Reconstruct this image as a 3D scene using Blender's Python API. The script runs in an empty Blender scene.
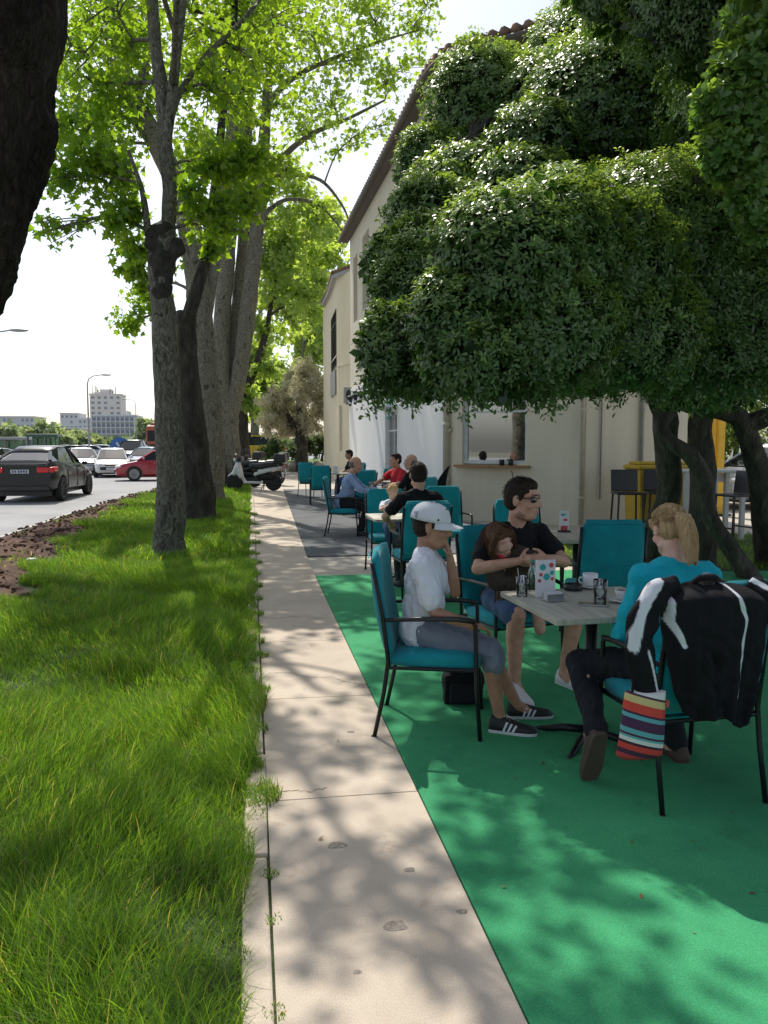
import bpy, bmesh, math, random
import numpy as np
from mathutils import Vector, Matrix, noise
R = math.radians
random.seed(7); rng = np.random.default_rng(11)
scene = bpy.context.scene
COL = scene.collection

# ------------------------------------------------------------------ camera
H, F, YAW, PIT = 1.55, 800.0, R(9.37), R(5.0)
cd = bpy.data.cameras.new('camera'); cam = bpy.data.objects.new('camera', cd); COL.objects.link(cam)
cam.location = (0, 0, H); cam.rotation_euler = (R(90) - PIT, 0, -YAW)
cd.sensor_fit = 'VERTICAL'; cd.sensor_height = 24.0; cd.lens = F / 1024 * 24.0
cd.clip_start = 0.05; cd.clip_end = 3000
scene.camera = cam
def ray(u, v):
    x = (u - 384) / F; z = -(v - 512) / F
    y2 = math.cos(PIT) + z * math.sin(PIT); z2 = -math.sin(PIT) + z * math.cos(PIT)
    return Vector((x * math.cos(YAW) + y2 * math.sin(YAW), -x * math.sin(YAW) + y2 * math.cos(YAW), z2))
def at(u, v, Y):            # world point seen at pixel (u,v) in the vertical plane y = Y
    d = ray(u, v); t = Y / d.y
    return Vector((d.x * t, Y, H + d.z * t))
def gp(u, v, h=0.0):        # world point seen at pixel (u,v) at height h
    d = ray(u, v); t = (h - H) / d.z
    return Vector((d.x * t, d.y * t, h))

# ------------------------------------------------------------------ light
SUN_EL, SUN_AZ = R(53), R(-9)          # azimuth from +Y, negative = to the left
w = bpy.data.worlds.new('World'); scene.world = w; w.use_nodes = True
nt = w.node_tree; bg = nt.nodes['Background']
sky = nt.nodes.new('ShaderNodeTexSky'); sky.sky_type = 'NISHITA'; sky.sun_disc = False
sky.sun_elevation = SUN_EL; sky.sun_rotation = SUN_AZ
sky.air_density = 1.0; sky.dust_density = 1.6; sky.ozone_density = 1.2
hsv = nt.nodes.new('ShaderNodeHueSaturation'); hsv.inputs['Saturation'].default_value = 0.6; hsv.inputs['Value'].default_value = 1.15; nt.links.new(sky.outputs[0], hsv.inputs['Color'])
nt.links.new(hsv.outputs[0], bg.inputs[0]); bg.inputs[1].default_value = 0.15
sd = bpy.data.lights.new('sun', 'SUN'); sun = bpy.data.objects.new('sun', sd); COL.objects.link(sun)
sd.energy = 5.0; sd.angle = R(0.55); sd.color = (1.0, 0.95, 0.86)
sdir = Vector((math.sin(SUN_AZ) * math.cos(SUN_EL), math.cos(SUN_AZ) * math.cos(SUN_EL), math.sin(SUN_EL)))
sun.rotation_euler = sdir.to_track_quat('Z', 'Y').to_euler(); sun.location = (0, 0, 30)
scene.view_settings.view_transform = 'Standard'; scene.view_settings.look = 'None'; scene.view_settings.exposure = 0
scene.cycles.max_bounces = 8; scene.cycles.transparent_max_bounces = 8
scene.cycles.use_denoising = True

# ------------------------------------------------------------------ materials
M = {}
def new_mat(name):
    m = bpy.data.materials.new(name); m.use_nodes = True; M[name] = m
    return m, m.node_tree, m.node_tree.nodes['Principled BSDF']
def N(t, kind, **kw):
    n = t.nodes.new(kind)
    for k, v in kw.items():
        if hasattr(n, k) and not k in n.inputs: setattr(n, k, v)
        else: n.inputs[k].default_value = v
    return n
def ramp(t, src, stops):
    r = t.nodes.new('ShaderNodeValToRGB'); e = r.color_ramp.elements
    while len(e) < len(stops): e.new(0.5)
    for el, (p, c) in zip(e, stops):
        el.position = p; el.color = (*c, 1) if len(c) == 3 else c
    t.links.new(src, r.inputs[0]); return r
def mat(name, col, rough=0.6, col2=None, scale=8.0, bump=0.0, bscale=None, metal=0.0, spec=0.5, stretch=(1, 1, 1), detail=4, sheen=0.0, bdist=0.01, world=False, coat=0.0, sss=0.0):
    m, t, p = new_mat(name)
    if col2 is None: col2 = tuple(c * 0.82 for c in col)
    tc = t.nodes.new('ShaderNodeTexCoord'); mp = t.nodes.new('ShaderNodeMapping'); mp.inputs['Scale'].default_value = stretch
    t.links.new(tc.outputs['Object'], mp.inputs[0])
    n = N(t, 'ShaderNodeTexNoise', Scale=scale, Detail=detail, Roughness=0.6); t.links.new(mp.outputs[0], n.inputs['Vector'])
    r = ramp(t, n.outputs[0], [(0.32, col2), (0.68, col)])
    t.links.new(r.outputs[0], p.inputs['Base Color'])
    p.inputs['Roughness'].default_value = rough; p.inputs['Metallic'].default_value = metal
    p.inputs['Specular IOR Level'].default_value = spec
    if sheen: p.inputs['Sheen Weight'].default_value = sheen
    if coat: p.inputs['Coat Weight'].default_value = coat; p.inputs['Coat Roughness'].default_value = 0.05
    if sss: p.inputs['Subsurface Weight'].default_value = sss; p.inputs['Subsurface Radius'].default_value = (0.02, 0.008, 0.004)
    if bump:
        n2 = N(t, 'ShaderNodeTexNoise', Scale=bscale or scale * 3, Detail=5, Roughness=0.6); t.links.new(mp.outputs[0], n2.inputs['Vector'])
        b = N(t, 'ShaderNodeBump', Strength=bump, Distance=bdist); t.links.new(n2.outputs[0], b.inputs['Height'])
        t.links.new(b.outputs[0], p.inputs['Normal'])
    return m
def leaf_mat(name, trans=0.45, rough=0.45, tcol=(1.6, 1.7, 0.6), spec=0.5):
    m, t, p = new_mat(name)
    a = t.nodes.new('ShaderNodeAttribute'); a.attribute_name = 'Col'
    t.links.new(a.outputs['Color'], p.inputs['Base Color']); p.inputs['Roughness'].default_value = rough
    p.inputs['Specular IOR Level'].default_value = spec
    mul = t.nodes.new('ShaderNodeMix'); mul.data_type = 'RGBA'; mul.blend_type = 'MULTIPLY'; mul.inputs['Factor'].default_value = 1
    t.links.new(a.outputs['Color'], mul.inputs['A']); mul.inputs['B'].default_value = (*tcol, 1)
    tr = t.nodes.new('ShaderNodeBsdfTranslucent'); t.links.new(mul.outputs['Result'], tr.inputs['Color'])
    mx = t.nodes.new('ShaderNodeMixShader'); mx.inputs[0].default_value = trans
    t.links.new(p.outputs[0], mx.inputs[1]); t.links.new(tr.outputs[0], mx.inputs[2])
    t.links.new(mx.outputs[0], t.nodes['Material Output'].inputs['Surface'])
    return m
def attr_mat(name, rough=0.7, bump=0.0, bscale=60, sheen=0):
    m, t, p = new_mat(name)
    a = t.nodes.new('ShaderNodeAttribute'); a.attribute_name = 'Col'
    t.links.new(a.outputs['Color'], p.inputs['Base Color']); p.inputs['Roughness'].default_value = rough; p.inputs['Specular IOR Level'].default_value = .12
    if bump:
        tc = t.nodes.new('ShaderNodeTexCoord'); n2 = N(t, 'ShaderNodeTexNoise', Scale=bscale, Detail=4); t.links.new(tc.outputs['Object'], n2.inputs['Vector'])
        b = N(t, 'ShaderNodeBump', Strength=bump, Distance=0.01); t.links.new(n2.outputs[0], b.inputs['Height']); t.links.new(b.outputs[0], p.inputs['Normal'])
    return m

leaf_mat('plane_leaf', 0.58, 0.5, (2.6, 2.3, 0.7))
leaf_mat('bush_leaf', 0.38, 0.34, (2.4, 2.3, 0.8), 0.7)
leaf_mat('grass_blade', 0.5, 0.5, (2.5, 2.25, 0.75), 0.3)
leaf_mat('far_leaf', 0.35, 0.6, (1.7, 1.7, 0.9))
attr_mat('painted_cloth', 0.8, 0.35, 25)
mat('teal_fabric', (0.008, 0.29, 0.34), 0.85, (0.005, 0.21, 0.26), 6, 0.35, 14, sheen=0.15, spec=0.25)
mat('black_metal', (0.015, 0.016, 0.018), 0.4, metal=0.3)
mat('wood_grey', (0.56, 0.53, 0.45), 0.55, (0.36, 0.34, 0.28), 3, 0.2, 30, stretch=(14, 1, 6))
mat('wood_warm', (0.42, 0.22, 0.09), 0.6, (0.28, 0.13, 0.05), 3, 0.2, 30, stretch=(10, 1, 6))
mat('white_china', (0.8, 0.8, 0.78), 0.25)
mat('black_plastic', (0.02, 0.02, 0.022), 0.35)
mat('black_rubber', (0.022, 0.022, 0.022), 0.8)
mat('steel', (0.55, 0.55, 0.56), 0.3, metal=1.0)
mat('paper_white', (0.78, 0.78, 0.8), 0.7)
mat('ink_teal', (0.03, 0.42, 0.42), 0.6); mat('ink_red', (0.55, 0.08, 0.09), 0.6)
def glass(name, col=(1, 1, 1), rough=0.02, mixv=0.25):
    m, t, p = new_mat(name)
    tr = t.nodes.new('ShaderNodeBsdfTransparent'); tr.inputs[0].default_value = (*col, 1)
    gl = t.nodes.new('ShaderNodeBsdfGlossy'); gl.inputs['Roughness'].default_value = rough
    fr = t.nodes.new('ShaderNodeFresnel'); fr.inputs[0].default_value = 1.5
    ad = N(t, 'ShaderNodeMath', operation='ADD'); ad.inputs[1].default_value = mixv; t.links.new(fr.outputs[0], ad.inputs[0])
    mx = t.nodes.new('ShaderNodeMixShader'); t.links.new(ad.outputs[0], mx.inputs[0]); t.links.new(tr.outputs[0], mx.inputs[1]); t.links.new(gl.outputs[0], mx.inputs[2])
    t.links.new(mx.outputs[0], t.nodes['Material Output'].inputs['Surface']); return m
glass('tumbler_glass', (0.93, 0.96, 0.96), 0.02, 0.08)
glass('green_glass', (0.45, 0.75, 0.6), 0.05, 0.12)
mat('window_glass', (0.02, 0.025, 0.025), 0.02, spec=1.0, coat=1.0); M['window_glass'].node_tree.nodes['Principled BSDF'].inputs['IOR'].default_value = 2.6
mat('car_glass', (0.018, 0.022, 0.025), 0.08, spec=0.35)
mat('skin', (0.62, 0.37, 0.26), 0.6, (0.50, 0.25, 0.165), 22, 0.25, 120, sss=0.12)
mat('skin_fair', (0.70, 0.46, 0.35), 0.6, (0.58, 0.32, 0.23), 22, 0.2, 120, sss=0.12)
mat('skin_tan', (0.46, 0.25, 0.16), 0.6, (0.36, 0.18, 0.11), 22, 0.25, 120, sss=0.1)
mat('lips', (0.42, 0.16, 0.13), 0.45); mat('eye_dark', (0.02, 0.012, 0.01), 0.15); mat('eye_white', (0.6, 0.58, 0.55), 0.3)
hs = dict(stretch=(1, 1, 0.12), bump=0.7, bscale=150, spec=0.2)
mat('hair_dark', (0.035, 0.022, 0.016), 0.65, (0.015, 0.01, 0.008), 120, **hs)
mat('hair_brown', (0.15, 0.075, 0.04), 0.65, (0.06, 0.03, 0.016), 110, **hs)
mat('hair_blond', (0.54, 0.38, 0.20), 0.6, (0.28, 0.18, 0.09), 110, **hs)
mat('hair_light', (0.60, 0.40, 0.2), 0.65, (0.42, 0.26, 0.12), 110, **hs)
mat('hair_grey', (0.22, 0.21, 0.20), 0.65, (0.10, 0.09, 0.09), 110, **hs)
mat('beard', (0.36, 0.21, 0.15), 0.7, (0.26, 0.15, 0.10), 200)
def cloth(name, c, c2=None, b=0.8): return mat(name, c, 0.85, c2, 7, b, 9, sheen=0.05, spec=0.12, bdist=0.025)
cloth('cloth_white', (0.74, 0.75, 0.82), (0.66, 0.67, 0.74)); cloth('cloth_black', (0.014, 0.014, 0.017)); cloth('cloth_grey_blue', (0.22, 0.25, 0.31), (0.16, 0.18, 0.24))
cloth('cloth_denim', (0.07, 0.12, 0.22), (0.04, 0.07, 0.14)); cloth('cloth_turquoise', (0.015, 0.42, 0.52), (0.01, 0.33, 0.42)); cloth('cloth_dark', (0.02, 0.022, 0.028))
cloth('cloth_brown', (0.075, 0.06, 0.045), (0.045, 0.035, 0.028), 1.0); cloth('cloth_blue', (0.32, 0.42, 0.66), (0.25, 0.34, 0.56)); cloth('cloth_red', (0.62, 0.04, 0.05), (0.45, 0.03, 0.04))
cloth('cap_white', (0.70, 0.71, 0.76), None, 0.2)
mat('shoe_brown', (0.09, 0.06, 0.045), 0.8, bump=0.3); mat('shoe_white', (0.7, 0.7, 0.72), 0.6); mat('shoe_black', (0.018, 0.018, 0.02), 0.6)

TMP = bpy.data.scenes.new('workbench')      # empty side scene used to apply modifiers quickly; removed at the end
def baked(o):
    TMP.collection.objects.link(o); vl = TMP.view_layers[0]; vl.update(); dg = vl.depsgraph; dg.update()
    return bpy.data.meshes.new_from_object(o.evaluated_get(dg))
# ------------------------------------------------------------------ object helpers
def tag(o, label=None, cat=None, group=None, kind=None):
    if label: o['label'] = label
    if cat: o['category'] = cat
    if group: o['group'] = group
    if kind: o['kind'] = kind
    return o
def root(name, loc=(0, 0, 0), rz=0.0, label=None, cat=None, group=None):
    o = bpy.data.objects.new(name, None); COL.objects.link(o); o.location = loc; o.rotation_euler = (0, 0, rz)
    o.empty_display_size = 0.2
    return tag(o, label, cat, group)
def link(name, me, m=None, parent=None, loc=None, smooth=False):
    if m is not None:
        for mm in (m if isinstance(m, (list, tuple)) else [m]): me.materials.append(M[mm] if isinstance(mm, str) else mm)
    o = bpy.data.objects.new(name, me); COL.objects.link(o)
    if parent: o.parent = parent
    if loc is not None: o.location = loc
    if smooth: me.polygons.foreach_set('use_smooth', [True] * len(me.polygons))
    return o
def fast_mesh(name, V, Fc, m, parent=None, col=None, smooth=False):
    """V (n,3), Fc (m,k) numpy; col (n,3) per-vertex colour"""
    V = np.asarray(V, dtype=np.float32); Fc = np.asarray(Fc, dtype=np.int32); k = Fc.shape[1]
    me = bpy.data.meshes.new(name)
    me.vertices.add(len(V)); me.vertices.foreach_set('co', V.ravel())
    me.loops.add(Fc.size); me.loops.foreach_set('vertex_index', Fc.ravel())
    me.polygons.add(len(Fc)); me.polygons.foreach_set('loop_start', np.arange(0, Fc.size, k, dtype=np.int32))
    me.polygons.foreach_set('loop_total', np.full(len(Fc), k, dtype=np.int32))
    me.update(calc_edges=True)
    if col is not None:
        at_ = me.color_attributes.new('Col', 'FLOAT_COLOR', 'POINT')
        c4 = np.ones((len(V), 4), dtype=np.float32); c4[:, :3] = col; at_.data.foreach_set('color', c4.ravel())
    return link(name, me, m, parent, smooth=smooth)

class MB:
    """collects simple solids and links them as ONE mesh object"""
    def __init__(s): s.bm = bmesh.new(); s.mi = 0
    def _done(s, vs, mtx=None):
        if mtx is not None: bmesh.ops.transform(s.bm, matrix=mtx, verts=vs)
        for f in {f for v in vs for f in v.link_faces}: f.material_index = s.mi
        return vs
    def box(s, c, d, rz=0, rx=0, ry=0, taper=1.0):
        vs = [s.bm.verts.new((x * d[0] / 2 * (taper if z > 0 else 1), y * d[1] / 2 * (taper if z > 0 else 1), z * d[2] / 2)) for x in (-1, 1) for y in (-1, 1) for z in (-1, 1)]
        for f in ((0, 1, 3, 2), (4, 6, 7, 5), (0, 4, 5, 1), (2, 3, 7, 6), (0, 2, 6, 4), (1, 5, 7, 3)): s.bm.faces.new([vs[i] for i in f])
        return s._done(vs, Matrix.Translation(c) @ Matrix.Rotation(rz, 4, 'Z') @ Matrix.Rotation(ry, 4, 'Y') @ Matrix.Rotation(rx, 4, 'X'))
    def tube(s, pts, rad, n=8, caps=True, wob=0.0, wf=3.0, ridge=0.0):
        pts = [Vector(p) for p in pts]
        if not hasattr(rad, '__len__'): rad = [rad] * len(pts)
        rings = []; up = None
        for i, p in enumerate(pts):
            d = (pts[min(i + 1, len(pts) - 1)] - pts[max(i - 1, 0)])
            d = d.normalized() if d.length > 1e-9 else Vector((0, 0, 1))
            if up is None: up = Vector((1, 0, 0)) if abs(d.x) < 0.9 else Vector((0, 1, 0))
            a = d.cross(up); a = a.normalized() if a.length > 1e-6 else d.orthogonal().normalized(); b = d.cross(a).normalized(); up = -d.cross(a).cross(d) if False else a.cross(d)
            up = b * -1 if False else up
            ring = []
            for j in range(n):
                th = 2 * math.pi * j / n; o = a * math.cos(th) + b * math.sin(th); rr = rad[i]
                if wob: rr *= 1 + wob * noise.noise((p + o * rad[i]) * wf)
                if ridge: q_ = p + o * rad[i]; rr *= 1 + ridge * (.5 - 2.2 * abs(noise.noise(Vector((q_.x * 11, q_.y * 11, q_.z * 4)))) + .8 * abs(noise.noise(Vector((q_.x * 26 + 3, q_.y * 26, q_.z * 12)))))
                ring.append(s.bm.verts.new(p + o * rr))
            rings.append(ring)
        fs = []
        for r0, r1 in zip(rings, rings[1:]):
            for j in range(n): fs.append(s.bm.faces.new((r0[j], r0[(j + 1) % n], r1[(j + 1) % n], r1[j])))
        if caps:
            fs.append(s.bm.faces.new(list(reversed(rings[0])))); fs.append(s.bm.faces.new(rings[-1]))
        for f in fs: f.material_index = s.mi
        return [v for r in rings for v in r]
    def lathe(s, prof, c=(0, 0, 0), n=20, mtx=None):
        rings = [[s.bm.verts.new((r * math.cos(2 * math.pi * j / n), r * math.sin(2 * math.pi * j / n), z)) for j in range(n)] for r, z in prof]
        for r0, r1 in zip(rings, rings[1:]):
            for j in range(n): s.bm.faces.new((r0[j], r0[(j + 1) % n], r1[(j + 1) % n], r1[j]))
        s.bm.faces.new(list(reversed(rings[0]))); s.bm.faces.new(rings[-1])
        return s._done([v for r in rings for v in r], (mtx if mtx is not None else Matrix.Translation(c)))
    def ell(s, c, r, rot=None, n=14, m=10):
        mt = Matrix.Translation(c) @ (rot.to_4x4() if rot is not None else Matrix.Identity(4)) @ Matrix.Diagonal((*r, 1)); N_ = s.bm.verts.new; F_ = s.bm.faces.new
        top = N_(mt @ Vector((0, 0, 1))); bot = N_(mt @ Vector((0, 0, -1)))
        rg = [[N_(mt @ Vector((math.sin(math.pi * i / m) * math.cos(2 * math.pi * j / n), math.sin(math.pi * i / m) * math.sin(2 * math.pi * j / n), math.cos(math.pi * i / m)))) for j in range(n)] for i in range(1, m)]
        fs = []
        for r0, r1 in zip(rg, rg[1:]):
            for j in range(n): fs.append(F_((r0[j], r1[j], r1[(j + 1) % n], r0[(j + 1) % n])))
        for j in range(n): fs.append(F_((top, rg[0][j], rg[0][(j + 1) % n]))); fs.append(F_((bot, rg[-1][(j + 1) % n], rg[-1][j])))
        for f in fs: f.material_index = s.mi
        return [top, bot] + [v for q in rg for v in q]
    def cap(s, p0, r0, p1, r1, n=12):
        p0 = Vector(p0); p1 = Vector(p1); d = p1 - p0; L = d.length
        if L < 1e-6: return s.ell(p0, (r0,) * 3)
        dn = d / L; pts = []; rad = []
        for a in (-80, -55, -25): pts.append(p0 + dn * r0 * math.sin(R(a))); rad.append(r0 * math.cos(R(a)))
        pts.append(p0); rad.append(r0); pts.append(p0.lerp(p1, .5)); rad.append((r0 + r1) / 2); pts.append(p1); rad.append(r1)
        for a in (25, 55, 80): pts.append(p1 + dn * r1 * math.sin(R(a))); rad.append(r1 * math.cos(R(a)))
        return s.tube(pts, rad, n)
    def prism(s, poly, z0, z1, mtx=None):
        a = [s.bm.verts.new((x, y, z0)) for x, y in poly]; b = [s.bm.verts.new((x, y, z1)) for x, y in poly]; n = len(poly)
        s.bm.faces.new(list(reversed(a))); s.bm.faces.new(b)
        for i in range(n): s.bm.faces.new((a[i], a[(i + 1) % n], b[(i + 1) % n], b[i]))
        return s._done(a + b, mtx)
    def quad(s, a, b, c, d):
        vs = [s.bm.verts.new(p) for p in (a, b, c, d)]; f = s.bm.faces.new(vs); f.material_index = s.mi; return vs
    def poly(s, pts):
        vs = [s.bm.verts.new(p) for p in pts]; f = s.bm.faces.new(vs); f.material_index = s.mi; return vs
    def build(s, name, m, parent=None, smooth=False, bevel=0.0, loc=None, seg=2, recalc=True):
        if recalc: bmesh.ops.recalc_face_normals(s.bm, faces=s.bm.faces)
        me = bpy.data.meshes.new(name); s.bm.to_mesh(me); s.bm.free()
        o = link(name, me, m, parent, loc, smooth)
        if bevel:
            b = o.modifiers.new('bevel', 'BEVEL'); b.width = bevel; b.segments = seg; b.limit_method = 'ANGLE'; b.angle_limit = R(40)
        return o
def loft(mb, rings, closed=True, caps=True):
    rs = [[mb.bm.verts.new(p) for p in r] for r in rings]; n = len(rs[0])
    for r0, r1 in zip(rs, rs[1:]):
        for j in range(n if closed else n - 1):
            f = mb.bm.faces.new((r0[j], r0[(j + 1) % n], r1[(j + 1) % n], r1[j])); f.material_index = mb.mi
    if caps and closed:
        mb.bm.faces.new(list(reversed(rs[0]))).material_index = mb.mi; mb.bm.faces.new(rs[-1]).material_index = mb.mi
    return rs
def blob(name, mb, m, parent=None, voxel=0.008, smooth=5, colf=None, disp=0.0, df=12, fold=False):
    """fuses the collected solids into one continuous skin"""
    me = bpy.data.meshes.new(name + '_src'); bmesh.ops.recalc_face_normals(mb.bm, faces=mb.bm.faces); mb.bm.to_mesh(me); mb.bm.free()
    o = bpy.data.objects.new(name, me)
    rm = o.modifiers.new('r', 'REMESH'); rm.mode = 'VOXEL'; rm.voxel_size = voxel; rm.adaptivity = 0
    if smooth: sm = o.modifiers.new('s', 'SMOOTH'); sm.iterations = smooth; sm.factor = 0.5
    me2 = baked(o)
    bpy.data.objects.remove(o); bpy.data.meshes.remove(me); me2.name = name
    n_ = len(me2.vertices); co = np.empty(n_ * 3, dtype=np.float32); me2.vertices.foreach_get('co', co); no = np.empty(n_ * 3, dtype=np.float32); me2.vertices.foreach_get('normal', no)
    co = co.reshape(-1, 3); no = no.reshape(-1, 3)
    if disp:
        a = np.array([noise.noise(Vector(c) * df) for c in co.tolist()], dtype=np.float32)
        b_ = np.array([abs(noise.noise(Vector((c[0] * df * 1.9 + 5, c[1] * df * 1.9, c[2] * df * 1.1)))) for c in co.tolist()], dtype=np.float32)
        co = co + no * (disp * (a * .8 + (.28 - b_) * (.9 if fold else 0)))[:, None]; me2.vertices.foreach_set('co', co.ravel())
    if colf:
        c4 = np.ones((n_, 4), dtype=np.float32); c4[:, :3] = [colf(Vector(c), Vector(q)) for c, q in zip(co.tolist(), no.tolist())]
        at_ = me2.color_attributes.new('Col', 'FLOAT_COLOR', 'POINT'); at_.data.foreach_set('color', c4.ravel())
    me2.update()
    o = link(name, me2, m, parent, smooth=True)
    return o
def copy_tree(o, parent=None):
    c = o.copy(); COL.objects.link(c)
    if parent is not None: c.parent = parent
    for ch in list(o.children): copy_tree(ch, c)
    return c
def dup(o, loc, rz, label=None, group=None):
    c = copy_tree(o); c.location = loc; c.rotation_euler = (0, 0, rz)
    if label: c['label'] = label
    if group: c['group'] = group
    return c
# ================================================================== PEOPLE
def ik(a, t, l1, l2, hint):
    a = Vector(a); t = Vector(t); d = t - a; L = min(d.length, (l1 + l2) * 0.999); dn = d.normalized()
    x = (l1 * l1 - l2 * l2 + L * L) / (2 * L); h = math.sqrt(max(l1 * l1 - x * x, 0))
    hv = Vector(hint); hv = hv - dn * hv.dot(dn); hv = hv.normalized() if hv.length > 1e-6 else dn.orthogonal().normalized()
    return a + dn * x + hv * h, a + dn * L
def hand(mb, wrist, d, nrm, thumb, s=1.0, curl=25, spread=0.0):
    """d: direction of the hand, nrm: palm normal (fingers curl towards it), thumb: vector on the thumb side"""
    d = Vector(d).normalized(); nrm = Vector(nrm); nrm = (nrm - d * nrm.dot(d)).normalized(); a = Vector(thumb); a = (a - d * a.dot(d) - nrm * a.dot(nrm)).normalized()
    rot = Matrix((a, d, nrm)).transposed()
    mb.ell(wrist + d * 0.048 * s, (0.040 * s, 0.052 * s, 0.015 * s), rot)
    mb.cap(wrist, 0.024 * s, wrist + d * 0.05 * s, 0.02 * s)
    for i, L in enumerate((0.070, 0.079, 0.073, 0.056)):
        p = wrist + d * (0.086 - 0.004 * abs(i - 1)) * s + a * (0.030 - 0.020 * i) * s
        fd = (d + a * spread * (1.5 - i) * 0.3).normalized(); c = R(curl * (1 + 0.12 * i))
        q = p + (fd * math.cos(c * .6) + nrm * math.sin(c * .6)) * L * 0.48 * s
        r_ = q + (fd * math.cos(c * 1.5) + nrm * math.sin(c * 1.5)) * L * 0.34 * s
        e = r_ + (fd * math.cos(c * 2.2) + nrm * math.sin(c * 2.2)) * L * 0.22 * s
        mb.cap(p - fd * .02 * s, 0.0098 * s, q, 0.0088 * s, 8); mb.cap(q, 0.0086 * s, r_, 0.0078 * s, 8); mb.cap(r_, 0.0078 * s, e, 0.0068 * s, 8)
    p = wrist + d * 0.022 * s + a * 0.026 * s; q = p + (d * 0.55 + a * 0.7 + nrm * .35).normalized() * 0.042 * s; e = q + (d * 0.85 + a * 0.3 + nrm * .4).normalized() * 0.032 * s
    mb.cap(p, 0.015 * s, q, 0.0105 * s, 8); mb.cap(q, 0.0105 * s, e, 0.0085 * s, 8)
def head_rot(yaw, pitch, roll):   # yaw>0 turns to the left, pitch>0 looks down
    return Matrix.Rotation(R(yaw), 3, 'Z') @ Matrix.Rotation(R(-pitch), 3, 'X') @ Matrix.Rotation(R(roll), 3, 'Y')
def head_body(mb, C, Q, s=1.0, child=False):
    T = lambda x, y, z: C + Q @ Vector((x, y, z)) * s
    k = 0.92 if child else 1
    mb.ell(T(0, -0.012, 0.032), (0.076 * s, 0.094 * s, 0.088 * s), Q)
    mb.ell(T(0, 0.020, -0.025), (0.061 * s, 0.070 * s, 0.088 * s * k), Q)
    mb.ell(T(0, 0.044, -0.080 * k), (0.044 * s, 0.042 * s, 0.034 * s), Q)
    mb.cap(T(-.045, .0, -.07 * k), .026 * s, T(-.02, .05, -.09 * k), .022 * s, 8); mb.cap(T(.045, .0, -.07 * k), .026 * s, T(.02, .05, -.09 * k), .022 * s, 8)
    mb.cap(T(0, .084, .016), .009 * s, T(0, .104 if not child else .094, -.024), .0125 * s, 8)
    for x in (-1, 1):
        mb.ell(T(.013 * x, .092 if not child else .086, -.03), (.008 * s, .009 * s, .008 * s), Q, 8, 6)
        mb.cap(T(.012 * x, .080, .030), .009 * s, T(.045 * x, .064, .030), .009 * s, 8)
        mb.ell(T(.040 * x, .056, -.028), (.022 * s, .022 * s, .020 * s), Q, 10, 8)
        mb.ell(T(.077 * x, -.008, -.006), (.008 * s, .018 * s, .030 * s), Q @ Matrix.Rotation(R(18 * x), 3, 'Z'), 10, 8)
    mb.ell(T(0, .086, -.062), (.022 * s, .010 * s, .013 * s), Q, 10, 8)
def face_parts(P, C, Q, s, eyes=True, brow='hair_dark'):
    T = lambda x, y, z: C + Q @ Vector((x, y, z)) * s
    b = MB(); b.ell(T(0, .0905, -.058), (.019 * s, .0055 * s, .0038 * s), Q, 10, 6); b.ell(T(0, .0900, -.065), (.016 * s, .006 * s, .0045 * s), Q, 10, 6); b.build('lips', 'lips', P, True)
    for x in (-1, 1):
        if eyes:
            b = MB(); b.ell(T(.030 * x, .0785, .008), (.0135 * s, .008 * s, .0065 * s), Q, 10, 8); e = b.build('eye', 'eye_white', P, True)
            b = MB(); b.ell(T(.030 * x, .0845, .008), (.0058 * s, .004 * s, .0058 * s), Q, 8, 6); b.build('iris', 'eye_dark', e, True)
        b = MB(); b.cap(T(.014 * x, .0885, .032), .0035 * s, T(.046 * x, .072, .034), .0028 * s, 6); b.build('eyebrow', brow, P, True)
def shoe(P, heel, ang, pitch, m, sole='shoe_white', s=1.0, stripes=False, roll=0.0):
    """heel: point on the ground below the heel back, ang: heading (0 = +Y local), pitch>0 heel up"""
    Q = Matrix.Translation(heel) @ Matrix.Rotation(ang, 4, 'Z') @ Matrix.Rotation(-pitch, 4, 'X') @ Matrix.Diagonal((s, s, s, 1))
    st = [(0.0, .024, .085), (.015, .037, .108), (.06, .041, .112), (.10, .043, .102), (.15, .048, .083), (.20, .052, .068), (.25, .048, .060), (.28, .036, .050), (.295, .018, .036)]
    mb = MB(); rings = []
    for y, w_, h_ in st:
        ring = []
        for j in range(12):
            th = math.pi * j / 11; ring.append(Q @ Vector((w_ * math.cos(th), y, .022 + (h_ - .022) * math.sin(th) ** 0.8)))
        rings.append(ring)
    loft(mb, rings); up = mb.build('shoe', m, P, True)
    mb = MB(); rings = []
    for y, w_, h_ in st:
        w2 = w_ + .003; z0 = 0.004 if y > .2 else 0.0
        rings.append([Q @ Vector(p) for p in ((-w2 * .93, y, z0), (w2 * .93, y, z0), (w2, y, .024), (-w2, y, .024))])
    loft(mb, rings); mb.build('sole', sole, up, bevel=0.003)
    mb = MB()
    for i in range(5): mb.cap(Q @ Vector((-.016, .095 + i * .016, .106 - i * .009)), .0022 * s, Q @ Vector((.016, .095 + i * .016, .106 - i * .009)), .0022 * s, 6)
    mb.build('laces', 'shoe_white', up)
    if stripes:
        for sx in (-1, 1):
            for i in range(3):
                y = .100 + i * .028
                mb = MB(); a = [Q @ Vector((sx * (.047 + .003 * i), y - .012, .026)), Q @ Vector((sx * (.0475 + .003 * i), y + .002, .026)), Q @ Vector((sx * (.040 + .003 * i), y + .024, .080 - .007 * i)), Q @ Vector((sx * (.0395 + .003 * i), y + .010, .082 - .007 * i))]
                out = (Q.to_3x3() @ Vector((sx, 0, .35))).normalized() * .003
                mb.poly([p + out for p in a]); mb.build('stripe', 'shoe_white', up, recalc=False)
    return up
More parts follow.
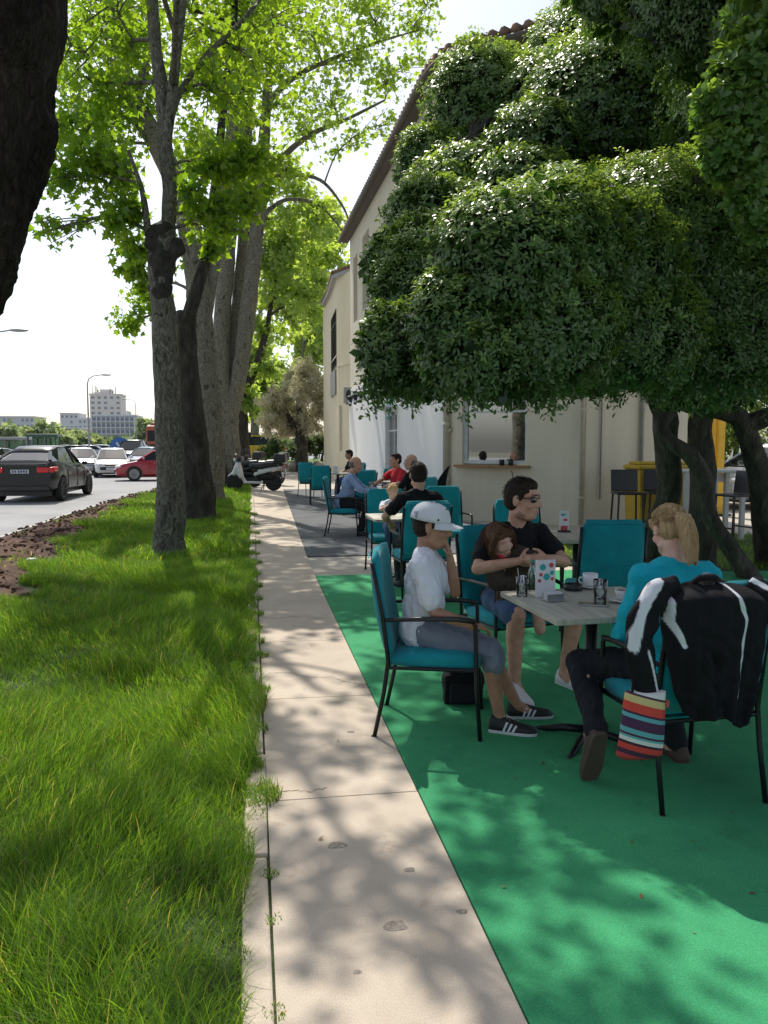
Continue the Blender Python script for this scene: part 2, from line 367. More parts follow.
def person(label, loc, rz, s=1.0, seat=0.46, lean=8, side=0, head=(0, 5, 0), hands=None, elbows=None, feet=None, knees=None, skin='skin', shirt='cloth_white', sleeve=0.55, legs='cloth_dark', leglen='long', hair=('short', 'hair_dark'), shoes=('shoe_black', 'shoe_white'), shoe_pose=None, voxel=0.008, group=None, hidden_legs=False, palm=None, brow='hair_dark', eyes=True, child=False, belly=0.0, stripes=False, curl=25, py=-.07, hk=1.10, world=False, loose=.018):
    P = root('person', loc, rz, label, 'person', group)
    V_ = Vector; pel = V_((0, py, seat + 0.10 * s))
    if world:
        wi = (Matrix.Translation(loc) @ Matrix.Rotation(rz, 4, 'Z')).inverted(); hands = [h if isinstance(h, str) else wi @ V_(h) for h in hands]; feet = [wi @ V_(f) for f in feet]
    L = 0.47 * s; ld = V_((math.sin(R(side)), math.sin(R(lean)), math.cos(R(lean)))).normalized()
    nb = pel + ld * L
    chest = pel + ld * L * .66 + V_((0, .012, 0)); belly_c = pel + ld * L * .33 + V_((0, .01 + belly, 0))
    tr = ld.to_track_quat('Z', 'Y').to_matrix(); tq = Matrix.Rotation(0, 3, 'Z'); tq = (V_((0, 0, 1)).rotation_difference(ld)).to_matrix()
    sw = 0.172 * s; rx = tq @ V_((1, 0, 0)); sh = [nb - ld * .05 * s + rx * sw, nb - ld * .05 * s - rx * sw]
    Q = head_rot(*head); hf = hk if not child else 1.22
    hc = nb + ld * .065 * s + V_((0, .022 * s, .095 * s * (1.15 if child else 1)))+ Q @ V_((0, .015, .02)) * s
    hs_ = s * hf
    ua, fa, th, sn = .285 * s, .255 * s, .43 * s, .415 * s
    hands = hands or [(.14 * s, .36 * s, seat + .2), (-.14 * s, .36 * s, seat + .2)]
    elbows = elbows or [(1, -.6, -.6), (-1, -.6, -.6)]
    feet = feet or [(.1, .42 * s, .085 * s), (-.1, .42 * s, .085 * s)]
    knees = knees or [(.1, .4, 1), (-.1, .4, 1)]
    hips = [pel + V_((.088 * s, .03 * s, -.01)), pel + V_((-.088 * s, .03 * s, -.01))]
    hands = [hc + Q @ V_((.015 if i == 0 else -.015, .122, -.145)) * hs_ if isinstance(h, str) else h for i, h in enumerate(hands)]
    el = []; wr = []; kn = []; an = []
    for i in (0, 1):
        e, t = ik(sh[i], hands[i], ua, fa, elbows[i]); el.append(e); wr.append(t)
        k, t = ik(hips[i], feet[i], th, sn, knees[i]); kn.append(k); an.append(t)
    def torso(mb, g):
        mb.ell(pel, (.158 * s + g, .118 * s + g, .105 * s + g), tq); mb.ell(belly_c, (.138 * s + g, .105 * s + g, .14 * s + g), tq)
        mb.ell(chest, (.155 * s + g, .108 * s + g, .155 * s + g), tq); mb.cap(sh[0], .052 * s + g, sh[1], .052 * s + g)
        mb.cap(sh[0], .045 * s + g, nb + ld * .005, .04 * s + g, 10); mb.cap(sh[1], .045 * s + g, nb + ld * .005, .04 * s + g, 10)
    # body: one continuous skin
    mb = MB(); torso(mb, 0)
    mb.cap(nb - ld * .02, .060 * s, hc + Q @ V_((0, -.025, -.05)) * s, .054 * s)
    head_body(mb, hc, Q, hs_, child)
    for i in (0, 1):
        mb.cap(sh[i], .050 * s, el[i], .037 * s)
        m_ = el[i].lerp(wr[i], .3); mb.cap(el[i], .037 * s, m_, .040 * s); mb.cap(m_, .040 * s, wr[i], .025 * s)
        d = (wr[i] - el[i]).normalized(); sx = 1 if i == 0 else -1
        pm = (palm[i] if palm and palm[i] else None)
        if pm: hand(mb, wr[i], pm[0], pm[1], pm[2], s * (1.0 if not child else .95), pm[3] if len(pm) > 3 else curl)
        else: hand(mb, wr[i], d + V_((0, 0, -.25)), V_((-.2 * sx, 0, -1)), V_((-sx, .2, 0)), s, curl)
        mb.cap(hips[i], .088 * s, kn[i], .057 * s); mk = kn[i].lerp(an[i], .32) + V_((0, -.012 * s, 0))
        mb.cap(kn[i], .055 * s, mk, .054 * s); mb.cap(mk, .053 * s, an[i], .034 * s)
        mb.cap(an[i], .036 * s, an[i] + V_((0, .06 * s, -.03 * s)), .03 * s)
    blob('body', mb, skin, P, voxel, 4)
    # shirt
    mb = MB(); torso(mb, loose * s)
    for i in (0, 1):
        if sleeve >= 1:
            mb.cap(sh[i], .060 * s, el[i], .050 * s); mb.cap(el[i], .050 * s, el[i].lerp(wr[i], (sleeve - 1)), .038 * s)
        else:
            e2 = sh[i].lerp(el[i], sleeve); mb.cap(sh[i], (.048 + loose) * s, e2, (.046 + loose) * s)
    blob('shirt', mb, shirt, P, voxel * 1.1, 4, disp=.018 * s, df=9 / s, fold=True)
    # trousers
    if not hidden_legs:
        mb = MB(); mb.ell(pel - V_((0, 0, .015)), (.172 * s, .135 * s, .105 * s), tq)
        for i in (0, 1):
            if leglen == 'short':
                d2 = hips[i].lerp(kn[i], .93); mb.cap(hips[i], .102 * s, d2, .078 * s)
            elif leglen == 'knee':
                mb.cap(hips[i], .102 * s, kn[i], .076 * s); mb.cap(kn[i], .076 * s, kn[i].lerp(an[i], .15), .078 * s)
            else:
                mb.cap(hips[i], .100 * s, kn[i], .070 * s); mb.cap(kn[i], .070 * s, an[i] + V_((0, 0, .03 * s)), .056 * s)
        blob('trousers', mb, legs, P, voxel * 1.1, 4, disp=.016 * s, df=10 / s, fold=True)
    # shoes
    for i in (0, 1):
        a = an[i]; sx = 1 if i == 0 else -1
        sp = shoe_pose[i] if shoe_pose else None
        if sp: shoe(P, sp[0], sp[1], sp[2], shoes[0], shoes[1], s, stripes)
        else: shoe(P, V_((a.x, a.y - .065 * s, max(a.z - .085 * s, 0.0))), -.15 * sx, 0, shoes[0], shoes[1], s, stripes)
    # face and hair
    face_parts(P, hc, Q, hs_, eyes, brow)
    kind, hm = hair; T = lambda x, y, z: hc + Q @ V_((x, y, z)) * hs_
    mb = MB(); k = hs_
    if kind in ('short', 'receding', 'tail', 'long', 'bob', 'curly'):
        if kind == 'receding':
            mb.ell(T(0, -.034, .002), (.0785 * k, .074 * k, .072 * k), Q)
        else:
            mb.ell(T(0, -.017, .039), (.0785 * k, .093 * k, .0865 * k), Q); mb.ell(T(0, -.042, .0), (.075 * k, .066 * k, .073 * k), Q)
            mb.ell(T(0, .024, .080), (.060 * k, .056 * k, .040 * k), Q)
            for x in (-1, 1): mb.cap(T(.068 * x, .03, .05), .016 * k, T(.074 * x, .014, .005), .007 * k, 8)
        if kind in ('long', 'bob'):
            zb = -.13 if kind == 'long' else -.10
            for x in (-1, 1):
                mb.cap(T(.06 * x, .02, .06), .034 * k, T(.082 * x, .0, -.03), .026 * k); mb.cap(T(.082 * x, .0, -.03), .026 * k, T(.078 * x, .01, zb), .018 * k)
                mb.cap(T(.05 * x, -.06, .0), .05 * k, T(.05 * x, -.06, zb), .03 * k)
            mb.cap(T(-.05, .066, .062), .020 * k, T(.05, .066, .062), .020 * k)   # fringe
            mb.ell(T(0, -.07, -.05), (.07 * k, .04 * k, .08 * k), Q)
        if kind == 'tail':
            mb.ell(T(0, -.095, .03), (.03 * k, .03 * k, .03 * k), Q)
            tl = [T(0, -.115, .035), T(.0, -.148, .005), T(.006, -.150, -.05), T(.012, -.140, -.11), T(.012, -.128, -.165)]; rr = [.022, .036, .036, .028, .010]
            for a, b, r0, r1 in zip(tl, tl[1:], rr, rr[1:]): mb.cap(a, r0 * k, b, r1 * k)
        if kind == 'curly':
            for _ in range(26):
                a = random.uniform(0, 2 * math.pi); z = random.uniform(-.4, 1); q = math.sqrt(1 - z * z)
                y = q * math.sin(a)
                if y > .30 and z < .62: continue
                mb.ell(T(.078 * q * math.cos(a), -.02 + .09 * y, .035 + .085 * z), (.024 * k,) * 3, None, 8, 6)
        h_ = blob('hair', mb, hm, P, max(voxel * .8, .005), 2, disp=(.008 if kind != 'short' else .004) * k, df=40)
        if kind == 'short' and voxel <= .009:
            sb = MB(); ec = Vector((0, -.017, .039)); er = Vector((.0785, .093, .0865))
            for _ in range(1100):
                n_ = Vector(rng.normal(size=3).tolist()).normalized()
                if (n_.y > .25 and n_.z < .55) or n_.z < -.45: continue
                a = ec + Vector((n_.x * er.x, n_.y * er.y, n_.z * er.z)); b_ = a + n_ * random.uniform(.004, .011) + Vector((random.gauss(0, .003), .006 if n_.z > .5 else -.004, -.003 if n_.z < .5 else .001))
                a, b_ = T(*a), T(*b_); sb.tube([a, a.lerp(b_, .5), b_], [.0011, .0009, .0003], 3, caps=False)
            sb.build('strands', hm, h_)
        if kind in ('tail', 'long', 'bob'):     # loose strands
            sb = MB()
            if kind == 'tail':
                ec = Vector((0, -.017, .039)); er = Vector((.0785, .093, .0865)); E_ = Vector((0, -.99, .05))
                for _ in range(420):
                    a = random.uniform(-2.2, 2.2); z = random.uniform(-.55, .75); S_ = Vector((math.sin(a) * math.sqrt(max(.05, 1 - z * z)), math.cos(a) * math.sqrt(max(.05, 1 - z * z)), z))
                    if S_.y > .35 and z < .45: continue
                    S_.normalize(); pts = []; sag = random.uniform(-.05, .05)
                    for k in range(7): t = k / 6; q = (S_.lerp(E_, t) + Vector((0, 0, .35 * math.sin(math.pi * t) * (.4 + z * .5) + sag * math.sin(6 * t)))).normalized() * random.uniform(1.005, 1.025); pts.append(T(ec.x + q.x * er.x, ec.y + q.y * er.y, ec.z + q.z * er.z))
                    sb.tube(pts, [.0006 * k_ for k_ in (1, 2.2, 2.4, 2.4, 2.4, 2.2, 1)], 3, caps=False)
            for _ in range(90):
                if kind == 'tail':
                    a = random.uniform(0, 6.28); ox = math.cos(a) * .03; oz = math.sin(a) * .03
                    pts = [T(ox * .5, -.110 + oz * .3, .035), T(ox, -.150 + oz * .9, .0), T(ox * 1.1 + .006, -.150 + oz, -.06), T(ox + .012, -.140 + oz * .8, -.12), T(ox * .7 + .012, -.128 + oz * .5, -.175 - random.random() * .03)]
                else:
                    x = random.choice((-1, 1)); y0 = random.uniform(-.07, .05)
                    pts = [T(.03 * x, y0, .115), T(.075 * x, y0, .07), T(.095 * x, y0 - .01, .0), T((.098 + random.uniform(-.01, .01)) * x, y0, -.07), T((.085 + random.uniform(-.015, .02)) * x, y0 + random.uniform(-.01, .02), -.12 - random.random() * .03)]
                sb.tube(pts, [.0016 * k, .002 * k, .002 * k, .0016 * k, .0006 * k], 4)
            sb.build('strands', hm, h_)
    return P, dict(hc=hc, Q=Q, s=hs_, el=el, wr=wr, kn=kn, an=an, nb=nb, sh=sh, pel=pel)

# local frame of a person: +Y forward, +X the person's right hand side; index 0 = right, 1 = left
# --- boy in white cap
bx, by, bphi = 0.99, 4.16, R(-17)
boy, J = person('boy in white t-shirt and white cap leaning his face into his hand', (bx, by, 0), bphi - R(90), s=.86, seat=.455, lean=3, head=(-4, 10, 0), hk=1.17, py=-.10, loose=.028,
    hands=[(.165, .19, .60), 'face'], elbows=[(.6, -1, -.8), (-.25, .25, -1)], feet=[(.09, .33, .09), (-.13, .43, .09)],
    skin='skin_tan', shirt='cloth_white', sleeve=.72, legs='cloth_grey_blue', leglen='knee', hair=('short', 'hair_dark'), shoes=('shoe_black', 'shoe_white'), stripes=True, voxel=.007,
    palm=[((-.55, .8, -.25), (0, -.2, -1), (-1, 0, .2), 30), ((.05, -.22, 1), (.1, -1, -.1), (1, .2, 0), 10)])
hc, Q, s_ = J['hc'], J['Q'], J['s']; T = lambda x, y, z: hc + Q @ Vector((x, y, z)) * s_
cb = MB(); rings = []
for i in range(9):
    ph = R(90 * i / 8); rings.append([T(.092 * math.cos(ph) ** .72 * math.cos(t), -.016 + .110 * math.cos(ph) ** .72 * math.sin(t), .032 + .098 * math.sin(ph)) for t in np.linspace(0, 2 * math.pi, 28, endpoint=False)])
loft(cb, rings); capo = cb.build('cap', 'cap_white', boy, True)
cb = MB(); g0 = []; nu = 14
for j in range(nu + 1):
    a = R(22 + 136 * j / nu); xx = math.cos(a); yy = math.sin(a)
    inner = Vector((.088 * xx, -.016 + .104 * yy, .040)); out = Vector((.086 * xx, -.016 + .104 * yy + .078 * math.sin(math.pi * j / nu) ** .55, .026 - .028 * (xx ** 2)))
    g0.append((inner, out))
for (a, b), (c, d) in zip(g0, g0[1:]):
    for z in (0, -.0035): cb.quad(T(a.x, a.y, a.z + z), T(b.x, b.y, b.z + z), T(d.x, d.y, d.z + z), T(c.x, c.y, c.z + z))
cb.build('brim', 'cap_white', capo, recalc=False)
cb = MB(); cb.ell(T(0, -.016, .131), (.008, .008, .004)); cb.build('button', 'cap_white', capo)
cb = MB()
for k in range(4): cb.box(T(.072, -.086 + .003 * k, .070 - .009 * k), (.004, .024, .005), rz=R(30) + bphi - R(90) + R(107))
cb.build('logo', 'ink_blue' if 'ink_blue' in M else mat('ink_blue', (.12, .18, .32), .7), capo)
cb = MB(); w0 = J['wr'][0]; e0 = J['el'][0]; d0 = (w0 - e0).normalized(); cb.tube([w0 - d0 * .018, w0 - d0 * .002], .029, 12); cb.build('wristband', mat('band_orange', (.5, .22, .05), .6), boy)

# --- man in sunglasses with the child on his lap
mphi = R(-76); mx, my = 1.66, 4.96
man, J = person('man in black t-shirt and dark sunglasses holding a small child on his lap', (mx, my, 0), mphi - R(90), s=1.02, seat=.44, lean=15, head=(34, 3, 0), world=True, hk=1.14,
    hands=[(1.575, 4.575, .835), (1.745, 4.565, .85)], elbows=[(1.0, .1, -.75), (-1, .1, -.6)], feet=[(1.55, 4.54, .09), (1.93, 4.70, .09)], knees=[(.15, .6, 1), (-.4, .6, 1)],
    skin='skin', shirt='cloth_black', sleeve=.62, legs='cloth_denim', leglen='short', hair=('short', 'hair_dark'), shoes=('shoe_white', 'shoe_white'), voxel=.007, eyes=False,
    palm=[((-1, .12, .02), (0, -1, .1), (0, .1, 1), 38), ((1, .22, -.08), (0, -1, 0), (0, .1, 1), 34)])
hc, Q, s_ = J['hc'], J['Q'], J['s']; T = lambda x, y, z: hc + Q @ Vector((x, y, z)) * s_
sg = MB()
for x in (-1, 1):
    sg.ell(T(.034 * x, .086 - .006, .008), (.030, .009, .0205), Q @ Matrix.Rotation(R(-16 * x), 3, 'Z'))
    sg.cap(T(.062 * x, .070, .016), .004, T(.080 * x, -.01, .012), .0032, 6)
sg.cap(T(-.014, .094, .016), .0045, T(.014, .094, .016), .0045, 6); sg.cap(T(-.06, .076, .024), .004, T(.06, .076, .024), .004, 6)
sg.build('sunglasses', mat('sunglass_lens', (.006, .006, .008), .08, spec=.8, coat=.5), man, True)
bb = MB(); bb.ell(T(0, .046, -.080), (.046, .045, .035), Q); bb.cap(T(-.046, .005, -.07), .0275, T(-.02, .052, -.09), .0235, 8); bb.cap(T(.046, .005, -.07), .0275, T(.02, .052, -.09), .0235, 8)
blob('beard', bb, 'beard', man, .006, 2)
# child on the lap (world-aligned inside its own root)
kid = root('person', (1.575, 4.74, 0), 0, 'small brown-haired child in brown coat curled up on the lap of the man', 'person')
Qk = Matrix.Rotation(R(-155), 3, 'Z') @ Matrix.Rotation(R(-14), 3, 'X') @ Matrix.Rotation(R(16), 3, 'Y')
kc = Vector((-.075, -.03, .945)); ks = .90
mb = MB(); head_body(mb, kc, Qk, ks, True); mb.cap(kc + Vector((.0, .01, -.07)), .04, (-.01, .03, .84), .045); mb.ell((.02, .05, .74), (.12, .10, .14))
mb.cap((-.06, .0, .82), .045, (-.10, -.08, .70), .035); mb.cap((-.1, -.08, .70), .033, (.0, -.08, .68), .028)
mb.cap((.03, .05, .64), .07, (.12, -.16, .60), .05); mb.cap((.12, -.16, .60), .048, (.13, -.20, .42), .035)
blob('body', mb, 'skin_fair', kid, .006, 3)
mb = MB(); mb.ell((.03, .04, .745), (.145, .115, .15)); mb.ell((.09, -.03, .72), (.14, .12, .13)); mb.cap((-.075, .01, .83), .062, (-.115, -.07, .70), .052); mb.cap((-.115, -.07, .70), .05, (-.02, -.10, .68), .045); mb.ell((.10, .02, .76), (.15, .12, .13)); mb.ell((.04, -.02, .60), (.15, .12, .08)); mb.cap((-.09, .02, .80), .05, (-.03, .06, .86), .05)
mb.cap((.05, .0, .845), .06, (.17, .0, .80), .065); mb.cap((.0, -.06, .62), .09, (.16, -.10, .60), .08); mb.cap((.0, -.13, .60), .055, (.08, -.17, .555), .04); mb.cap((.04, .03, .62), .10, (.15, .0, .64), .09)
blob('coat', mb, 'cloth_brown', kid, .008, 3, disp=.024, df=14, fold=True)
mb = MB(); mb.ell((-.07, -.06, .845), (.035, .02, .014), Matrix.Rotation(R(25), 3, 'Y')); blob('collar', mb, 'cloth_red', kid, .006, 1)
face_parts(kid, kc, Qk, ks, False, 'skin')
T = lambda x, y, z: kc + Qk @ Vector((x, y, z)) * ks
mb = MB(); mb.ell(T(0, -.022, .044), (.078, .085, .078), Qk); mb.ell(T(0, -.05, -.02), (.070, .06, .085), Qk)
for x in (-1, 1): mb.cap(T(.055 * x, .03, .07), .028, T(.084 * x, .014, -.02), .022); mb.cap(T(.084 * x, .014, -.02), .022, T(.080 * x, .0, -.12), .014)
mb.cap(T(-.045, .066, .070), .019, T(.045, .066, .070), .019); mb.cap(T(-.03, .075, .06), .013, T(-.04, .080, .04), .008)
kh = blob('hair', mb, 'hair_brown', kid, .006, 2, disp=.006, df=45)
sb = MB()
for _ in range(110):
    x = random.choice((-1, 1)); y0 = random.uniform(-.08, .06); f = random.uniform(.9, 1.12)
    sb.tube([T(.01 * x, y0 * .6, .132), T(.060 * x, y0, .098), T(.088 * x * f, y0, .02), T(.092 * x * f, y0, -.06), T(.082 * x * f, y0 + random.uniform(-.01, .02), -.11 - random.random() * .05)], [.0014, .002, .002, .0018, .0006], 4)
sb.build('strands', 'hair_brown', kh)

# --- woman seen from behind
wx, wy = 1.90, 3.33
woman, J = person('woman in turquoise top with blond ponytail seen from behind at the near table', (wx, wy, 0), R(4), s=.95, seat=.45, lean=12, head=(-4, 22, 0), hk=1.02,
    hands=[(.16, .36, .72), (-.12, .25, .69)], elbows=[(.9, -.5, -.9), (-.7, -.5, -1)], feet=[(.12, .14, .085), (-.40, -.02, .25)], knees=[(.15, 1, .6), (-.05, 1, .5)],
    skin='skin_fair', shirt='cloth_turquoise', sleeve=1.85, legs='cloth_dark', leglen='long', hair=('tail', 'hair_blond'), shoes=('shoe_brown', 'shoe_brown'), voxel=.007, brow='hair_blond',
    shoe_pose=[None, (Vector((-.41, -.09, .27)), .0, R(70))])
wj = J
# --- family at the second table
p2, J2 = person('man in black t-shirt with cropped dark hair seen from behind at the second table', (1.66, 7.86, 0), R(3), s=1.0, seat=.47, lean=10, head=(-8, 4, 0),
    hands=[(.26, .38, .76), (-.22, .36, .70)], elbows=[(1, -.4, -.7), (-1.3, -.3, -.5)], skin='skin', shirt='cloth_black', sleeve=.6, legs='cloth_dark', hair=('short', 'hair_dark'), shoes=('shoe_black', 'shoe_black'), voxel=.009)
girl, Jg = person('small blond girl in white top sitting at the second table', (1.62, 9.22, 0), R(180), s=.60, seat=.52, lean=12, head=(20, 8, 0),
    hands=[(.04, .20, .84), (-.10, .2, .80)], feet=[(.08, .24, .30), (-.08, .24, .30)], skin='skin_fair', shirt='cloth_white', sleeve=.6, legs='cloth_denim', hair=('curly', 'hair_light'), shoes=('shoe_white', 'shoe_white'), voxel=.008, brow='hair_light', child=True)
# --- three men at the third table
person('balding man in light blue shirt and black trousers on a teal chair', (1.52, 13.12, 0), R(-12) - R(90), s=1.0, seat=.47, lean=22, head=(0, 12, 0),
    hands=[(.10, .50, .74), (-.12, .52, .76)], feet=[(.12, .26, .085), (-.1, .40, .085)], skin='skin', shirt='cloth_blue', sleeve=1.9, legs='cloth_dark', hair=('receding', 'hair_grey'), shoes=('shoe_black', 'shoe_black'), voxel=.011, belly=.03)
person('man in red polo shirt sitting by the white wall', (2.60, 14.35, 0), R(205) - R(90), s=1.0, seat=.47, lean=6, head=(-10, 0, 0),
    hands=[(.10, .48, .76), (-.2, .40, .76)], skin='skin', shirt='cloth_red', sleeve=.65, legs='cloth_dark', hair=('short', 'hair_dark'), shoes=('shoe_black', 'shoe_black'), voxel=.011, belly=.05)
person('grey-haired man in black top with his back turned by the white wall', (2.62, 12.95, 0), R(140) - R(90), s=1.0, seat=.47, lean=8, head=(20, 0, 0),
    skin='skin', shirt='cloth_black', sleeve=1.9, legs='cloth_dark', hair=('receding', 'hair_grey'), shoes=('shoe_black', 'shoe_black'), voxel=.011, belly=.04)
person('man in dark t-shirt at the farthest table', (2.72, 21.9, 0), R(185) - R(90), s=1.0, seat=.47, lean=12, head=(0, 8, 0),
    skin='skin_tan', shirt='cloth_dark', sleeve=.6, legs='cloth_denim', hair=('short', 'hair_dark'), shoes=('shoe_white', 'shoe_white'), voxel=.014)
# ================================================================== FURNITURE
def make_chair():
    P = root('patio_chair', (0, 0, 0), 0, 'x', 'chair', 'teal cushioned terrace chairs')
    # seat cushion
    mb = MB(); rings = []
    for y, hw, z0, z1 in ((-.235, .20, .405, .425), (-.23, .222, .395, .445), (-.1, .236, .39, .468), (.1, .238, .39, .470), (.215, .232, .388, .462), (.238, .222, .392, .445), (.242, .20, .402, .425)):
        rings.append([(-hw * .97, y, z0), (hw * .97, y, z0), (hw, y, z0 + .015), (hw, y, z1 - .02), (hw * .93, y, z1), (0, y, z1 + .004), (-hw * .93, y, z1), (-hw, y, z1 - .02), (-hw, y, z0 + .015)])
    loft(mb, rings); st = mb.build('seat', 'teal_fabric', P, True)
    # backrest, gently hollowed, leaning back, under a slip cover
    mb = MB(); rings = []
    for k in range(13):
        t = k / 12; z = .43 + .555 * t; hw = .232 - .004 * t - (.028 if k == 12 else .008 if k == 11 else 0) - (.01 if k == 0 else 0)
        yb = -.235 - .085 * t - .02 * math.sin(math.pi * t); th = .030 * (1 if 0 < k < 11 else .85 if k == 11 else .45)
        ring = []
        for j in range(11):
            x = -hw + 2 * hw * j / 10; c = .020 * (x / hw) ** 2; e = .35 if j in (0, 10) else 1
            ring.append((x, yb + th * e + c + .003 * math.sin(9 * x + 5 * z), z))
        for j in range(10, -1, -1):
            x = -hw + 2 * hw * j / 10; c = .020 * (x / hw) ** 2; e = .35 if j in (0, 10) else 1
            ring.append((x, yb - th * e + c, z))
        rings.append(ring)
    loft(mb, rings); bk = mb.build('backrest', 'teal_fabric', P, True)
    mb = MB(); mb.tube([(x * .222, -.325 + .020 * (x ** 2) - .031, .955 + .004 * (1 - x * x)) for x in np.linspace(-1, 1, 9)], .0035, 6); mb.tube([(-.225, -.268, .62), (-.226, -.292, .80), (-.222, -.32, .95)], .003, 5); mb.tube([(.225, -.268, .62), (.226, -.292, .80), (.222, -.32, .95)], .003, 5)
    mb.build('piping', 'teal_fabric', bk)
    for x in (-1, 1):
        mb = MB(); mb.tube([(.252 * x, .245, .012), (.250 * x, .225, .3), (.247 * x, .215, .62), (.247 * x, .20, .645)], .0115, 8); l = mb.build('leg', 'black_metal', P, True)
        mb = MB(); mb.lathe([(.014, 0), (.016, .003), (.016, .02), (.012, .024)], (.252 * x, .246, 0), 10); mb.build('foot_cap', 'black_rubber', l)
        mb = MB(); mb.tube([(.246 * x, -.305, .012), (.244 * x, -.255, .25), (.243 * x, -.232, .42), (.243 * x, -.262, .66), (.240 * x, -.318, .93)], .0115, 8); l = mb.build('leg', 'black_metal', P, True)
        mb = MB(); mb.lathe([(.014, 0), (.016, .003), (.016, .02), (.012, .024)], (.246 * x, -.306, 0), 10); mb.build('foot_cap', 'black_rubber', l)
        mb = MB(); mb.tube([(.247 * x, .215, .640), (.250 * x, .12, .652), (.250 * x, -.05, .648), (.245 * x, -.25, .635)], [.013, .014, .013, .010], 8); mb.build('armrest', 'black_plastic', P, True)
    mb = MB(); mb.tube([(-.243, .22, .385), (.243, .22, .385)], .010, 8); mb.tube([(-.243, -.232, .385), (.243, -.232, .385)], .010, 8)
    for x in (-1, 1): mb.tube([(.243 * x, .225, .385), (.243 * x, -.235, .385)], .010, 8)
    mb.build('seat_frame', 'black_metal', P)
    return P
chair0 = make_chair(); used = []
def chair(x, y, phi, label, s=1.0):
    """phi: direction the sitter faces, degrees from +X"""
    rz = R(phi - 90); o = chair0 if not used else copy_tree(chair0); used.append(o); o.location = (x, y, 0); o.rotation_euler = (0, 0, rz); o['label'] = label
    o.scale = (s, s, s); return o
G_ = 'teal chair '
chair(bx - .015, by + .005, -17, 'teal chair with black metal frame under the boy in the white cap')
chair(1.87, 3.26, 94, 'teal chair under the woman, a sports jacket hung over its back')
chair(mx + .01, my + .03, -76, 'teal chair behind the man in sunglasses with the child')
chair(2.66, 5.78, 81, 'empty teal chair with broad plain back between near table and wooden card table')
chair(2.50, 7.98, 195, 'empty teal chair right of the wooden box, seen from its side')
chair(2.60, 7.30, -88, 'empty teal chair half hidden behind the head of the man in sunglasses')
chair(2.42, 9.72, -90, 'empty teal chair under the black folded parasol by the drain pipe')
chair(1.655, 7.84, 93, 'teal chair carrying the man in black t-shirt with his back to us')
chair(1.60, 9.28, -90, 'teal chair behind the small blond girl')
chair(1.50, 13.12, -12, 'teal chair carrying the balding man in the light blue shirt')
chair(1.66, 19.7, 88, 'empty teal chair seen from behind beyond the man in blue shirt, nearer of two')
chair(1.62, 22.6, 60, 'empty teal chair farthest along the path, partly behind another')
chair(2.20, 16.4, 110, 'empty teal chair by the white wall directly behind the man in blue shirt')
chair(2.62, 17.1, 150, 'empty teal chair against the white wall just left of the man in red')
chair(2.62, 14.37, 205, 'teal chair under the man in the red shirt')
chair(2.64, 12.93, 140, 'teal chair under the grey-haired man in black')
chair(2.74, 21.9, 185, 'teal chair under the man at the farthest table')

def make_table(w_=.72, d_=.72):
    P = root('cafe_table', (0, 0, 0), 0, 'x', 'table', 'terrace tables with grey plank tops')
    mb = MB(); mb.box((0, 0, .728), (w_, d_, .030)); mb.build('tabletop', 'wood_grey', P, bevel=.005)
    mb = MB(); mb.tube([(0, 0, .03), (0, 0, .71)], .032, 14); mb.build('pedestal', 'black_metal', P, True)
    mb = MB(); mb.box((0, 0, .705), (.34, .05, .014)); mb.box((0, 0, .691), (.05, .34, .013)); mb.build('bracket', 'black_metal', P)
    for k in range(4):
        a = R(45 + 90 * k); c, s = math.cos(a), math.sin(a)
        mb = MB(); mb.tube([(0.02 * c, .02 * s, .07), (.15 * c, .15 * s, .055), (.27 * c, .27 * s, .022), (.31 * c, .31 * s, .012)], [.022, .02, .016, .013], 8); mb.build('foot', 'black_metal', P, True)
    return P
tb0 = make_table()
def table(x, y, deg, label, first=[True]):
    o = tb0 if first[0] else copy_tree(tb0); first[0] = False; o.location = (x, y, 0); o.rotation_euler = (0, 0, R(deg)); o['label'] = label; return o
TX, TY, TR = 1.70, 3.79, 3
table(TX, TY, TR, 'grey plank topped square table in front of the woman, with menu card and cups')
table(1.62, 8.58, 0, 'pale topped table between the blond girl and the man in black t-shirt')
table(2.78, 6.55, -8, 'small table with a red and white card, in front of the house wall')
table(2.12, 13.62, 0, 'table with drinks between the men in blue and red shirts')
table(2.22, 20.9, 0, 'farthest table, with a white card, by the far house corner')
table(2.70, 16.4, 0, 'bare table by the white wall behind the man in blue shirt')
ZT = .744
def tpos(u, v): p = gp(u, v, ZT); return (p.x, p.y)
# --- things on the near table
mx_, my_ = tpos(545, 597); m = root('menu_card', (mx_, my_, ZT), R(4), 'upright white menu card printed with teal and red circles', 'menu card')
mb = MB(); mb.box((0, 0, .098), (.108, .012, .194)); mb.build('card', 'paper_white', m, bevel=.001)
for (x, z, r, c) in ((-.018, .158, .017, 't'), (.030, .168, .013, 'r'), (-.028, .120, .010, 'r'), (.004, .108, .018, 't'), (.034, .128, .012, 't'), (-.036, .088, .010, 'r'), (.036, .096, .009, 'r')):
    mb = MB(); mb.prism([(r * math.cos(a), r * math.sin(a)) for a in np.linspace(0, 6.283, 20, endpoint=False)], 0, .0012, Matrix.Translation((x, -.0062, z)) @ Matrix.Rotation(R(90), 4, 'X')); mb.build('dot', 'ink_teal' if c == 't' else 'ink_red', m)
nx, ny = tpos(553, 601); o = root('napkin_holder', (nx, ny, ZT), R(8), 'metal napkin holder in front of the menu card', 'napkin holder')
mb = MB(); mb.box((0, 0, .006), (.095, .055, .010)); mb.box((0, -.024, .022), (.095, .004, .034)); mb.box((0, .024, .022), (.095, .004, .034)); mb.build('holder', 'steel', o, bevel=.002)
mb = MB()
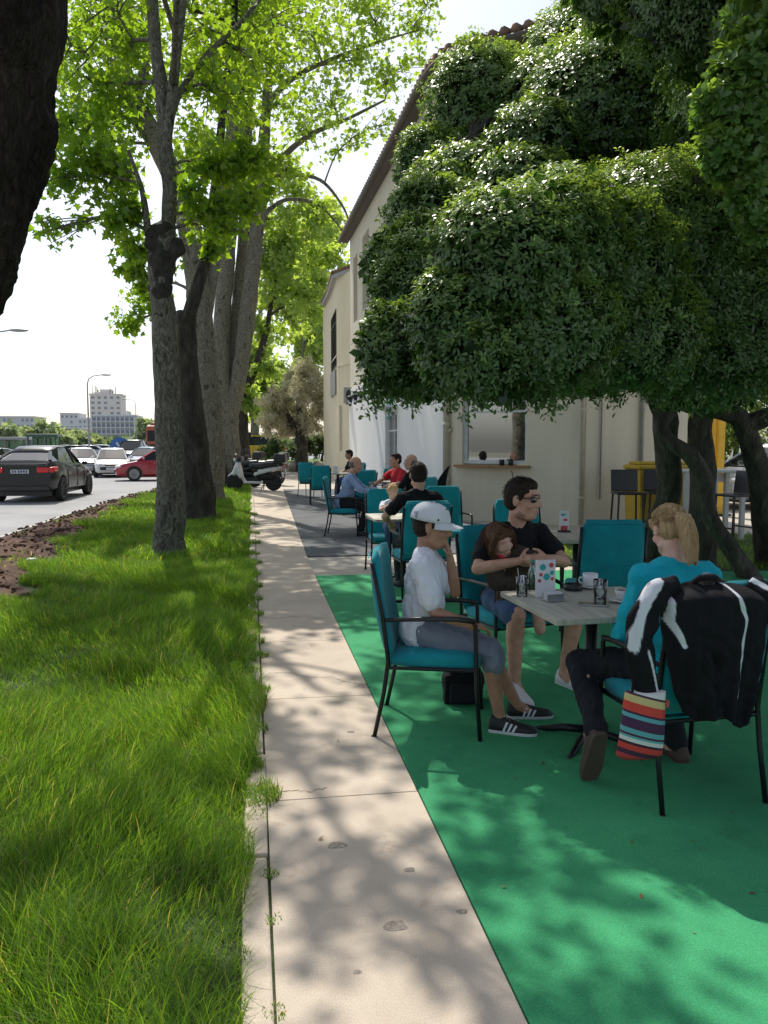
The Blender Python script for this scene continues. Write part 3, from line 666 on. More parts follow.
for k in range(7): mb.box((0, -.018 + .006 * k, .028), (.088, .003, .036), rx=R(random.uniform(-4, 4)))
mb.build('napkins', 'paper_white', o)
def tumbler(name, x, y, label, h=.105, r=.034, m='tumbler_glass', group=None, z=ZT, spoon=False):
    o = root(name, (x, y, z), 0, label, 'glass', group)
    mb = MB(); mb.lathe([(r * .80, 0), (r * .84, .004), (r * .92, h * .5), (r, h), (r * .94, h), (r * .86, h * .5), (r * .76, .014), (.002, .012)], n=24); mb.build('glass_wall', m, o, True)
    if spoon: mb = MB(); mb.cap((-.008, 0, .016), .0018, (-.030, -.012, h + .045), .0015, 6); mb.build('straw', 'white_china', o)
    return o
gx, gy = tpos(522, 596); tumbler('tumbler', gx, gy, 'clear tumbler with a white straw on the left corner of the near table', spoon=True)
gx, gy = tpos(600, 602); tumbler('tumbler', gx, gy, 'faceted tall clear tumbler beside the mobile phone', h=.115, r=.036)
gx, gy = tpos(532, 588); b = root('water_bottle', (gx, gy, ZT), 0, 'small clear bottle with green cap behind the menu card', 'bottle')
mb = MB(); mb.lathe([(.024, 0), (.026, .005), (.026, .075), (.020, .10), (.011, .125), (.011, .14), (.009, .14), (.009, .12), (.018, .098), (.0235, .075), (.0235, .01), (.002, .008)], n=18); mb.build('glass_wall', 'green_glass', b, True)
mb = MB(); mb.lathe([(.0125, .141), (.0125, .156), (.011, .158)], n=14); mb.build('cap', mat('cap_green', (.04, .3, .15), .4), b)
gx, gy = tpos(573, 590); a = root('ashtray', (gx, gy, ZT), 0, 'round black ashtray right of the menu card', 'ashtray')
mb = MB(); mb.lathe([(.046, 0), (.052, .006), (.050, .034), (.044, .034), (.040, .010), (.002, .008)], n=24); mb.build('bowl', 'black_plastic', a, True)
mb = MB(); mb.cap((.020, 0, .014), .0038, (-.01, .02, .013), .0038, 8); mb.build('cigarette_butt', 'white_china', a)
def cup(u, v, label, hang, r=.040, h=.062):
    x, y = tpos(u, v); o = root('coffee_cup', (x, y, ZT), R(hang), label, 'cup', None)
    mb = MB(); mb.lathe([(.030, 0), (.060, .008), (.074, .015), (.073, .018), (.058, .012), (.002, .009)], n=28); mb.build('saucer', 'white_china', o, True)
    mb = MB(); mb.lathe([(r * .55, .012), (r * .8, .022), (r * .96, .045), (r, .012 + h), (r * .94, .012 + h), (r * .88, .045), (.002, .022)], n=26); c = mb.build('cup_body', 'white_china', o, True)
    mb = MB(); mb.tube([(r * .92, 0, .060), (r + .020, 0, .062), (r + .026, 0, .045), (r + .012, 0, .030), (r * .82, 0, .030)], .004, 8); mb.build('handle', 'white_china', c, True)
    mb = MB(); mb.lathe([(r * .9, .058), (r * .9, .060), (.001, .0605)], n=20); mb.build('coffee', mat('coffee', (.12, .06, .03), .3), c)
    mb = MB(); mb.cap((-.05, -.045, .018), .0025, (.03, -.055, .018), .002, 6); mb.ell((.036, -.056, .019), (.012, .008, .002)); mb.build('spoon', 'steel', o)
cup(590, 588, 'large white coffee cup with its handle to the left, far side of the near table', 180, .042, .07)
cup(622, 602, 'small white espresso cup on a saucer beside the woman', 100, .033, .05)
x, y = tpos(593, 605); o = root('mobile_phone', (x, y, ZT), R(68), 'dark mobile phone lying beside the tumbler', 'phone')
mb = MB(); mb.box((0, 0, .004), (.07, .142, .008)); mb.build('casing', 'steel', o, bevel=.003); mb = MB(); mb.box((0, 0, .0085), (.064, .134, .001)); mb.build('screen', 'car_glass', o)
# --- cards, cups and box on the other tables
p = gp(564, 532, ZT); o = root('table_card', (p.x, p.y, ZT), R(-10), 'upright white card with red print on the table by the wall', 'table card')
mb = MB(); mb.box((0, 0, .10), (.085, .006, .185)); mb.build('card', 'paper_white', o)
mb = MB(); mb.box((0, -.0045, .035), (.06, .002, .045)); mb.box((.01, -.0045, .11), (.035, .002, .02)); mb.build('print', 'ink_red', o)
mb = MB(); mb.box((-.01, -.0045, .155), (.04, .002, .018)); mb.build('print', 'ink_teal', o)
mb = MB(); mb.box((0, 0, .008), (.11, .05, .016)); mb.build('stand', 'black_plastic', o)
o = root('wooden_box', (1.93, 8.42, ZT), R(0), 'open wooden box on the end of the second table', 'box')
mb = MB(); mb.box((0, 0, .005), (.24, .16, .010)); mb.box((0, -.075, .06), (.24, .01, .10)); mb.box((0, .075, .06), (.24, .01, .10)); mb.box((-.115, 0, .06), (.01, .139, .10)); mb.box((.115, 0, .06), (.01, .139, .10)); mb.build('crate', 'wood_warm', o)
mb = MB()
for k in range(5): mb.cap((-.08 + .04 * k, .01, .02), .010, (-.08 + .04 * k + random.uniform(-.01, .01), .01, .125), .010, 6)
mb.build('sachets', 'paper_white', o)
o = tumbler('tumbler', 1.42, 8.42, 'small glass in front of the blond girl', h=.09)
tumbler('tumbler', 2.02, 13.5, 'glass on the table of the man in the blue shirt', h=.12); tumbler('tumbler', 2.25, 13.65, 'glass in front of the man in the red shirt', h=.12)
o = root('table_card', (2.15, 20.75, ZT), 0, 'white card on the farthest table', 'table card')
mb = MB(); mb.box((0, 0, .09), (.14, .006, .17)); mb.build('card', 'paper_white', o); mb = MB(); mb.box((0, 0, .006), (.16, .06, .012)); mb.build('stand', 'white_china', o)

# --- jacket on the back of the woman's chair
Mj = Matrix.Translation((1.87, 3.26, 0)) @ Matrix.Rotation(R(4), 4, 'Z'); Mi = Mj.inverted()
jk = root('sports_jacket', (1.87, 3.26, 0), R(4), 'black sports jacket with white stripes hung over the back of a teal chair', 'jacket')
def jl(u, v, Y): return Mi @ at(u, v, Y)
YJ = 2.90
lines = [([(684, 572), (675, 598), (675, 622), (684, 646)], .009), ([(716, 562), (733, 588), (742, 618), (739, 655), (731, 694)], .008), ([(727, 566), (748, 578), (775, 596)], .012)]
L3 = [([Vector((q.x, q.z)) for q in (jl(u, v, YJ - .05) for u, v in pl)], wd) for pl, wd in lines]
def seg_d(p, a, b):
    d = b - a; t = max(0, min(1, (p - a).dot(d) / d.length_squared)); return (p - a - d * t).length
def smooth01(x): x = max(0, min(1, x)); return x * x * (3 - 2 * x)
def stripe_col(p, L):
    w_ = 0
    for pl, wd in L: w_ = max(w_, smooth01((wd - min(seg_d(p, a, b) for a, b in zip(pl, pl[1:]))) / .0022 + .5))
    return [.011 + (.62 - .011) * w_, .011 + (.63 - .011) * w_, .014 + (.68 - .014) * w_]
# body panel: a draped sheet that folds over the top of the backrest
ns, nt = 150, 150; V, C = [], []
Lp = [(0, 662, 592), (.15, 664, 612), (.5, 668, 650), (.8, 676, 690), (1, 684, 706)]; Rp = [(0, 770, 592), (.15, 764, 612), (.5, 758, 650), (.8, 752, 690), (1, 746, 704)]
def ip(tab, t, k): return float(np.interp(t, [q[0] for q in tab], [q[k] for q in tab]))
for j in range(nt + 1):
    t = j / nt
    for i in range(ns + 1):
        q = i / ns; a = jl(ip(Lp, t, 1), ip(Lp, t, 2), YJ); b = jl(ip(Rp, t, 1), ip(Rp, t, 2), YJ)
        x = a.x + (b.x - a.x) * q; z = a.z + (b.z - a.z) * q
        z += .050 * math.sin(math.pi * q) ** .7 * (1 - t) ** 2                       # shoulder line
        z -= .055 * math.sin(math.pi * q) * t ** 2 + .03 * t ** 3 * math.sin(q * 9 + 1)  # uneven hem
        f = (.30 + .9 * t); yy = -.035 - .050 * math.sin(math.pi * min(1, max(0, q))) ** .6
        yy += f * (.013 * math.sin(q * 21 + 1.5 * math.sin(t * 4 + q * 3)) + .008 * math.sin(q * 43 + t * 6)) + .012 * noise.noise(Vector((x * 9, z * 5, 1))) + .010 * (1 - abs(noise.noise(Vector((x * 14 + z * 8, z * 9 - x * 5, 4)))) * 3) * (.5 + .5 * t)
        if t < .10: k = 1 - t / .10; yy += .13 * k ** 1.6; z -= .012 * k ** 3
        if q < .06: yy += .05 * (1 - q / .06) ** 2
        if q > .94: yy += .05 * ((q - .94) / .06) ** 2
        y0 = a.y + (b.y - a.y) * q
        V.append((x, y0 + yy, z)); C.append(stripe_col(Vector((x, z)), L3))
ii, jj = np.meshgrid(np.arange(nt), np.arange(ns), indexing='ij'); b0 = ii * (ns + 1) + jj
fb = fast_mesh('fabric', V, np.stack([b0, b0 + 1, b0 + ns + 2, b0 + ns + 1], -1).reshape(-1, 4), 'painted_cloth', jk, col=np.array(C), smooth=True)
sol = fb.modifiers.new('thickness', 'SOLIDIFY'); sol.thickness = .006; sol.offset = 0
def sleeve(pts, rad, Ls, seed):
    P, r = smooth_path([(*p, q) for p, q in zip(pts, rad)], 18); V, C = [], []; n = 64
    for i, p in enumerate(P):
        d = (P[min(i + 1, len(P) - 1)] - P[max(i - 1, 0)]).normalized(); a = d.cross(Vector((0, 1, 0))).normalized(); b = a.cross(d)
        for j in range(n):
            th = 2 * math.pi * j / n; o = a * math.cos(th) + b * math.sin(th) * .72; s_ = i / len(P)
            k = 1 + .10 * math.sin(s_ * 26 + 1.3 * math.sin(th * 2 + seed)) * (.4 + .6 * math.sin(math.pi * s_)) + .16 * noise.noise(Vector((math.cos(th) * 1.3, math.sin(th) * 1.3, s_ * 7 + seed)))
            q = p + o * r[i] * k; V.append(q); C.append(stripe_col(Vector((q.x, q.z)), Ls) if b.y * math.sin(th) < .25 else [.011, .011, .014])
    m_ = len(P); ii, jj = np.meshgrid(np.arange(m_ - 1), np.arange(n), indexing='ij'); b0 = ii * n + jj; b1 = ii * n + (jj + 1) % n
    return fast_mesh('sleeve', [tuple(v) for v in V], np.stack([b0, b1, b1 + n, b0 + n], -1).reshape(-1, 4), 'painted_cloth', jk, col=np.array(C), smooth=True)
def smooth_path(pts, sub):
    P = [Vector(p[:3]) for p in pts]; r = [p[3] for p in pts]; o, ro = [], []
    for i in range(len(P) - 1):
        p0 = P[max(i - 1, 0)]; p1 = P[i]; p2 = P[i + 1]; p3 = P[min(i + 2, len(P) - 1)]
        for k in range(sub): t = k / sub; o.append(.5 * ((2 * p1) + (-p0 + p2) * t + (2 * p0 - 5 * p1 + 4 * p2 - p3) * t * t + (-p0 + 3 * p1 - 3 * p2 + p3) * t ** 3)); ro.append(r[i] + (r[i + 1] - r[i]) * t)
    return o + [P[-1]], ro + [r[-1]]
def LL(ls): return [([Vector((q.x, q.z)) for q in (jl(u, v, YJ - .05) for u, v in pl)], wd) for pl, wd in ls]
sleeve([jl(676, 584, YJ + .03), jl(658, 594, YJ), jl(643, 618, YJ - .01), jl(640, 652, YJ - .02), jl(648, 698, YJ - .02)], [.035, .056, .062, .058, .044], LL([([(664, 582), (650, 598), (638, 628), (634, 648)], .018), ([(648, 652), (655, 676), (662, 700)], .006)]), 1)
sleeve([jl(748, 582, YJ + .04), jl(764, 596, YJ), jl(782, 624, YJ - .02), jl(790, 665, YJ - .03), jl(782, 712, YJ - .03)], [.035, .058, .062, .058, .05], LL([([(750, 574), (768, 586), (790, 604)], .011), ([(772, 660), (766, 690), (760, 712)], .010)]), 5)
mb = MB(); mb.tube([jl(692, 583, YJ + .04), jl(700, 578, YJ + .0), jl(714, 577, YJ - .0), jl(722, 582, YJ + .05)], [.010, .014, .014, .010], 10); mb.build('collar', 'cloth_black', jk, True)
mb = MB(); q = jl(706, 574, YJ - .0); mb.box(q, (.03, .004, .012)); mb.build('neck_tab', 'cloth_grey_blue', jk)
# --- striped pouch
pc = at(645, 722, 2.87); sp = root('striped_bag', (pc.x, pc.y, 0), R(4), 'soft cloth bag in red, cream, teal and purple stripes hanging below the jacket sleeve', 'bag')
mb = MB(); Zt = at(645, 690, 2.87).z; Zb = at(645, 757, 2.87).z; rings = []
for k in range(15):
    t = k / 14; z = Zt + (Zb - Zt) * t; hw = .088 + .012 * t - (.03 if k == 14 else 0); th = .030 + .014 * math.sin(math.pi * t) - (.018 if k == 14 else 0); sh_ = -.022 * t; dz = 0
    rings.append([(sh_ + hw * math.cos(a) * (1 + .03 * math.sin(7 * a + k * .4)), th * math.sin(a), z - .055 * (hw * math.cos(a) + .1)) for a in np.linspace(0, 2 * math.pi, 40, endpoint=False)])
loft(mb, rings)
m_, t_, p_ = new_mat('striped_fabric'); tc = t_.nodes.new('ShaderNodeTexCoord'); sx = t_.nodes.new('ShaderNodeSeparateXYZ'); t_.links.new(tc.outputs['Object'], sx.inputs[0])
tilt = N(t_, 'ShaderNodeMath', operation='MULTIPLY_ADD'); t_.links.new(sx.outputs['X'], tilt.inputs[0]); tilt.inputs[1].default_value = .30; t_.links.new(sx.outputs['Z'], tilt.inputs[2])
mr = t_.nodes.new('ShaderNodeMapRange'); mr.inputs['From Min'].default_value = Zt; mr.inputs['From Max'].default_value = Zb - .01; t_.links.new(tilt.outputs[0], mr.inputs['Value'])
r_ = ramp(t_, mr.outputs[0], [(0, (.62, .6, .55))]); e = r_.color_ramp; e.interpolation = 'CONSTANT'
r_.color_ramp.elements.remove(r_.color_ramp.elements[0]) if len(r_.color_ramp.elements) > 1 else None
stops = [(0, (.7, .68, .66)), (.07, (.07, .02, .05)), (.10, (.62, .48, .22)), (.20, (.62, .06, .04)), (.33, (.06, .015, .05)), (.36, (.12, .36, .42)), (.42, (.07, .02, .07)), (.57, (.12, .38, .42)), (.64, (.08, .02, .05)), (.67, (.12, .38, .42)), (.70, (.68, .66, .64)), (.76, (.05, .015, .03)), (.80, (.6, .05, .04)), (.88, (.06, .02, .05)), (.95, (.5, .05, .05))]
e.elements[0].position = 0; e.elements[0].color = (*stops[0][1], 1)
for p0, c0 in stops[1:]: q = e.elements.new(p0); q.color = (*c0, 1)
t_.links.new(r_.outputs[0], p_.inputs['Base Color']); p_.inputs['Roughness'].default_value = .85
nn = N(t_, 'ShaderNodeTexNoise', Scale=60); bb_ = N(t_, 'ShaderNodeBump', Strength=.3, Distance=.004); t_.links.new(nn.outputs[0], bb_.inputs['Height']); t_.links.new(bb_.outputs[0], p_.inputs['Normal'])
mb.build('pouch', 'striped_fabric', sp, True)
mb = MB(); mb.tube([(-.06, 0, Zt - .005), (-.035, .02, Zt + .09), (.02, .03, Zt + .12), (.06, .0, Zt - .005)], .006, 8); mb.build('strap', 'cloth_black', sp)
mb = MB(); mb.box((.09, -.01, Zt - .06), (.014, .004, .03)); mb.build('label_tab', 'ink_red', sp)
# --- rucksack on the ground behind the boy's chair
p = gp(463, 704); bp = root('backpack', (p.x, p.y, 0), R(-10), 'black backpack standing on the green carpet under the chair of the boy', 'backpack')
mb = MB(); mb.ell((0, 0, .13), (.13, .09, .13)); mb.box((0, 0, .10), (.23, .14, .18)); mb.ell((0, -.02, .25), (.10, .07, .07)); blob('bag_body', mb, 'cloth_black', bp, .01, 4, disp=.012, df=14)
mb = MB(); mb.box((0, -.085, .09), (.17, .04, .11)); mb.build('front_pocket', 'cloth_dark', bp, bevel=.015); mb = MB(); mb.tube([(-.03, 0, .29), (-.02, 0, .34), (.02, 0, .34), (.03, 0, .29)], .007, 8); mb.build('handle', 'cloth_black', bp)

# --- black parasol folded against the wall (curved fin outline)
a = at(434, 492, 14.6); fin = root('folded_parasol', (a.x, a.y, 0), R(-30), 'folded black parasol cloth with a curved pointed outline by the drain pipe', 'parasol')
Mf = (Matrix.Translation((a.x, a.y, 0)) @ Matrix.Rotation(R(-30), 4, 'Z')).inverted()
outl = [(450, 465), (447.5, 473), (446, 482), (445.5, 492), (445, 512), (430, 512), (430, 497), (435, 487), (440, 477), (445, 470)]
pts = [Mf @ at(u, v, 14.6) for u, v in outl]; mb = MB(); n_ = len(pts)
loft(mb, [[p + Vector((0, y, 0)) for p in pts] for y in (-.03, .03)]); mb.build('canopy', 'cloth_black', fin, bevel=.01)
mb = MB(); q = pts[4]; mb.tube([(q.x - .14, 0, 0.02), (q.x - .1, 0, q.z + .1)], .02, 8); mb.lathe([(.2, 0), (.2, .04), (.03, .06)], (q.x - .14, 0, 0), 16); mb.build('pole', 'black_metal', fin)
# ================================================================== GROUND
def surf_mat(name, cA, cB, s1, cC=None, spots=None, bump=.3, bs=120, rough=.9, mixs=.35, bd=.004, fine=220):
    m, t, p = new_mat(name)
    tc = t.nodes.new('ShaderNodeTexCoord')
    n = N(t, 'ShaderNodeTexNoise', Scale=s1, Detail=6, Roughness=.65); t.links.new(tc.outputs['Object'], n.inputs['Vector'])
    r = ramp(t, n.outputs[0], [(.3, cA), (.7, cB)]); cur = r.outputs[0]
    n2 = N(t, 'ShaderNodeTexNoise', Scale=fine, Detail=3); t.links.new(tc.outputs['Object'], n2.inputs['Vector'])
    r2 = ramp(t, n2.outputs[0], [(.3, (.72, .72, .72)), (.7, (1.18, 1.18, 1.18))])
    mx = t.nodes.new('ShaderNodeMix'); mx.data_type = 'RGBA'; mx.blend_type = 'MULTIPLY'; mx.inputs['Factor'].default_value = mixs + .3
    t.links.new(cur, mx.inputs['A']); t.links.new(r2.outputs[0], mx.inputs['B']); cur = mx.outputs['Result']
    if spots:
        n3 = N(t, 'ShaderNodeTexNoise', Scale=spots[0], Detail=5, Roughness=.7); t.links.new(tc.outputs['Object'], n3.inputs['Vector'])
        r3 = ramp(t, n3.outputs[0], [(spots[1], (1, 1, 1)), (spots[1] + .1, spots[2])])
        mx = t.nodes.new('ShaderNodeMix'); mx.data_type = 'RGBA'; mx.blend_type = 'MULTIPLY'; mx.inputs['Factor'].default_value = 1
        t.links.new(cur, mx.inputs['A']); t.links.new(r3.outputs[0], mx.inputs['B']); cur = mx.outputs['Result']
    t.links.new(cur, p.inputs['Base Color']); p.inputs['Roughness'].default_value = rough; p.inputs['Specular IOR Level'].default_value = .25
    nb = N(t, 'ShaderNodeTexNoise', Scale=bs, Detail=5); t.links.new(tc.outputs['Object'], nb.inputs['Vector'])
    b = N(t, 'ShaderNodeBump', Strength=bump, Distance=bd); t.links.new(nb.outputs[0], b.inputs['Height']); t.links.new(b.outputs[0], p.inputs['Normal'])
    return m
surf_mat('asphalt', (.27, .27, .275), (.37, .37, .37), .35, spots=(1.2, .58, (.8, .8, .8)))
surf_mat('concrete', (.47, .395, .315), (.60, .51, .415), 1.6, spots=(5, .60, (.80, .77, .72)))
surf_mat('pavement', (.42, .37, .31), (.54, .49, .42), .8, spots=(3, .6, (.8, .78, .75)))
surf_mat('green_carpet', (.032, .245, .105), (.062, .37, .155), 1.1, spots=(3.5, .55, (.78, .84, .82)), bump=.5, bs=300, mixs=.7, bd=.003, fine=190)
surf_mat('grey_mat', (.10, .105, .11), (.15, .155, .16), 2, spots=(4, .6, (.8, .8, .8)))
surf_mat('soil', (.055, .030, .020), (.15, .085, .055), 3, bump=.9, bs=14, bd=.05, fine=40)
surf_mat('turf_soil', (.03, .055, .015), (.06, .085, .03), 3, bump=.8, bs=20, bd=.03)
def struct(o): o['kind'] = 'structure'; return o
mb = MB(); mb.quad((-1500, -40, -.262), (1500, -40, -.262), (1500, 2500, -.262), (-1500, 2500, -.262)); struct(mb.build('ground', surf_mat('far_ground', (.16, .17, .12), (.22, .21, .17), .02)))
mb = MB(); mb.quad((-70, -20, -.256), (30, -20, -.256), (30, 130, -.256), (-70, 130, -.256)); struct(mb.build('road', 'asphalt'))
BND = [(-6, -4.7), (8, -4.4), (14.2, -4.17), (19.2, -4.0), (24, -3.65), (27.9, -3.2), (31, -2.5), (33.2, -1.5), (34, -.6)]
GRS = [(-6, -2.1), (6, -2.3), (8.3, -2.47), (12.6, -2.9), (17, -3.1), (22.2, -3.25), (26, -3.0), (30, -2.4), (33.2, -1.45)]
def interp(tab, y):
    return float(np.interp(y, [a for a, b in tab], [b for a, b in tab]))
mb = MB()   # terrace slab and far pavement
poly = [(-.05, -6), (30, -6), (30, 62), (.2, 62), (-1.2, 46), (-1.3, 36), (-.6, 34.1), (-.05, 33.4)]
mb.prism(poly, -.24, 0.0); struct(mb.build('pavement', 'pavement'))
# path slabs with open joints
mb = MB(); ys = [-3.0, 1.32, 3.34, 4.72, 6.1, 7.9, 9.6, 11.4, 13.4, 15.4, 17.6, 19.8, 22.0, 24.4]
for a, b in zip(ys, ys[1:]):
    xr = .700 + max(0, (a - 10) * .018)
    mb.prism([(.045, a + .0025), (xr, a + .0025 + .02 * math.sin(a)), (.700 + max(0, (b - 10) * .018), b - .0025 + .02 * math.sin(b)), (.045, b - .0025)], .001, .018)
struct(mb.build('path', 'concrete', bevel=.003))
mb = MB(); mb.quad((.03, -3, .004), (.69, -3, .004), (.69, 24.4, .004), (.03, 24.4, .004)); struct(mb.build('path_joints', 'turf_soil'))
mb = MB(); mb.prism([(.704, -3), (7.5, -3), (7.5, 8.9), (.704, 9.10)], .001, .022); struct(mb.build('green_carpet', 'green_carpet', bevel=.003))
mb = MB(); mb.prism([(.725, 10.72), (6.0, 10.6), (4.0, 15.0), (3.9, 26.2), (1.0, 26.2)], .001, .016); struct(mb.build('grey_mat', 'grey_mat', bevel=.003))
for (x, y, r, c) in ((.30, 2.92, .035, .5), (.43, 2.38, .036, .5), (.54, 2.70, .020, .6), (.28, 2.18, .012, .3), (.66, 2.42, .018, .6), (.5, 4.1, .02, .6)):   # worn blemishes set in the slabs
    mb = MB(); mb.prism([(x + r * math.cos(a) * (1 + .2 * math.sin(3 * a + x * 9)), y + r * .9 * math.sin(a) * (1 + .2 * math.cos(2 * a))) for a in np.linspace(0, 6.283, 16, endpoint=False)], .012, .0192); struct(mb.build('path_stain', surf_mat('stain', (.16, .13, .10), (.42, .37, .31), 60) if 'stain' not in M else 'stain'))
for pts in (((.05, 3.42), (.14, 3.43), (.22, 3.41), (.33, 3.44)), ((.70, 4.9), (.58, 4.97), (.50, 5.1), (.36, 5.13), (.22, 5.25), (.05, 5.28)), ((.05, 7.0), (.2, 6.93), (.33, 6.98), (.5, 6.88), (.70, 6.9)), ((.30, 9.7), (.36, 10.1), (.33, 10.5), (.40, 11.2))):
    P2 = []
    for (ax, ay), (bx2, by2) in zip(pts, pts[1:]):
        for k in range(6): t = k / 6; P2.append((ax + (bx2 - ax) * t + random.gauss(0, .004), ay + (by2 - ay) * t + random.gauss(0, .006)))
    mb = MB()
    for (ax, ay), (bx2, by2) in zip(P2, P2[1:]): w_ = random.uniform(.0010, .0032); mb.quad((ax, ay - w_, .0190), (bx2, by2 - w_, .0190), (bx2, by2 + w_, .0190), (ax, ay + w_, .0190))
    struct(mb.build('path_crack', 'soil'))
# kerb stones
y = -3.0; k = 0
while y < 24:
    L = .98; j = random.uniform(-.006, .006); mb = MB(); mb.box((-.005 + j, y + L / 2, -.028 + random.uniform(-.006, .006)), (.088, L - .016, .11), rz=R(random.uniform(-.4, .4)))
    o = struct(mb.build('kerb', 'concrete', bevel=.008)); y += L
# road kerb along the verge
mb = MB(); pr = []
for y in np.arange(-6, 34.1, .5): x = interp(BND, y); pr.append((x, y))
rings = [[(x - .13, y, -.25), (x - .13, y, -.06), (x, y, -.045), (x, y, -.25)] for x, y in pr]
loft(mb, rings); struct(mb.build('kerb', surf_mat('kerb_stone', (.40, .39, .36), (.52, .50, .47), 2)))
def height(x, y):
    return .035 * noise.noise(Vector((x * .9, y * .6, 0))) + .012 * noise.noise(Vector((x * 4, y * 4, 3))) - .012
ysv = np.concatenate([np.arange(-6, 14, .12), np.arange(14, 34.2, .25)])
V = []; nxv = 70
for y in ysv:
    xl = interp(BND, y); xg = interp(GRS, y)
    for i in range(nxv + 1):
        x = xl + (-.045 - xl) * i / nxv; z = height(x, y)
        if x < xg + .15:
            f = min(1, (xg + .15 - x) / .3); z += f * (.075 * noise.noise(Vector((x * 3.2, y * 3.2, 7))) + .05 * noise.noise(Vector((x * 9, y * 9, 1))) + .02)
            z -= .10 * max(0, min(1, (xl + .35 - x) / .35))
        V.append((x, y, z))
V = np.array(V); Fv = []; ny = len(ysv)
ii, jj = np.meshgrid(np.arange(ny - 1), np.arange(nxv), indexing='ij'); b0 = ii * (nxv + 1) + jj
Fv = np.stack([b0, b0 + 1, b0 + nxv + 2, b0 + nxv + 1], -1).reshape(-1, 4)
cx = V[Fv].mean(1); gl = np.interp(cx[:, 1], [a for a, b in GRS], [b for a, b in GRS]); soil = cx[:, 0] < gl + .10 * np.sin(cx[:, 1] * 2.3) + .08 * np.sin(cx[:, 1] * 5.1 + 1)
struct(fast_mesh('verge', V, Fv[~soil], 'turf_soil', smooth=True)); struct(fast_mesh('soil_strip', V, Fv[soil], 'soil', smooth=True))
# clods on the bare soil (uncountable)
mb = MB()
for _ in range(1500):
    y = random.uniform(7.5, 30); xl = interp(BND, y) + .12; xg = interp(GRS, y) + .25; x = random.uniform(xl, xg); r = random.uniform(.010, .036)
    mb.ell((x, y, height(x, y) + .04), (r, r * random.uniform(.7, 1.2), r * .7), Matrix.Rotation(random.uniform(0, 3), 3, 'Z'), 6, 4)
o = mb.build('soil_clods', 'soil', smooth=False); o['kind'] = 'stuff'
mb = MB(); q = gp(32, 563); mb.ell((q.x, q.y, .05), (.07, .05, .018)); tag(mb.build('litter_paper', 'paper_white'), 'crumpled scrap of white paper on the bare soil by the road', 'paper scrap')

# ------------------------------------------------------------------ grass blades
def blades(n, xr, yr, hmin, hmax, wd, reject, clump=1.0, seed=1):
    g = np.random.default_rng(seed); x = g.uniform(*xr, n); y = g.uniform(*yr, n)
    keep = reject(x, y); x = x[keep]; y = y[keep]; n = len(x)
    pat = .5 + .5 * np.sin(x * 5.1 + 1.7 * np.sin(y * 2.3)) * np.sin(y * 3.7 + 1.3 * np.sin(x * 3.1)); pat2 = .5 + .5 * np.sin(x * 1.9 + y * 1.3) * np.sin(y * 1.1 - x * .7)
    h = (hmin + (hmax - hmin) * g.random(n) ** 1.5) * (.45 + .7 * pat + .35 * pat2); ang = g.uniform(0, 2 * np.pi, n) ; ben = g.uniform(.15, .95, n) * h
    ca = 1.2 * np.sin(x * 2.7 + y * 1.9); h = np.where(x > -.045, h * .75, h); dirx = np.cos(ang * .6 + ca); diry = np.sin(ang * .6 + ca)
    z0 = np.where((x > -.05) & (x < .12), .018, -.02); w_ = wd * (.6 + .8 * g.random(n)) * (h / hmax) ** .3
    px, py = -diry, dirx
    # blade facing: mix so that they do not all show edge on
    fa = g.uniform(0, 2 * np.pi, n); px = np.cos(fa); py = np.sin(fa)
    V = np.zeros((n, 7, 3)); ts = (0, .4, .75, 1)
    for k, t in enumerate(ts):
        ox = dirx * ben * t ** 2; oy = diry * ben * t ** 2; oz = z0 + h * t * (1 - .32 * (ben / h) * t)
        wk = w_ * (1, .85, .5, 0)[k]
        if k < 3:
            V[:, 2 * k, 0] = x + ox - px * wk; V[:, 2 * k, 1] = y + oy - py * wk; V[:, 2 * k, 2] = oz
            V[:, 2 * k + 1, 0] = x + ox + px * wk; V[:, 2 * k + 1, 1] = y + oy + py * wk; V[:, 2 * k + 1, 2] = oz
        else: V[:, 6, 0] = x + ox; V[:, 6, 1] = y + oy; V[:, 6, 2] = oz
    base = (np.arange(n) * 7)[:, None]
    Fq = np.concatenate([base + np.array([[0, 1, 3, 2]]), base + np.array([[2, 3, 5, 4]]), base + np.array([[4, 5, 6, 6]])], 0)
    tri = np.concatenate([base + np.array([[a, b, c]]) for a, b, c in ((0, 1, 3), (0, 3, 2), (2, 3, 5), (2, 5, 4), (4, 5, 6))], 0)
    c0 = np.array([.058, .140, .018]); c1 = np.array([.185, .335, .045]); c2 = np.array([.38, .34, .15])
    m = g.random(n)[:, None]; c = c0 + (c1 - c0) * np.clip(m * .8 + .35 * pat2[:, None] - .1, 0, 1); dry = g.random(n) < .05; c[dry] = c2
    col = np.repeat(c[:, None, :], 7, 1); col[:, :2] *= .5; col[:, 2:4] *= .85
    return V.reshape(-1, 3), tri, col.reshape(-1, 3)
def rej(x, y):
    gl = np.interp(y, [a for a, b in GRS], [b for a, b in GRS]) + .18 * np.sin(y * 2.3) + .14 * np.sin(y * 5.1 + 1) + .05
    edge = np.where((y > 3.45) & (y < 11.2), .030 * np.sin(y * 3.3) + .018, -.055) + .022 * np.sin(y * 7) + .025 * np.sin(y * 2.9)
    vis = x > -.36 * y - .6
    patch = (np.sin(x * 3 + y * 2) * np.sin(y * 1.7 - x * 2.2) > .93)
    return (x > gl) & (x < edge) & vis
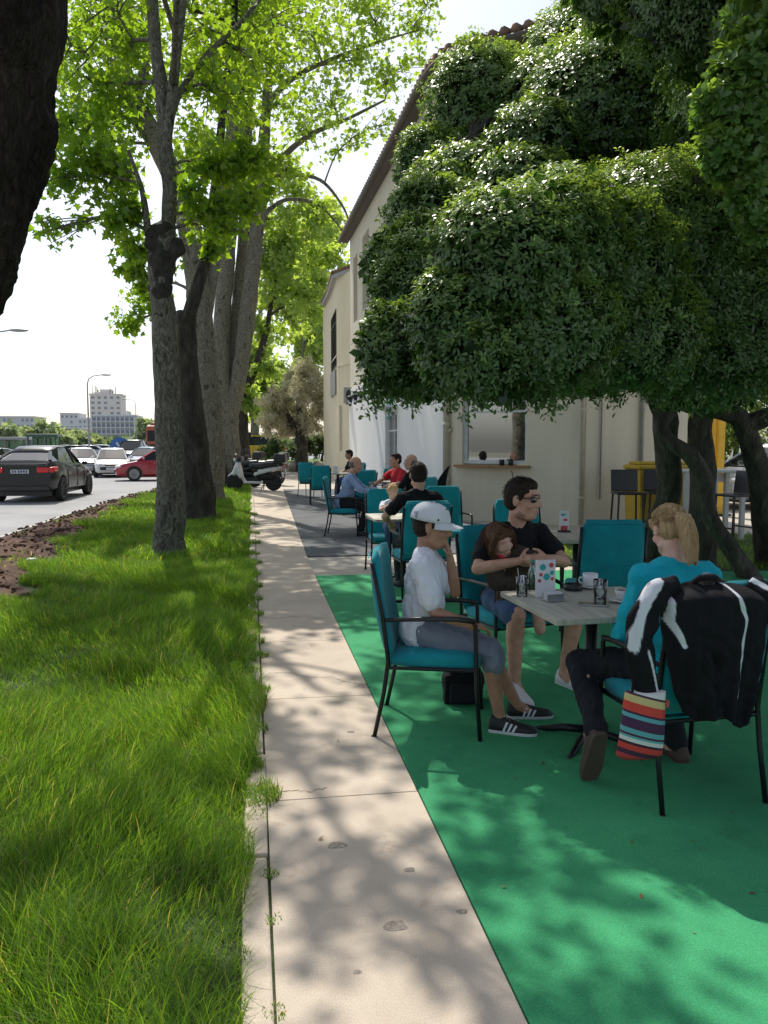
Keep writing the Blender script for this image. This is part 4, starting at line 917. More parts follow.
parts = [blades(125000, (-2.3, .09), (1.2, 5.0), .05, .165, .0018, rej, seed=1), blades(115000, (-2.9, .09), (5.0, 10.5), .05, .16, .0029, rej, seed=2), blades(85000, (-3.3, .06), (10.5, 22), .05, .18, .006, rej, seed=3), blades(30000, (-3.3, 0), (22, 33), .05, .17, .010, rej, seed=4)]
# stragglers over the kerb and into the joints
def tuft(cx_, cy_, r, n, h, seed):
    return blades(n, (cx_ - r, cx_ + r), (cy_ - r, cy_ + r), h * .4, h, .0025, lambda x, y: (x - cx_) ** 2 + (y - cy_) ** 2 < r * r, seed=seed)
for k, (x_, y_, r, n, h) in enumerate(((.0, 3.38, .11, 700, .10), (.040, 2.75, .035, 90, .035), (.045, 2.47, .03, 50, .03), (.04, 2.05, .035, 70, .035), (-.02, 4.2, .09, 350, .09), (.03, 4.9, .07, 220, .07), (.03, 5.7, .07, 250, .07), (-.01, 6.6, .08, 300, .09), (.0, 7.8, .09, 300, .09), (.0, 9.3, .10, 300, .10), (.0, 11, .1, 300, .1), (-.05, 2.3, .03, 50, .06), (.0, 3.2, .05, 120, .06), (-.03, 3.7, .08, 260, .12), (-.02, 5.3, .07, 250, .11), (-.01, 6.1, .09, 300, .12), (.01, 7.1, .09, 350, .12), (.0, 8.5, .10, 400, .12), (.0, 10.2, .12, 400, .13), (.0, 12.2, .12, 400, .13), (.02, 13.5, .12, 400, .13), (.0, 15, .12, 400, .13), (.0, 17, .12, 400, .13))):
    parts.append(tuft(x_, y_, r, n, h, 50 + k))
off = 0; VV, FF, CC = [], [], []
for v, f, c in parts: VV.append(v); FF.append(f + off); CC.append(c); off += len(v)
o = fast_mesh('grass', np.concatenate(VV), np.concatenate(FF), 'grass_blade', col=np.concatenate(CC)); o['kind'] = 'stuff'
# broad-leaved weeds at the kerb and sprouting soil edge
v, f, c = blades(9000, (-4.1, -2.2), (8, 28), .03, .11, .006, lambda x, y: (x < np.interp(y, [a for a, b in GRS], [b for a, b in GRS]) + .1) & (np.sin(x * 3.1 + y) * np.sin(y * 1.3 - x * 2) > .45) & (x > np.interp(y, [a for a, b in BND], [b for a, b in BND]) + .3), seed=9)
o = fast_mesh('sparse_grass', v, f, 'grass_blade', col=c); o['kind'] = 'stuff'
v, f, c = blades(26000, (3.6, 9.5), (8.6, 12.6), .04, .16, .005, lambda x, y: (x - 6.3) ** 2 / 8 + (y - 10.5) ** 2 / 3.6 < 1, seed=12)
mb = MB(); mb.prism([(6.3 + 2.9 * math.cos(a), 10.5 + 1.95 * math.sin(a)) for a in np.linspace(0, 6.283, 40, endpoint=False)], .001, .028); struct(mb.build('planting_bed', 'turf_soil'))
v[:, 2] += .03; o = fast_mesh('shade_grass', v, f, 'grass_blade', col=c); o['kind'] = 'stuff'

# ================================================================== VEGETATION
LEAF10 = np.array([(0, 0), (.32, -.02), (.27, .22), (.62, .42), (.28, .52), (0, 1), (-.28, .52), (-.62, .42), (-.27, .22), (-.32, -.02)])
KITE = np.array([(0, 0), (.24, .55), (0, 1), (-.24, .55)])
def leafmesh(name, P, D, Nn, S, shape, m, C, parent=None, fold=.12):
    """P base points, D axis, Nn normals, S size, C colours"""
    D = D / np.linalg.norm(D, axis=1, keepdims=True); Nn = Nn - D * (Nn * D).sum(1, keepdims=True); Nn /= np.linalg.norm(Nn, axis=1, keepdims=True) + 1e-9
    A = np.cross(D, Nn); k = len(shape)
    V = P[:, None, :] + S[:, None, None] * (shape[None, :, 0:1] * A[:, None, :] + shape[None, :, 1:2] * D[:, None, :] + (fold * (np.abs(shape[:, 0]) * 1.6) - .18 * shape[:, 1] ** 2)[None, :, None] * Nn[:, None, :])
    n = len(P); Fc = np.arange(n * k).reshape(n, k)
    return fast_mesh(name, V.reshape(-1, 3), Fc, m, parent, col=np.repeat(C[:, None, :], k, 1).reshape(-1, 3))
def rnd_dir(n): v = rng.normal(size=(n, 3)); return v / np.linalg.norm(v, axis=1, keepdims=True)
def bark_mat(name, cs, scale, bump, stretch, bd=.02, bs=None):
    m, t, p = new_mat(name); tc = t.nodes.new('ShaderNodeTexCoord'); mp = t.nodes.new('ShaderNodeMapping'); mp.inputs['Scale'].default_value = stretch; t.links.new(tc.outputs['Object'], mp.inputs[0])
    n = N(t, 'ShaderNodeTexNoise', Scale=scale, Detail=6, Roughness=.62, Distortion=.6); t.links.new(mp.outputs[0], n.inputs['Vector'])
    r = ramp(t, n.outputs[0], cs); t.links.new(r.outputs[0], p.inputs['Base Color']); p.inputs['Roughness'].default_value = .9; p.inputs['Specular IOR Level'].default_value = .2
    v = N(t, 'ShaderNodeTexVoronoi', Scale=bs or scale * 2); v.feature = 'DISTANCE_TO_EDGE'; 
    dn = N(t, 'ShaderNodeTexNoise', Scale=scale * 1.5, Detail=3); t.links.new(mp.outputs[0], dn.inputs['Vector'])
    mxv = t.nodes.new('ShaderNodeMix'); mxv.data_type = 'VECTOR'; mxv.inputs['Factor'].default_value = .25; t.links.new(mp.outputs[0], mxv.inputs[4]); t.links.new(dn.outputs[1], mxv.inputs[5]); t.links.new(mxv.outputs[1], v.inputs['Vector'])
    ad = N(t, 'ShaderNodeMath', operation='MULTIPLY_ADD'); t.links.new(v.outputs[0], ad.inputs[0]); ad.inputs[1].default_value = 1.6; t.links.new(n.outputs[0], ad.inputs[2])
    b = N(t, 'ShaderNodeBump', Strength=bump, Distance=bd); t.links.new(ad.outputs[0], b.inputs['Height']); t.links.new(b.outputs[0], p.inputs['Normal']); return m
bark_mat('plane_bark', [(.33, (.075, .07, .055)), (.43, (.17, .16, .125)), (.47, (.30, .285, .22)), (.53, (.19, .18, .14)), (.58, (.14, .13, .10)), (.63, (.36, .34, .27)), (.75, (.22, .21, .16))], 9, .9, (1, 1, .5), .03)
mat('knot_bark', (.060, .054, .045), .9, (.016, .014, .012), 10, .9, 22, bdist=.04)
bark_mat('plane_bark_dark', [(.33, (.05, .047, .038)), (.43, (.13, .125, .10)), (.47, (.24, .23, .185)), (.53, (.145, .14, .11)), (.58, (.10, .095, .075)), (.63, (.29, .28, .225)), (.75, (.17, .165, .13))], 9, .9, (1, 1, .5), .03)
bark_mat('dark_bark', [(.35, (.035, .032, .026)), (.55, (.075, .068, .055)), (.7, (.12, .11, .09))], 9, .9, (1, 1, .35), .03)
bark_mat('furrowed_bark', [(.35, (.018, .013, .011)), (.6, (.05, .038, .03)), (.75, (.085, .066, .052))], 10, 1.0, (1, 1, .30), .12, 13)
def smooth_pts(pts, sub=6):
    P = [Vector(p[:3]) for p in pts]; r = [p[3] for p in pts]; out = []; ro = []
    for i in range(len(P) - 1):
        p0 = P[max(i - 1, 0)]; p1 = P[i]; p2 = P[i + 1]; p3 = P[min(i + 2, len(P) - 1)]
        for k in range(sub):
            t = k / sub; out.append(.5 * ((2 * p1) + (-p0 + p2) * t + (2 * p0 - 5 * p1 + 4 * p2 - p3) * t * t + (-p0 + 3 * p1 - 3 * p2 + p3) * t ** 3)); ro.append(r[i] + (r[i + 1] - r[i]) * t)
    return out + [P[-1]], ro + [r[-1]]
def tree(name, label, limbs, clusters, leaf=.15, shape=LEAF10, bark='plane_bark', lm='plane_leaf', cA=(.07, .17, .02), cB=(.17, .27, .035), group=None, sides=14, twigs=8, spread=.30, cat='tree', base=None, knots=(), bark_ridge=0):
    base = Vector(base if base is not None else (limbs[0][0][0], limbs[0][0][1], 0)); r = root(name, base, 0, label, cat, group)
    mb = MB(); allp = []
    for L in limbs:
        big = bark_ridge and L[0][3] > .25; p, rad = smooth_pts(L, 34 if big else 6); allp += [(q, a) for q, a in zip(p, rad)]
        mb.tube([q - base for q in p], rad, (sides if big or not bark_ridge else 14) if rad[0] > .06 else 8, wob=.16, wf=3.2, ridge=bark_ridge if big else 0)
    P_, D_, N_, S_, C_ = [], [], [], [], []
    for c in clusters:
        cpt, cr, n = Vector(c[:3]), c[3], int(c[4]); yel = c[5] if len(c) > 5 else random.random() * .5
        best = min(allp, key=lambda q: (q[0] - cpt).length + (3 if q[0].z > cpt.z else 0) + max(0, .03 - q[1]) * 20)
        a = best[0]; d = cpt - a; mid = a.lerp(cpt, .5) + Vector((random.uniform(-.12, .12), random.uniform(-.12, .12), .10 + random.uniform(-.1, .12))) * d.length; r0 = min(best[1] * .6, .012 + .016 * d.length + .012 * cr)
        pts, rad = smooth_pts([(*a, r0), (*mid, r0 * .7), (*cpt, r0 * .35)], 5); mb.tube([q - base for q in pts], rad, 7)
        allp += [(q, s_) for q, s_ in list(zip(pts, rad))[3:]]
        per = max(1, int(n * 1.35) // twigs)
        for k in range(twigs):
            dv = Vector(rnd_dir(1)[0]) * cr * random.uniform(.7, 1.05); dv.z *= .8; s0 = pts[random.randrange(len(pts) // 2, len(pts))]; e_ = cpt + dv; m1 = s0.lerp(e_, .5) + Vector((random.gauss(0, .1), random.gauss(0, .1), .1 * cr + random.gauss(0, .06))) * cr
            tp, tr = smooth_pts([(*s0, .010 + .006 * cr), (*m1, .007 + .003 * cr), (*e_, .003)], 4); mb.tube([q - base for q in tp], tr, 5, caps=False)
            t = rng.random(per) ** .7; idx = np.minimum((t * (len(tp) - 1)).astype(int), len(tp) - 2); fr = t * (len(tp) - 1) - idx; tpn = np.array([tuple(q) for q in tp])
            pos = tpn[idx] * (1 - fr[:, None]) + tpn[idx + 1] * fr[:, None] + rng.normal(size=(per, 3)) * spread * cr * .42
            P_.append(pos); dd = rnd_dir(per) + np.array([0, 0, -.45]); D_.append(dd); nn_ = rnd_dir(per) * .75 + np.array([0, 0, .8]); N_.append(nn_); S_.append(leaf * rng.uniform(.55, 1.2, per))
            f = np.clip(rng.random(per) * .6 + yel * .7, 0, 1)[:, None]; C_.append(np.array(cA) * (1 - f) + np.array(cB) * f)
    mb.build('trunk', bark, r, True)
    if knots: mb = MB()
    for (kx, ky, kz, ka, kb, kc) in knots:
        mb.ell(Vector((kx, ky, kz)) - base, (ka, kb, kc), None, 16, 12)
    if knots: blob('knot', mb, 'knot_bark', r, .018, 2, disp=.06, df=7)
    P_ = np.concatenate(P_) - np.array(base); leafmesh('crown', P_, np.concatenate(D_), np.concatenate(N_), np.concatenate(S_), shape, lm, np.concatenate(C_), r)
    return r
def px(u, v, Y, r): q = at(u, v, Y); return (q.x, q.y, q.z, r)
def cl(u, v, Y, r, n, y=None): q = at(u, v, Y); return (q.x, q.y, q.z, r, n) + ((y,) if y is not None else ())
GP = 'plane trees in a row on the grass verge'
# first plane tree (with the black swollen knot)
YA = 11.46
tree('plane_tree', 'nearest full plane tree with black swollen knots halfway up its mottled trunk',
  [[(-1.16, YA, -.05, .27), (-1.15, YA, .25, .215), px(171, 500, YA, .195), px(169, 440, YA, .185), px(167, 370, YA, .178), px(165, 320, YA, .170), px(161, 290, YA, .165), px(162, 262, YA, .165), px(165, 243, YA, .16), px(168, 226, YA, .11), px(170, 190, YA, .10), px(165, 145, YA, .098), px(162, 90, YA, .09), px(155, 40, YA + .1, .082), px(151, -40, YA + .3, .075), px(150, -160, YA + .5, .06), px(160, -330, YA + .6, .03)],
   [px(164, 150, YA, .09), px(170, 110, YA - .05, .075), px(176, 60, YA - .1, .065), px(183, 0, YA - .1, .055), px(195, -110, YA - .2, .035)],
   [px(168, 130, YA, .05), px(180, 92, YA + .1, .046), px(210, 52, YA + .3, .042), px(245, 18, YA + .5, .034), px(280, -30, YA + .8, .03)],
   [px(153, 270, YA, .06), px(148, 230, YA - .1, .05), px(142, 190, YA - .2, .035), px(128, 150, YA - .3, .02)]],
  [(-2.2, 12.1, 8.7, .8, 170), (-1.0, 12.3, 8.9, .8, 170), (.2, 11.9, 8.8, .7, 150), (-3.0, 12.4, 8.6, .8, 150), (-1.8, 7.8, 7.0, .6, 120), (-.7, 8.0, 7.3, .6, 120), (.35, 8.0, 7.0, .5, 110), (.2, 6.3, 6.3, .45, 90), (.6, 9.2, 7.0, .5, 110), (.1, 10.4, 7.8, .5, 110), (-.9, 6.6, 6.6, .5, 90),  # clusters above the view, added to throw shade on grass and path
   cl(92, 165, 11.8, .55, 330, .3), cl(125, 215, 11.4, .45, 300, .3), cl(75, 120, 12, .6, 260), cl(112, 180, 11.6, .45, 260), cl(212, 165, 11.5, .45, 280, .5), cl(240, 172, 11.6, .42, 230, .5), cl(212, 212, 11.2, .45, 260, .5), cl(254, 158, 11.4, .35, 150, .6),
   cl(98, 85, 11.8, .6, 230, .4), cl(60, 40, 12, .8, 220, .5), cl(222, 95, 11.8, .55, 160, .6), cl(205, 30, 12.2, .7, 170, .7), cl(240, 50, 12, .6, 140, .7), cl(125, 55, 12.4, .6, 170, .5), cl(192, 190, 10.9, .25, 90),
   cl(110, 5, 12, .8, 200, .6), cl(250, 205, 11.4, .3, 110, .6), cl(232, 228, 11.3, .28, 90), cl(60, 190, 11.8, .35, 130), cl(45, 232, 11.8, .3, 90), cl(135, 250, 11.5, .25, 70),
   (-.6, 10.0, 8.4, 1.0, 200), (.3, 8.8, 7.8, .9, 190), (.9, 9.8, 8.6, .9, 180), (.2, 7.2, 7.9, .8, 150), (.6, 11.0, 9.6, 1.0, 180), (-.3, 5.6, 6.9, .6, 120), (.5, 5.9, 6.9, .6, 120), (.4, 6.6, 7.2, .6, 100), (-2.6, 8.4, 8.0, .7, 130)],  # more unseen clusters overhead, added to dapple the path
  leaf=.115, cA=(.09, .20, .03), group=GP, bark='plane_bark_dark', spread=.42, twigs=10, knots=[(*px(163, 262, YA - .01, 0)[:3], .18, .18, .36), (*px(153, 240, YA - .05, 0)[:3], .11, .12, .17), (*px(176, 248, YA - .05, 0)[:3], .12, .12, .15), (*px(164, 232, YA, 0)[:3], .15, .15, .16), (*px(160, 290, YA - .03, 0)[:3], .15, .15, .22)])
YB = 16.3
tree('plane_tree', 'second plane tree, dark with a broken stump and one limb bending to the right',
  [[(-1.05, YB, -.05, .44), (-1.05, YB, .3, .34), px(196, 470, YB, .30), px(192, 420, YB, .27), px(186, 370, YB, .25), px(183, 335, YB, .27), px(184, 318, YB, .22), px(186, 312, YB, .10)],
   [px(184, 335, YB, .15), px(190, 312, YB - .1, .14), px(198, 285, YB - .1, .13), px(206, 255, YB, .115), px(214, 200, YB + .2, .10), px(222, 120, YB + .4, .085), px(232, 40, YB + .6, .07), px(240, -60, YB + .8, .045)],
   [px(183, 350, YB, .10), px(172, 322, YB, .09), px(163, 300, YB + .1, .06), px(150, 260, YB + .2, .035)]],
  [cl(215, 235, 16, .5, 180, .5), cl(225, 150, 16.5, 1.0, 330, .6), cl(205, 90, 17, 1.2, 340, .6), cl(245, 90, 16.8, 1.1, 260, .7), cl(250, 20, 17, 1.3, 300, .7), cl(140, 275, 16.4, .5, 200, .4), cl(132, 250, 16.5, .5, 170, .4), cl(190, 10, 17, 1.3, 300, .6), cl(262, 195, 16, .6, 170, .6), (-.2, 15, 11, 1.4, 330), (.8, 13.5, 10.5, 1.2, 260), (-2.4, 17, 11.2, 1.1, 260), (-1.0, 17.2, 11.3, 1.0, 240), (-3.6, 17, 11, 1.1, 220), (.5, 18.5, 12, 1.1, 240)],  # bare-coordinate clusters are unseen, added to cast shade bands on the ground
  leaf=.15, bark='dark_bark', group=GP)
YC = 21.9
tree('plane_tree', 'third plane tree with a thick pale leaning trunk behind the dark stump',
  [[(-1.12, YC, -.05, .52), (-1.14, YC, .4, .40), px(212, 450, YC, .36), px(207, 390, YC, .345), px(202, 330, YC, .33), px(197, 280, YC, .31), px(190, 230, YC, .30), px(172, 175, YC, .28), px(150, 130, YC, .27), px(128, 92, YC, .26), px(116, 40, YC, .24), px(106, -20, YC, .2), px(95, -120, YC, .12)],
   [px(203, 330, YC, .2), px(212, 270, YC + .2, .19), px(222, 210, YC + .3, .17), px(232, 130, YC + .5, .15), px(238, 40, YC + .5, .12), px(242, -60, YC + .5, .08)],
   [px(135, 105, YC, .14), px(146, 60, YC - .2, .12), px(150, 10, YC - .4, .10), px(158, -60, YC - .6, .06)]],
  [cl(110, 60, 22, 1.6, 520, .5), cl(150, 120, 22, 1.4, 460, .5), cl(75, 110, 22, 1.3, 420, .5), cl(70, 25, 22, 1.6, 420, .5), cl(215, 70, 22, 1.5, 350, .7), cl(255, 55, 22, 1.4, 300, .8), cl(150, 30, 22, 1.6, 420, .6), cl(200, 140, 22, 1.0, 240, .6), cl(185, 250, 22, .8, 170, .5), cl(140, 300, 23, .7, 240, .4), cl(130, 325, 23, .6, 200, .4), cl(100, 140, 22, 1.2, 360, .4), cl(240, 10, 22, 1.5, 300, .8), cl(280, 20, 22, 1.4, 240, .9)],
  leaf=.165, group=GP, twigs=11, spread=.38)
YD = 29.5
tree('plane_tree', 'fourth plane tree, its trunk dividing low into several tall pale stems',
  [[(-.82, YD, -.05, .60), (-.83, YD, .5, .46), px(230, 450, YD, .37), px(228, 415, YD, .36), px(222, 370, YD, .34), px(222, 320, YD, .30), px(228, 250, YD, .28), px(234, 180, YD, .25), px(240, 120, YD, .22), px(252, 60, YD, .20), px(264, 0, YD, .16), px(275, -80, YD, .10)],
   [px(230, 420, YD, .26), px(240, 370, YD - .2, .29), px(248, 310, YD - .2, .29), px(256, 240, YD - .2, .26), px(262, 180, YD - .2, .22), px(266, 110, YD - .1, .17), px(272, 40, YD, .13), px(280, -40, YD, .08)],
   [px(226, 390, YD, .2), px(234, 330, YD + .3, .2), px(242, 250, YD + .3, .19), px(246, 170, YD + .3, .17), px(250, 90, YD + .3, .14), px(250, 10, YD + .3, .1)],
   [px(262, 190, YD, .13), px(280, 160, YD, .11), px(310, 135, YD - .5, .09), px(345, 120, YD - 1, .06), px(385, 100, YD - 1.5, .035)],
   [px(262, 180, YD, .10), px(290, 175, YD, .08), px(320, 180, YD - .5, .06), px(342, 205, YD - 1, .04), px(350, 225, YD - 1.2, .02)],
   [px(262, 110, YD, .12), px(290, 80, YD - .5, .10), px(330, 60, YD - 1, .07), px(385, 40, YD - 1.5, .04), px(420, 30, YD - 2, .02)],
   [px(258, 220, YD, .10), px(285, 200, YD, .07), px(318, 205, YD - .3, .05), px(342, 230, YD - .6, .025)]],
  [cl(275, 60, 29, 1.8, 380, .9), cl(315, 35, 28.5, 1.8, 380, .95), cl(355, 60, 28, 1.5, 330, 1), cl(390, 80, 27.5, 1.1, 190, 1), cl(330, 100, 28, 1.5, 280, 1), cl(300, 130, 29, 1.3, 230, .9), cl(375, 20, 28, 1.5, 300, 1), cl(415, 25, 27.5, 1.0, 150, 1), cl(350, -10, 28, 1.8, 300, 1), cl(240, 150, 29, 1.2, 240, .7), cl(285, 170, 29, 1.0, 180, .9), cl(350, 140, 28, .9, 120, 1), cl(420, 60, 27.5, .7, 80, 1), cl(300, 0, 29, 1.8, 340, .9), cl(245, 60, 29, 1.6, 280, .8), cl(325, 210, 29, .7, 80, .9), cl(385, 125, 27.5, .6, 60, 1), cl(275, 105, 29, 1.2, 200, .9), cl(430, -10, 27, 1.2, 160, 1)],
  leaf=.185, group=GP, twigs=11, spread=.38, cA=(.09, .19, .04), cB=(.21, .32, .09))
YE = 44
tree('plane_tree', 'fifth plane tree, a dark trunk behind the parked scooters',
  [[(-.7, YE, -.05, .7), px(239, 440, YE, .55), px(238, 400, YE, .5), px(240, 350, YE, .42), px(246, 290, YE, .35), px(254, 220, YE, .28), px(262, 140, YE, .2), px(270, 50, YE, .12)],
   [px(240, 400, YE, .25), px(252, 375, YE, .22), px(263, 345, YE, .18), px(272, 300, YE, .12), px(280, 250, YE, .07)],
   [px(240, 360, YE, .2), px(228, 320, YE, .15), px(218, 280, YE, .1)]],
  [cl(285, 250, 44, 2.2, 800, .8), cl(300, 300, 44, 2.0, 800, .7), cl(318, 270, 46, 2.0, 700, .8), cl(275, 180, 44, 2.0, 400, 1), cl(320, 210, 44, 1.6, 260, 1), cl(262, 270, 44, 1.8, 500, .8), cl(325, 320, 47, 1.8, 500, .7), cl(265, 330, 44, 1.8, 520, .6), cl(270, 220, 44, 2, 380, .9), cl(245, 290, 44, 1.8, 300, .7), cl(310, 240, 44, 1.8, 330, .9), cl(290, 200, 44, 1.6, 240, 1), cl(255, 400, 44, 1.4, 260, .6), cl(275, 370, 44, 1.5, 300, .6)],
  leaf=.30, group=GP, twigs=7, cA=(.12, .21, .08), cB=(.24, .34, .13), bark='dark_bark')  # leaf colours paled to imitate haze
GT = 'leafy trees at the end of the pavement'
for k, (u0, Y, xs, lab) in enumerate(((300, 58, [(300, 250, 3.2), (320, 300, 3.2), (285, 320, 3), (310, 350, 2.6), (322, 230, 2.2), (270, 290, 2.6), (330, 350, 2.4)], 'tall pale green tree beside the corner of the cream house wing'),
                                (255, 66, [(250, 350, 3), (235, 380, 2.6), (262, 380, 3), (275, 400, 2.6), (225, 350, 2.4), (245, 400, 2.4)], 'lower green tree behind the scooters and the fifth plane tree'))):
    q = gp(u0, 442 + 1240 / Y)
    tree('leafy_tree', lab, [[(at(u0, 460, Y).x, Y, -.2, .4), px(u0, 420, Y, .33), px(u0 + 4, 360, Y, .25), px(u0 + 6, 290, Y, .12)]], [cl(a, b, Y + random.uniform(-2, 2), r, 950, .75) for a, b, r in xs], leaf=.42, shape=LEAF10, group=GT, twigs=9, cA=(.12, .20, .08), cB=(.25, .34, .15))  # haze painted into the pale leaf colours
# feathery grey-green shrub
tree('tamarisk_shrub', 'drooping feathery grey-green shrub beside the house wing', [[(at(302, 470, 42).x, 42, -.05, .35), px(302, 440, 42, .28), px(300, 415, 42, .18), px(298, 390, 42, .08)], [px(303, 440, 42, .2), px(314, 410, 42, .14), px(322, 385, 42, .06)], [px(301, 440, 42, .18), px(286, 412, 42, .12), px(276, 395, 42, .05)]],
  [cl(u, v, 42 + random.uniform(-1, 1), r, 1500, .5) for u, v, r in ((285, 400, .95), (300, 390, 1.0), (315, 398, .95), (275, 412, .8), (325, 412, .8), (300, 415, 1.0), (312, 425, .8), (288, 422, .8), (296, 378, .8), (318, 380, .7), (270, 398, .8), (328, 398, .7), (290, 432, .8), (268, 425, .7), (305, 368, .7))],
  leaf=.24, shape=np.array([(0, 0), (.11, .5), (0, 1), (-.11, .5)]), bark='dark_bark', lm='far_leaf', cA=(.40, .39, .33), cB=(.62, .58, .50), cat='shrub', twigs=12)
for k, (u, v, Y, w_) in enumerate(((275, 440, 52, 1.5), (322, 445, 44, 1.2), (300, 447, 43, .9), (262, 437, 60, 1.6))):
    b = at(u, 465, Y); tree('dark_shrub', ('dark evergreen bush left of the feathery shrub', 'dark green bush between the feathery shrub and the house wing', 'low bright bush at the foot of the feathery shrub', 'dark bush seen past the fifth plane trunk')[k], [[(b.x, Y, -.05, .12), (b.x, Y, .6, .08), (b.x + .1, Y, 1.1, .04)]],
        [(b.x + random.uniform(-w_, w_) * .5, Y + random.uniform(-.4, .4), .6 + random.uniform(0, 1.1), w_ * .55, 420, .2) for _ in range(5)], leaf=.16, shape=KITE, bark='dark_bark', lm='far_leaf', cA=(.025, .055, .015), cB=(.07, .11, .03), cat='bush', group='bushes at the end of the pavement', twigs=6)

# leaning dark trunk at the left edge of the view
def tl(u, v, Y=3.2): q = at(u, v, Y); return q
e0, e1, e2, e3 = tl(70, 0), tl(56, 104), tl(38, 208), tl(0, 322)
rr = .30
tree('old_tree', 'dark furrowed leaning tree trunk at the upper left, close by',
  [[(-2.55, 3.3, -.05, .40), (-2.25, 3.28, .6, .34), (-1.92, 3.25, 1.1, .31), (e3.x - .42, 3.22, e3.z - .22, .30), (e3.x - .35, 3.2, e3.z, .285), (e2.x - .31, 3.2, e2.z, .28), (e1.x - .31, 3.2, e1.z, .28), (e0.x - .295, 3.2, e0.z, .275), (e0.x - .22, 3.2, e0.z + .8, .26), (-.8, 3.1, 5.0, .2), (-.7, 2.8, 6.0, .12)],
   [(-.9, 3.15, 4.6, .14), (-1.6, 2.7, 5.4, .10), (-2.4, 2.4, 6.1, .05)], [(-.85, 3.1, 4.8, .12), (.1, 2.6, 5.6, .08), (1.0, 2.2, 6.2, .04)]],
  [(-.5, 2.3, 6.2, .7, 150), (.8, 2.3, 6.3, .7, 150), (-2.4, 2.2, 6.3, .8, 160), (1.5, 2.9, 6.9, .7, 120), (-2.8, 3.4, 6.4, .8, 120)],
  leaf=.15, bark='furrowed_bark', sides=150, bark_ridge=.085)

# --- the big evergreen bush trees over the tables
def lobe(u, v, Y, rx, rz=None, ry=None):
    k = .89 if (Y < 6.0 or (Y < 7.0 and u > 590)) else 1.0        # the front lobes lean out over the tables
    q = at(u, v, Y * k); return (q.x, q.y, q.z, rx * k, (ry or rx) * k, (rz or rx) * k)
LOB = [lobe(478, 116, 9.4, .60, .76), lobe(424, 168, 9.2, .32, .44), lobe(503, 98, 9.6, .46, .50), lobe(455, 175, 9.2, .45, .5), lobe(505, 165, 9.4, .75, .8), lobe(470, 190, 8.4, .55, .42), lobe(520, 205, 7.8, .55, .5), lobe(437, 200, 8.0, .36, .36), lobe(535, 160, 8.2, .55, .55),
       lobe(430, 222, 6.5, .34, .34), lobe(455, 238, 6.7, .42, .40), lobe(412, 300, 6.1, .29, .44), lobe(438, 290, 6.2, .46, .55), lobe(392, 350, 5.9, .23, .31), lobe(420, 345, 6.0, .31, .41), lobe(478, 270, 6.8, .45, .45), lobe(392, 262, 6.3, .20, .22),
       lobe(505, 262, 5.3, .50, .44), lobe(455, 320, 5.2, .28, .32), lobe(475, 357, 5.2, .35, .26), lobe(545, 255, 5.5, .52, .48), lobe(560, 225, 5.7, .42, .36), lobe(540, 328, 5.4, .52, .42), lobe(520, 362, 5.3, .30, .22),
       lobe(607, 78, 9.6, .90, .90), lobe(550, 128, 9.0, .72, .8), lobe(568, 55, 9.8, .50, .5), lobe(605, 120, 8.4, .85, .75), lobe(660, 90, 8.4, 1.0, 1.0), lobe(668, 10, 9.6, 1.1, 1.1), lobe(690, 20, 8.8, 1.1, 1.1),
       lobe(600, 270, 5.9, .57, .55), lobe(625, 330, 5.9, .55, .41), lobe(650, 240, 6.6, .76, .62), lobe(690, 290, 6.6, .70, .70), lobe(730, 250, 6.8, .75, .80), lobe(655, 345, 6.5, .5, .38), lobe(720, 340, 6.5, .60, .48), lobe(745, 170, 7.4, .85, .80), lobe(765, 300, 6.3, .62, .70), lobe(700, 160, 8.2, 1.0, .9),
       lobe(670, -70, 9.8, 1.2, 1.0), lobe(740, -80, 9.2, 1.3, 1.1), lobe(800, 80, 7.8, 1.2, 1.4), lobe(820, 260, 6.6, 1.0, 1.2), lobe(580, 368, 6.3, .36, .20), lobe(700, 385, 6.9, .55, .22),
       lobe(622, 185, 10.2, 1.3, 1.4), lobe(700, 150, 10.2, 1.8, 1.8), lobe(570, 260, 7.6, .8, .8), lobe(650, 300, 8.4, 1.0, .8), (4.6, 5.2, 4.0, 1.2, 1.2, 1.0), (4.9, 6.4, 4.8, 1.3, 1.3, 1.2), (3.3, 4.9, 4.5, .9, .9, .6), (2.9, 5.6, 5.0, .7, .7, .5), (3.6, 2.8, 4.4, 1.0, 1.0, .6), (2.6, 3.9, 4.6, .6, .6, .4), (4.7, 3.6, 4.4, 1.2, 1.2, .8)]  # bare-coordinate lobes lie outside the view, added to shade carpet and block skylight
bt = gp(700, 572); bt = Vector((bt.x, bt.y, 0))
bush = root('pittosporum_tree', bt, 0, 'huge dense evergreen tree with rounded glossy crown spreading over the tables', 'tree')
Vb = []
mb = MB(); B = lambda u, v, Y, r: px(u, v, Y, r)
Yb = bt.y
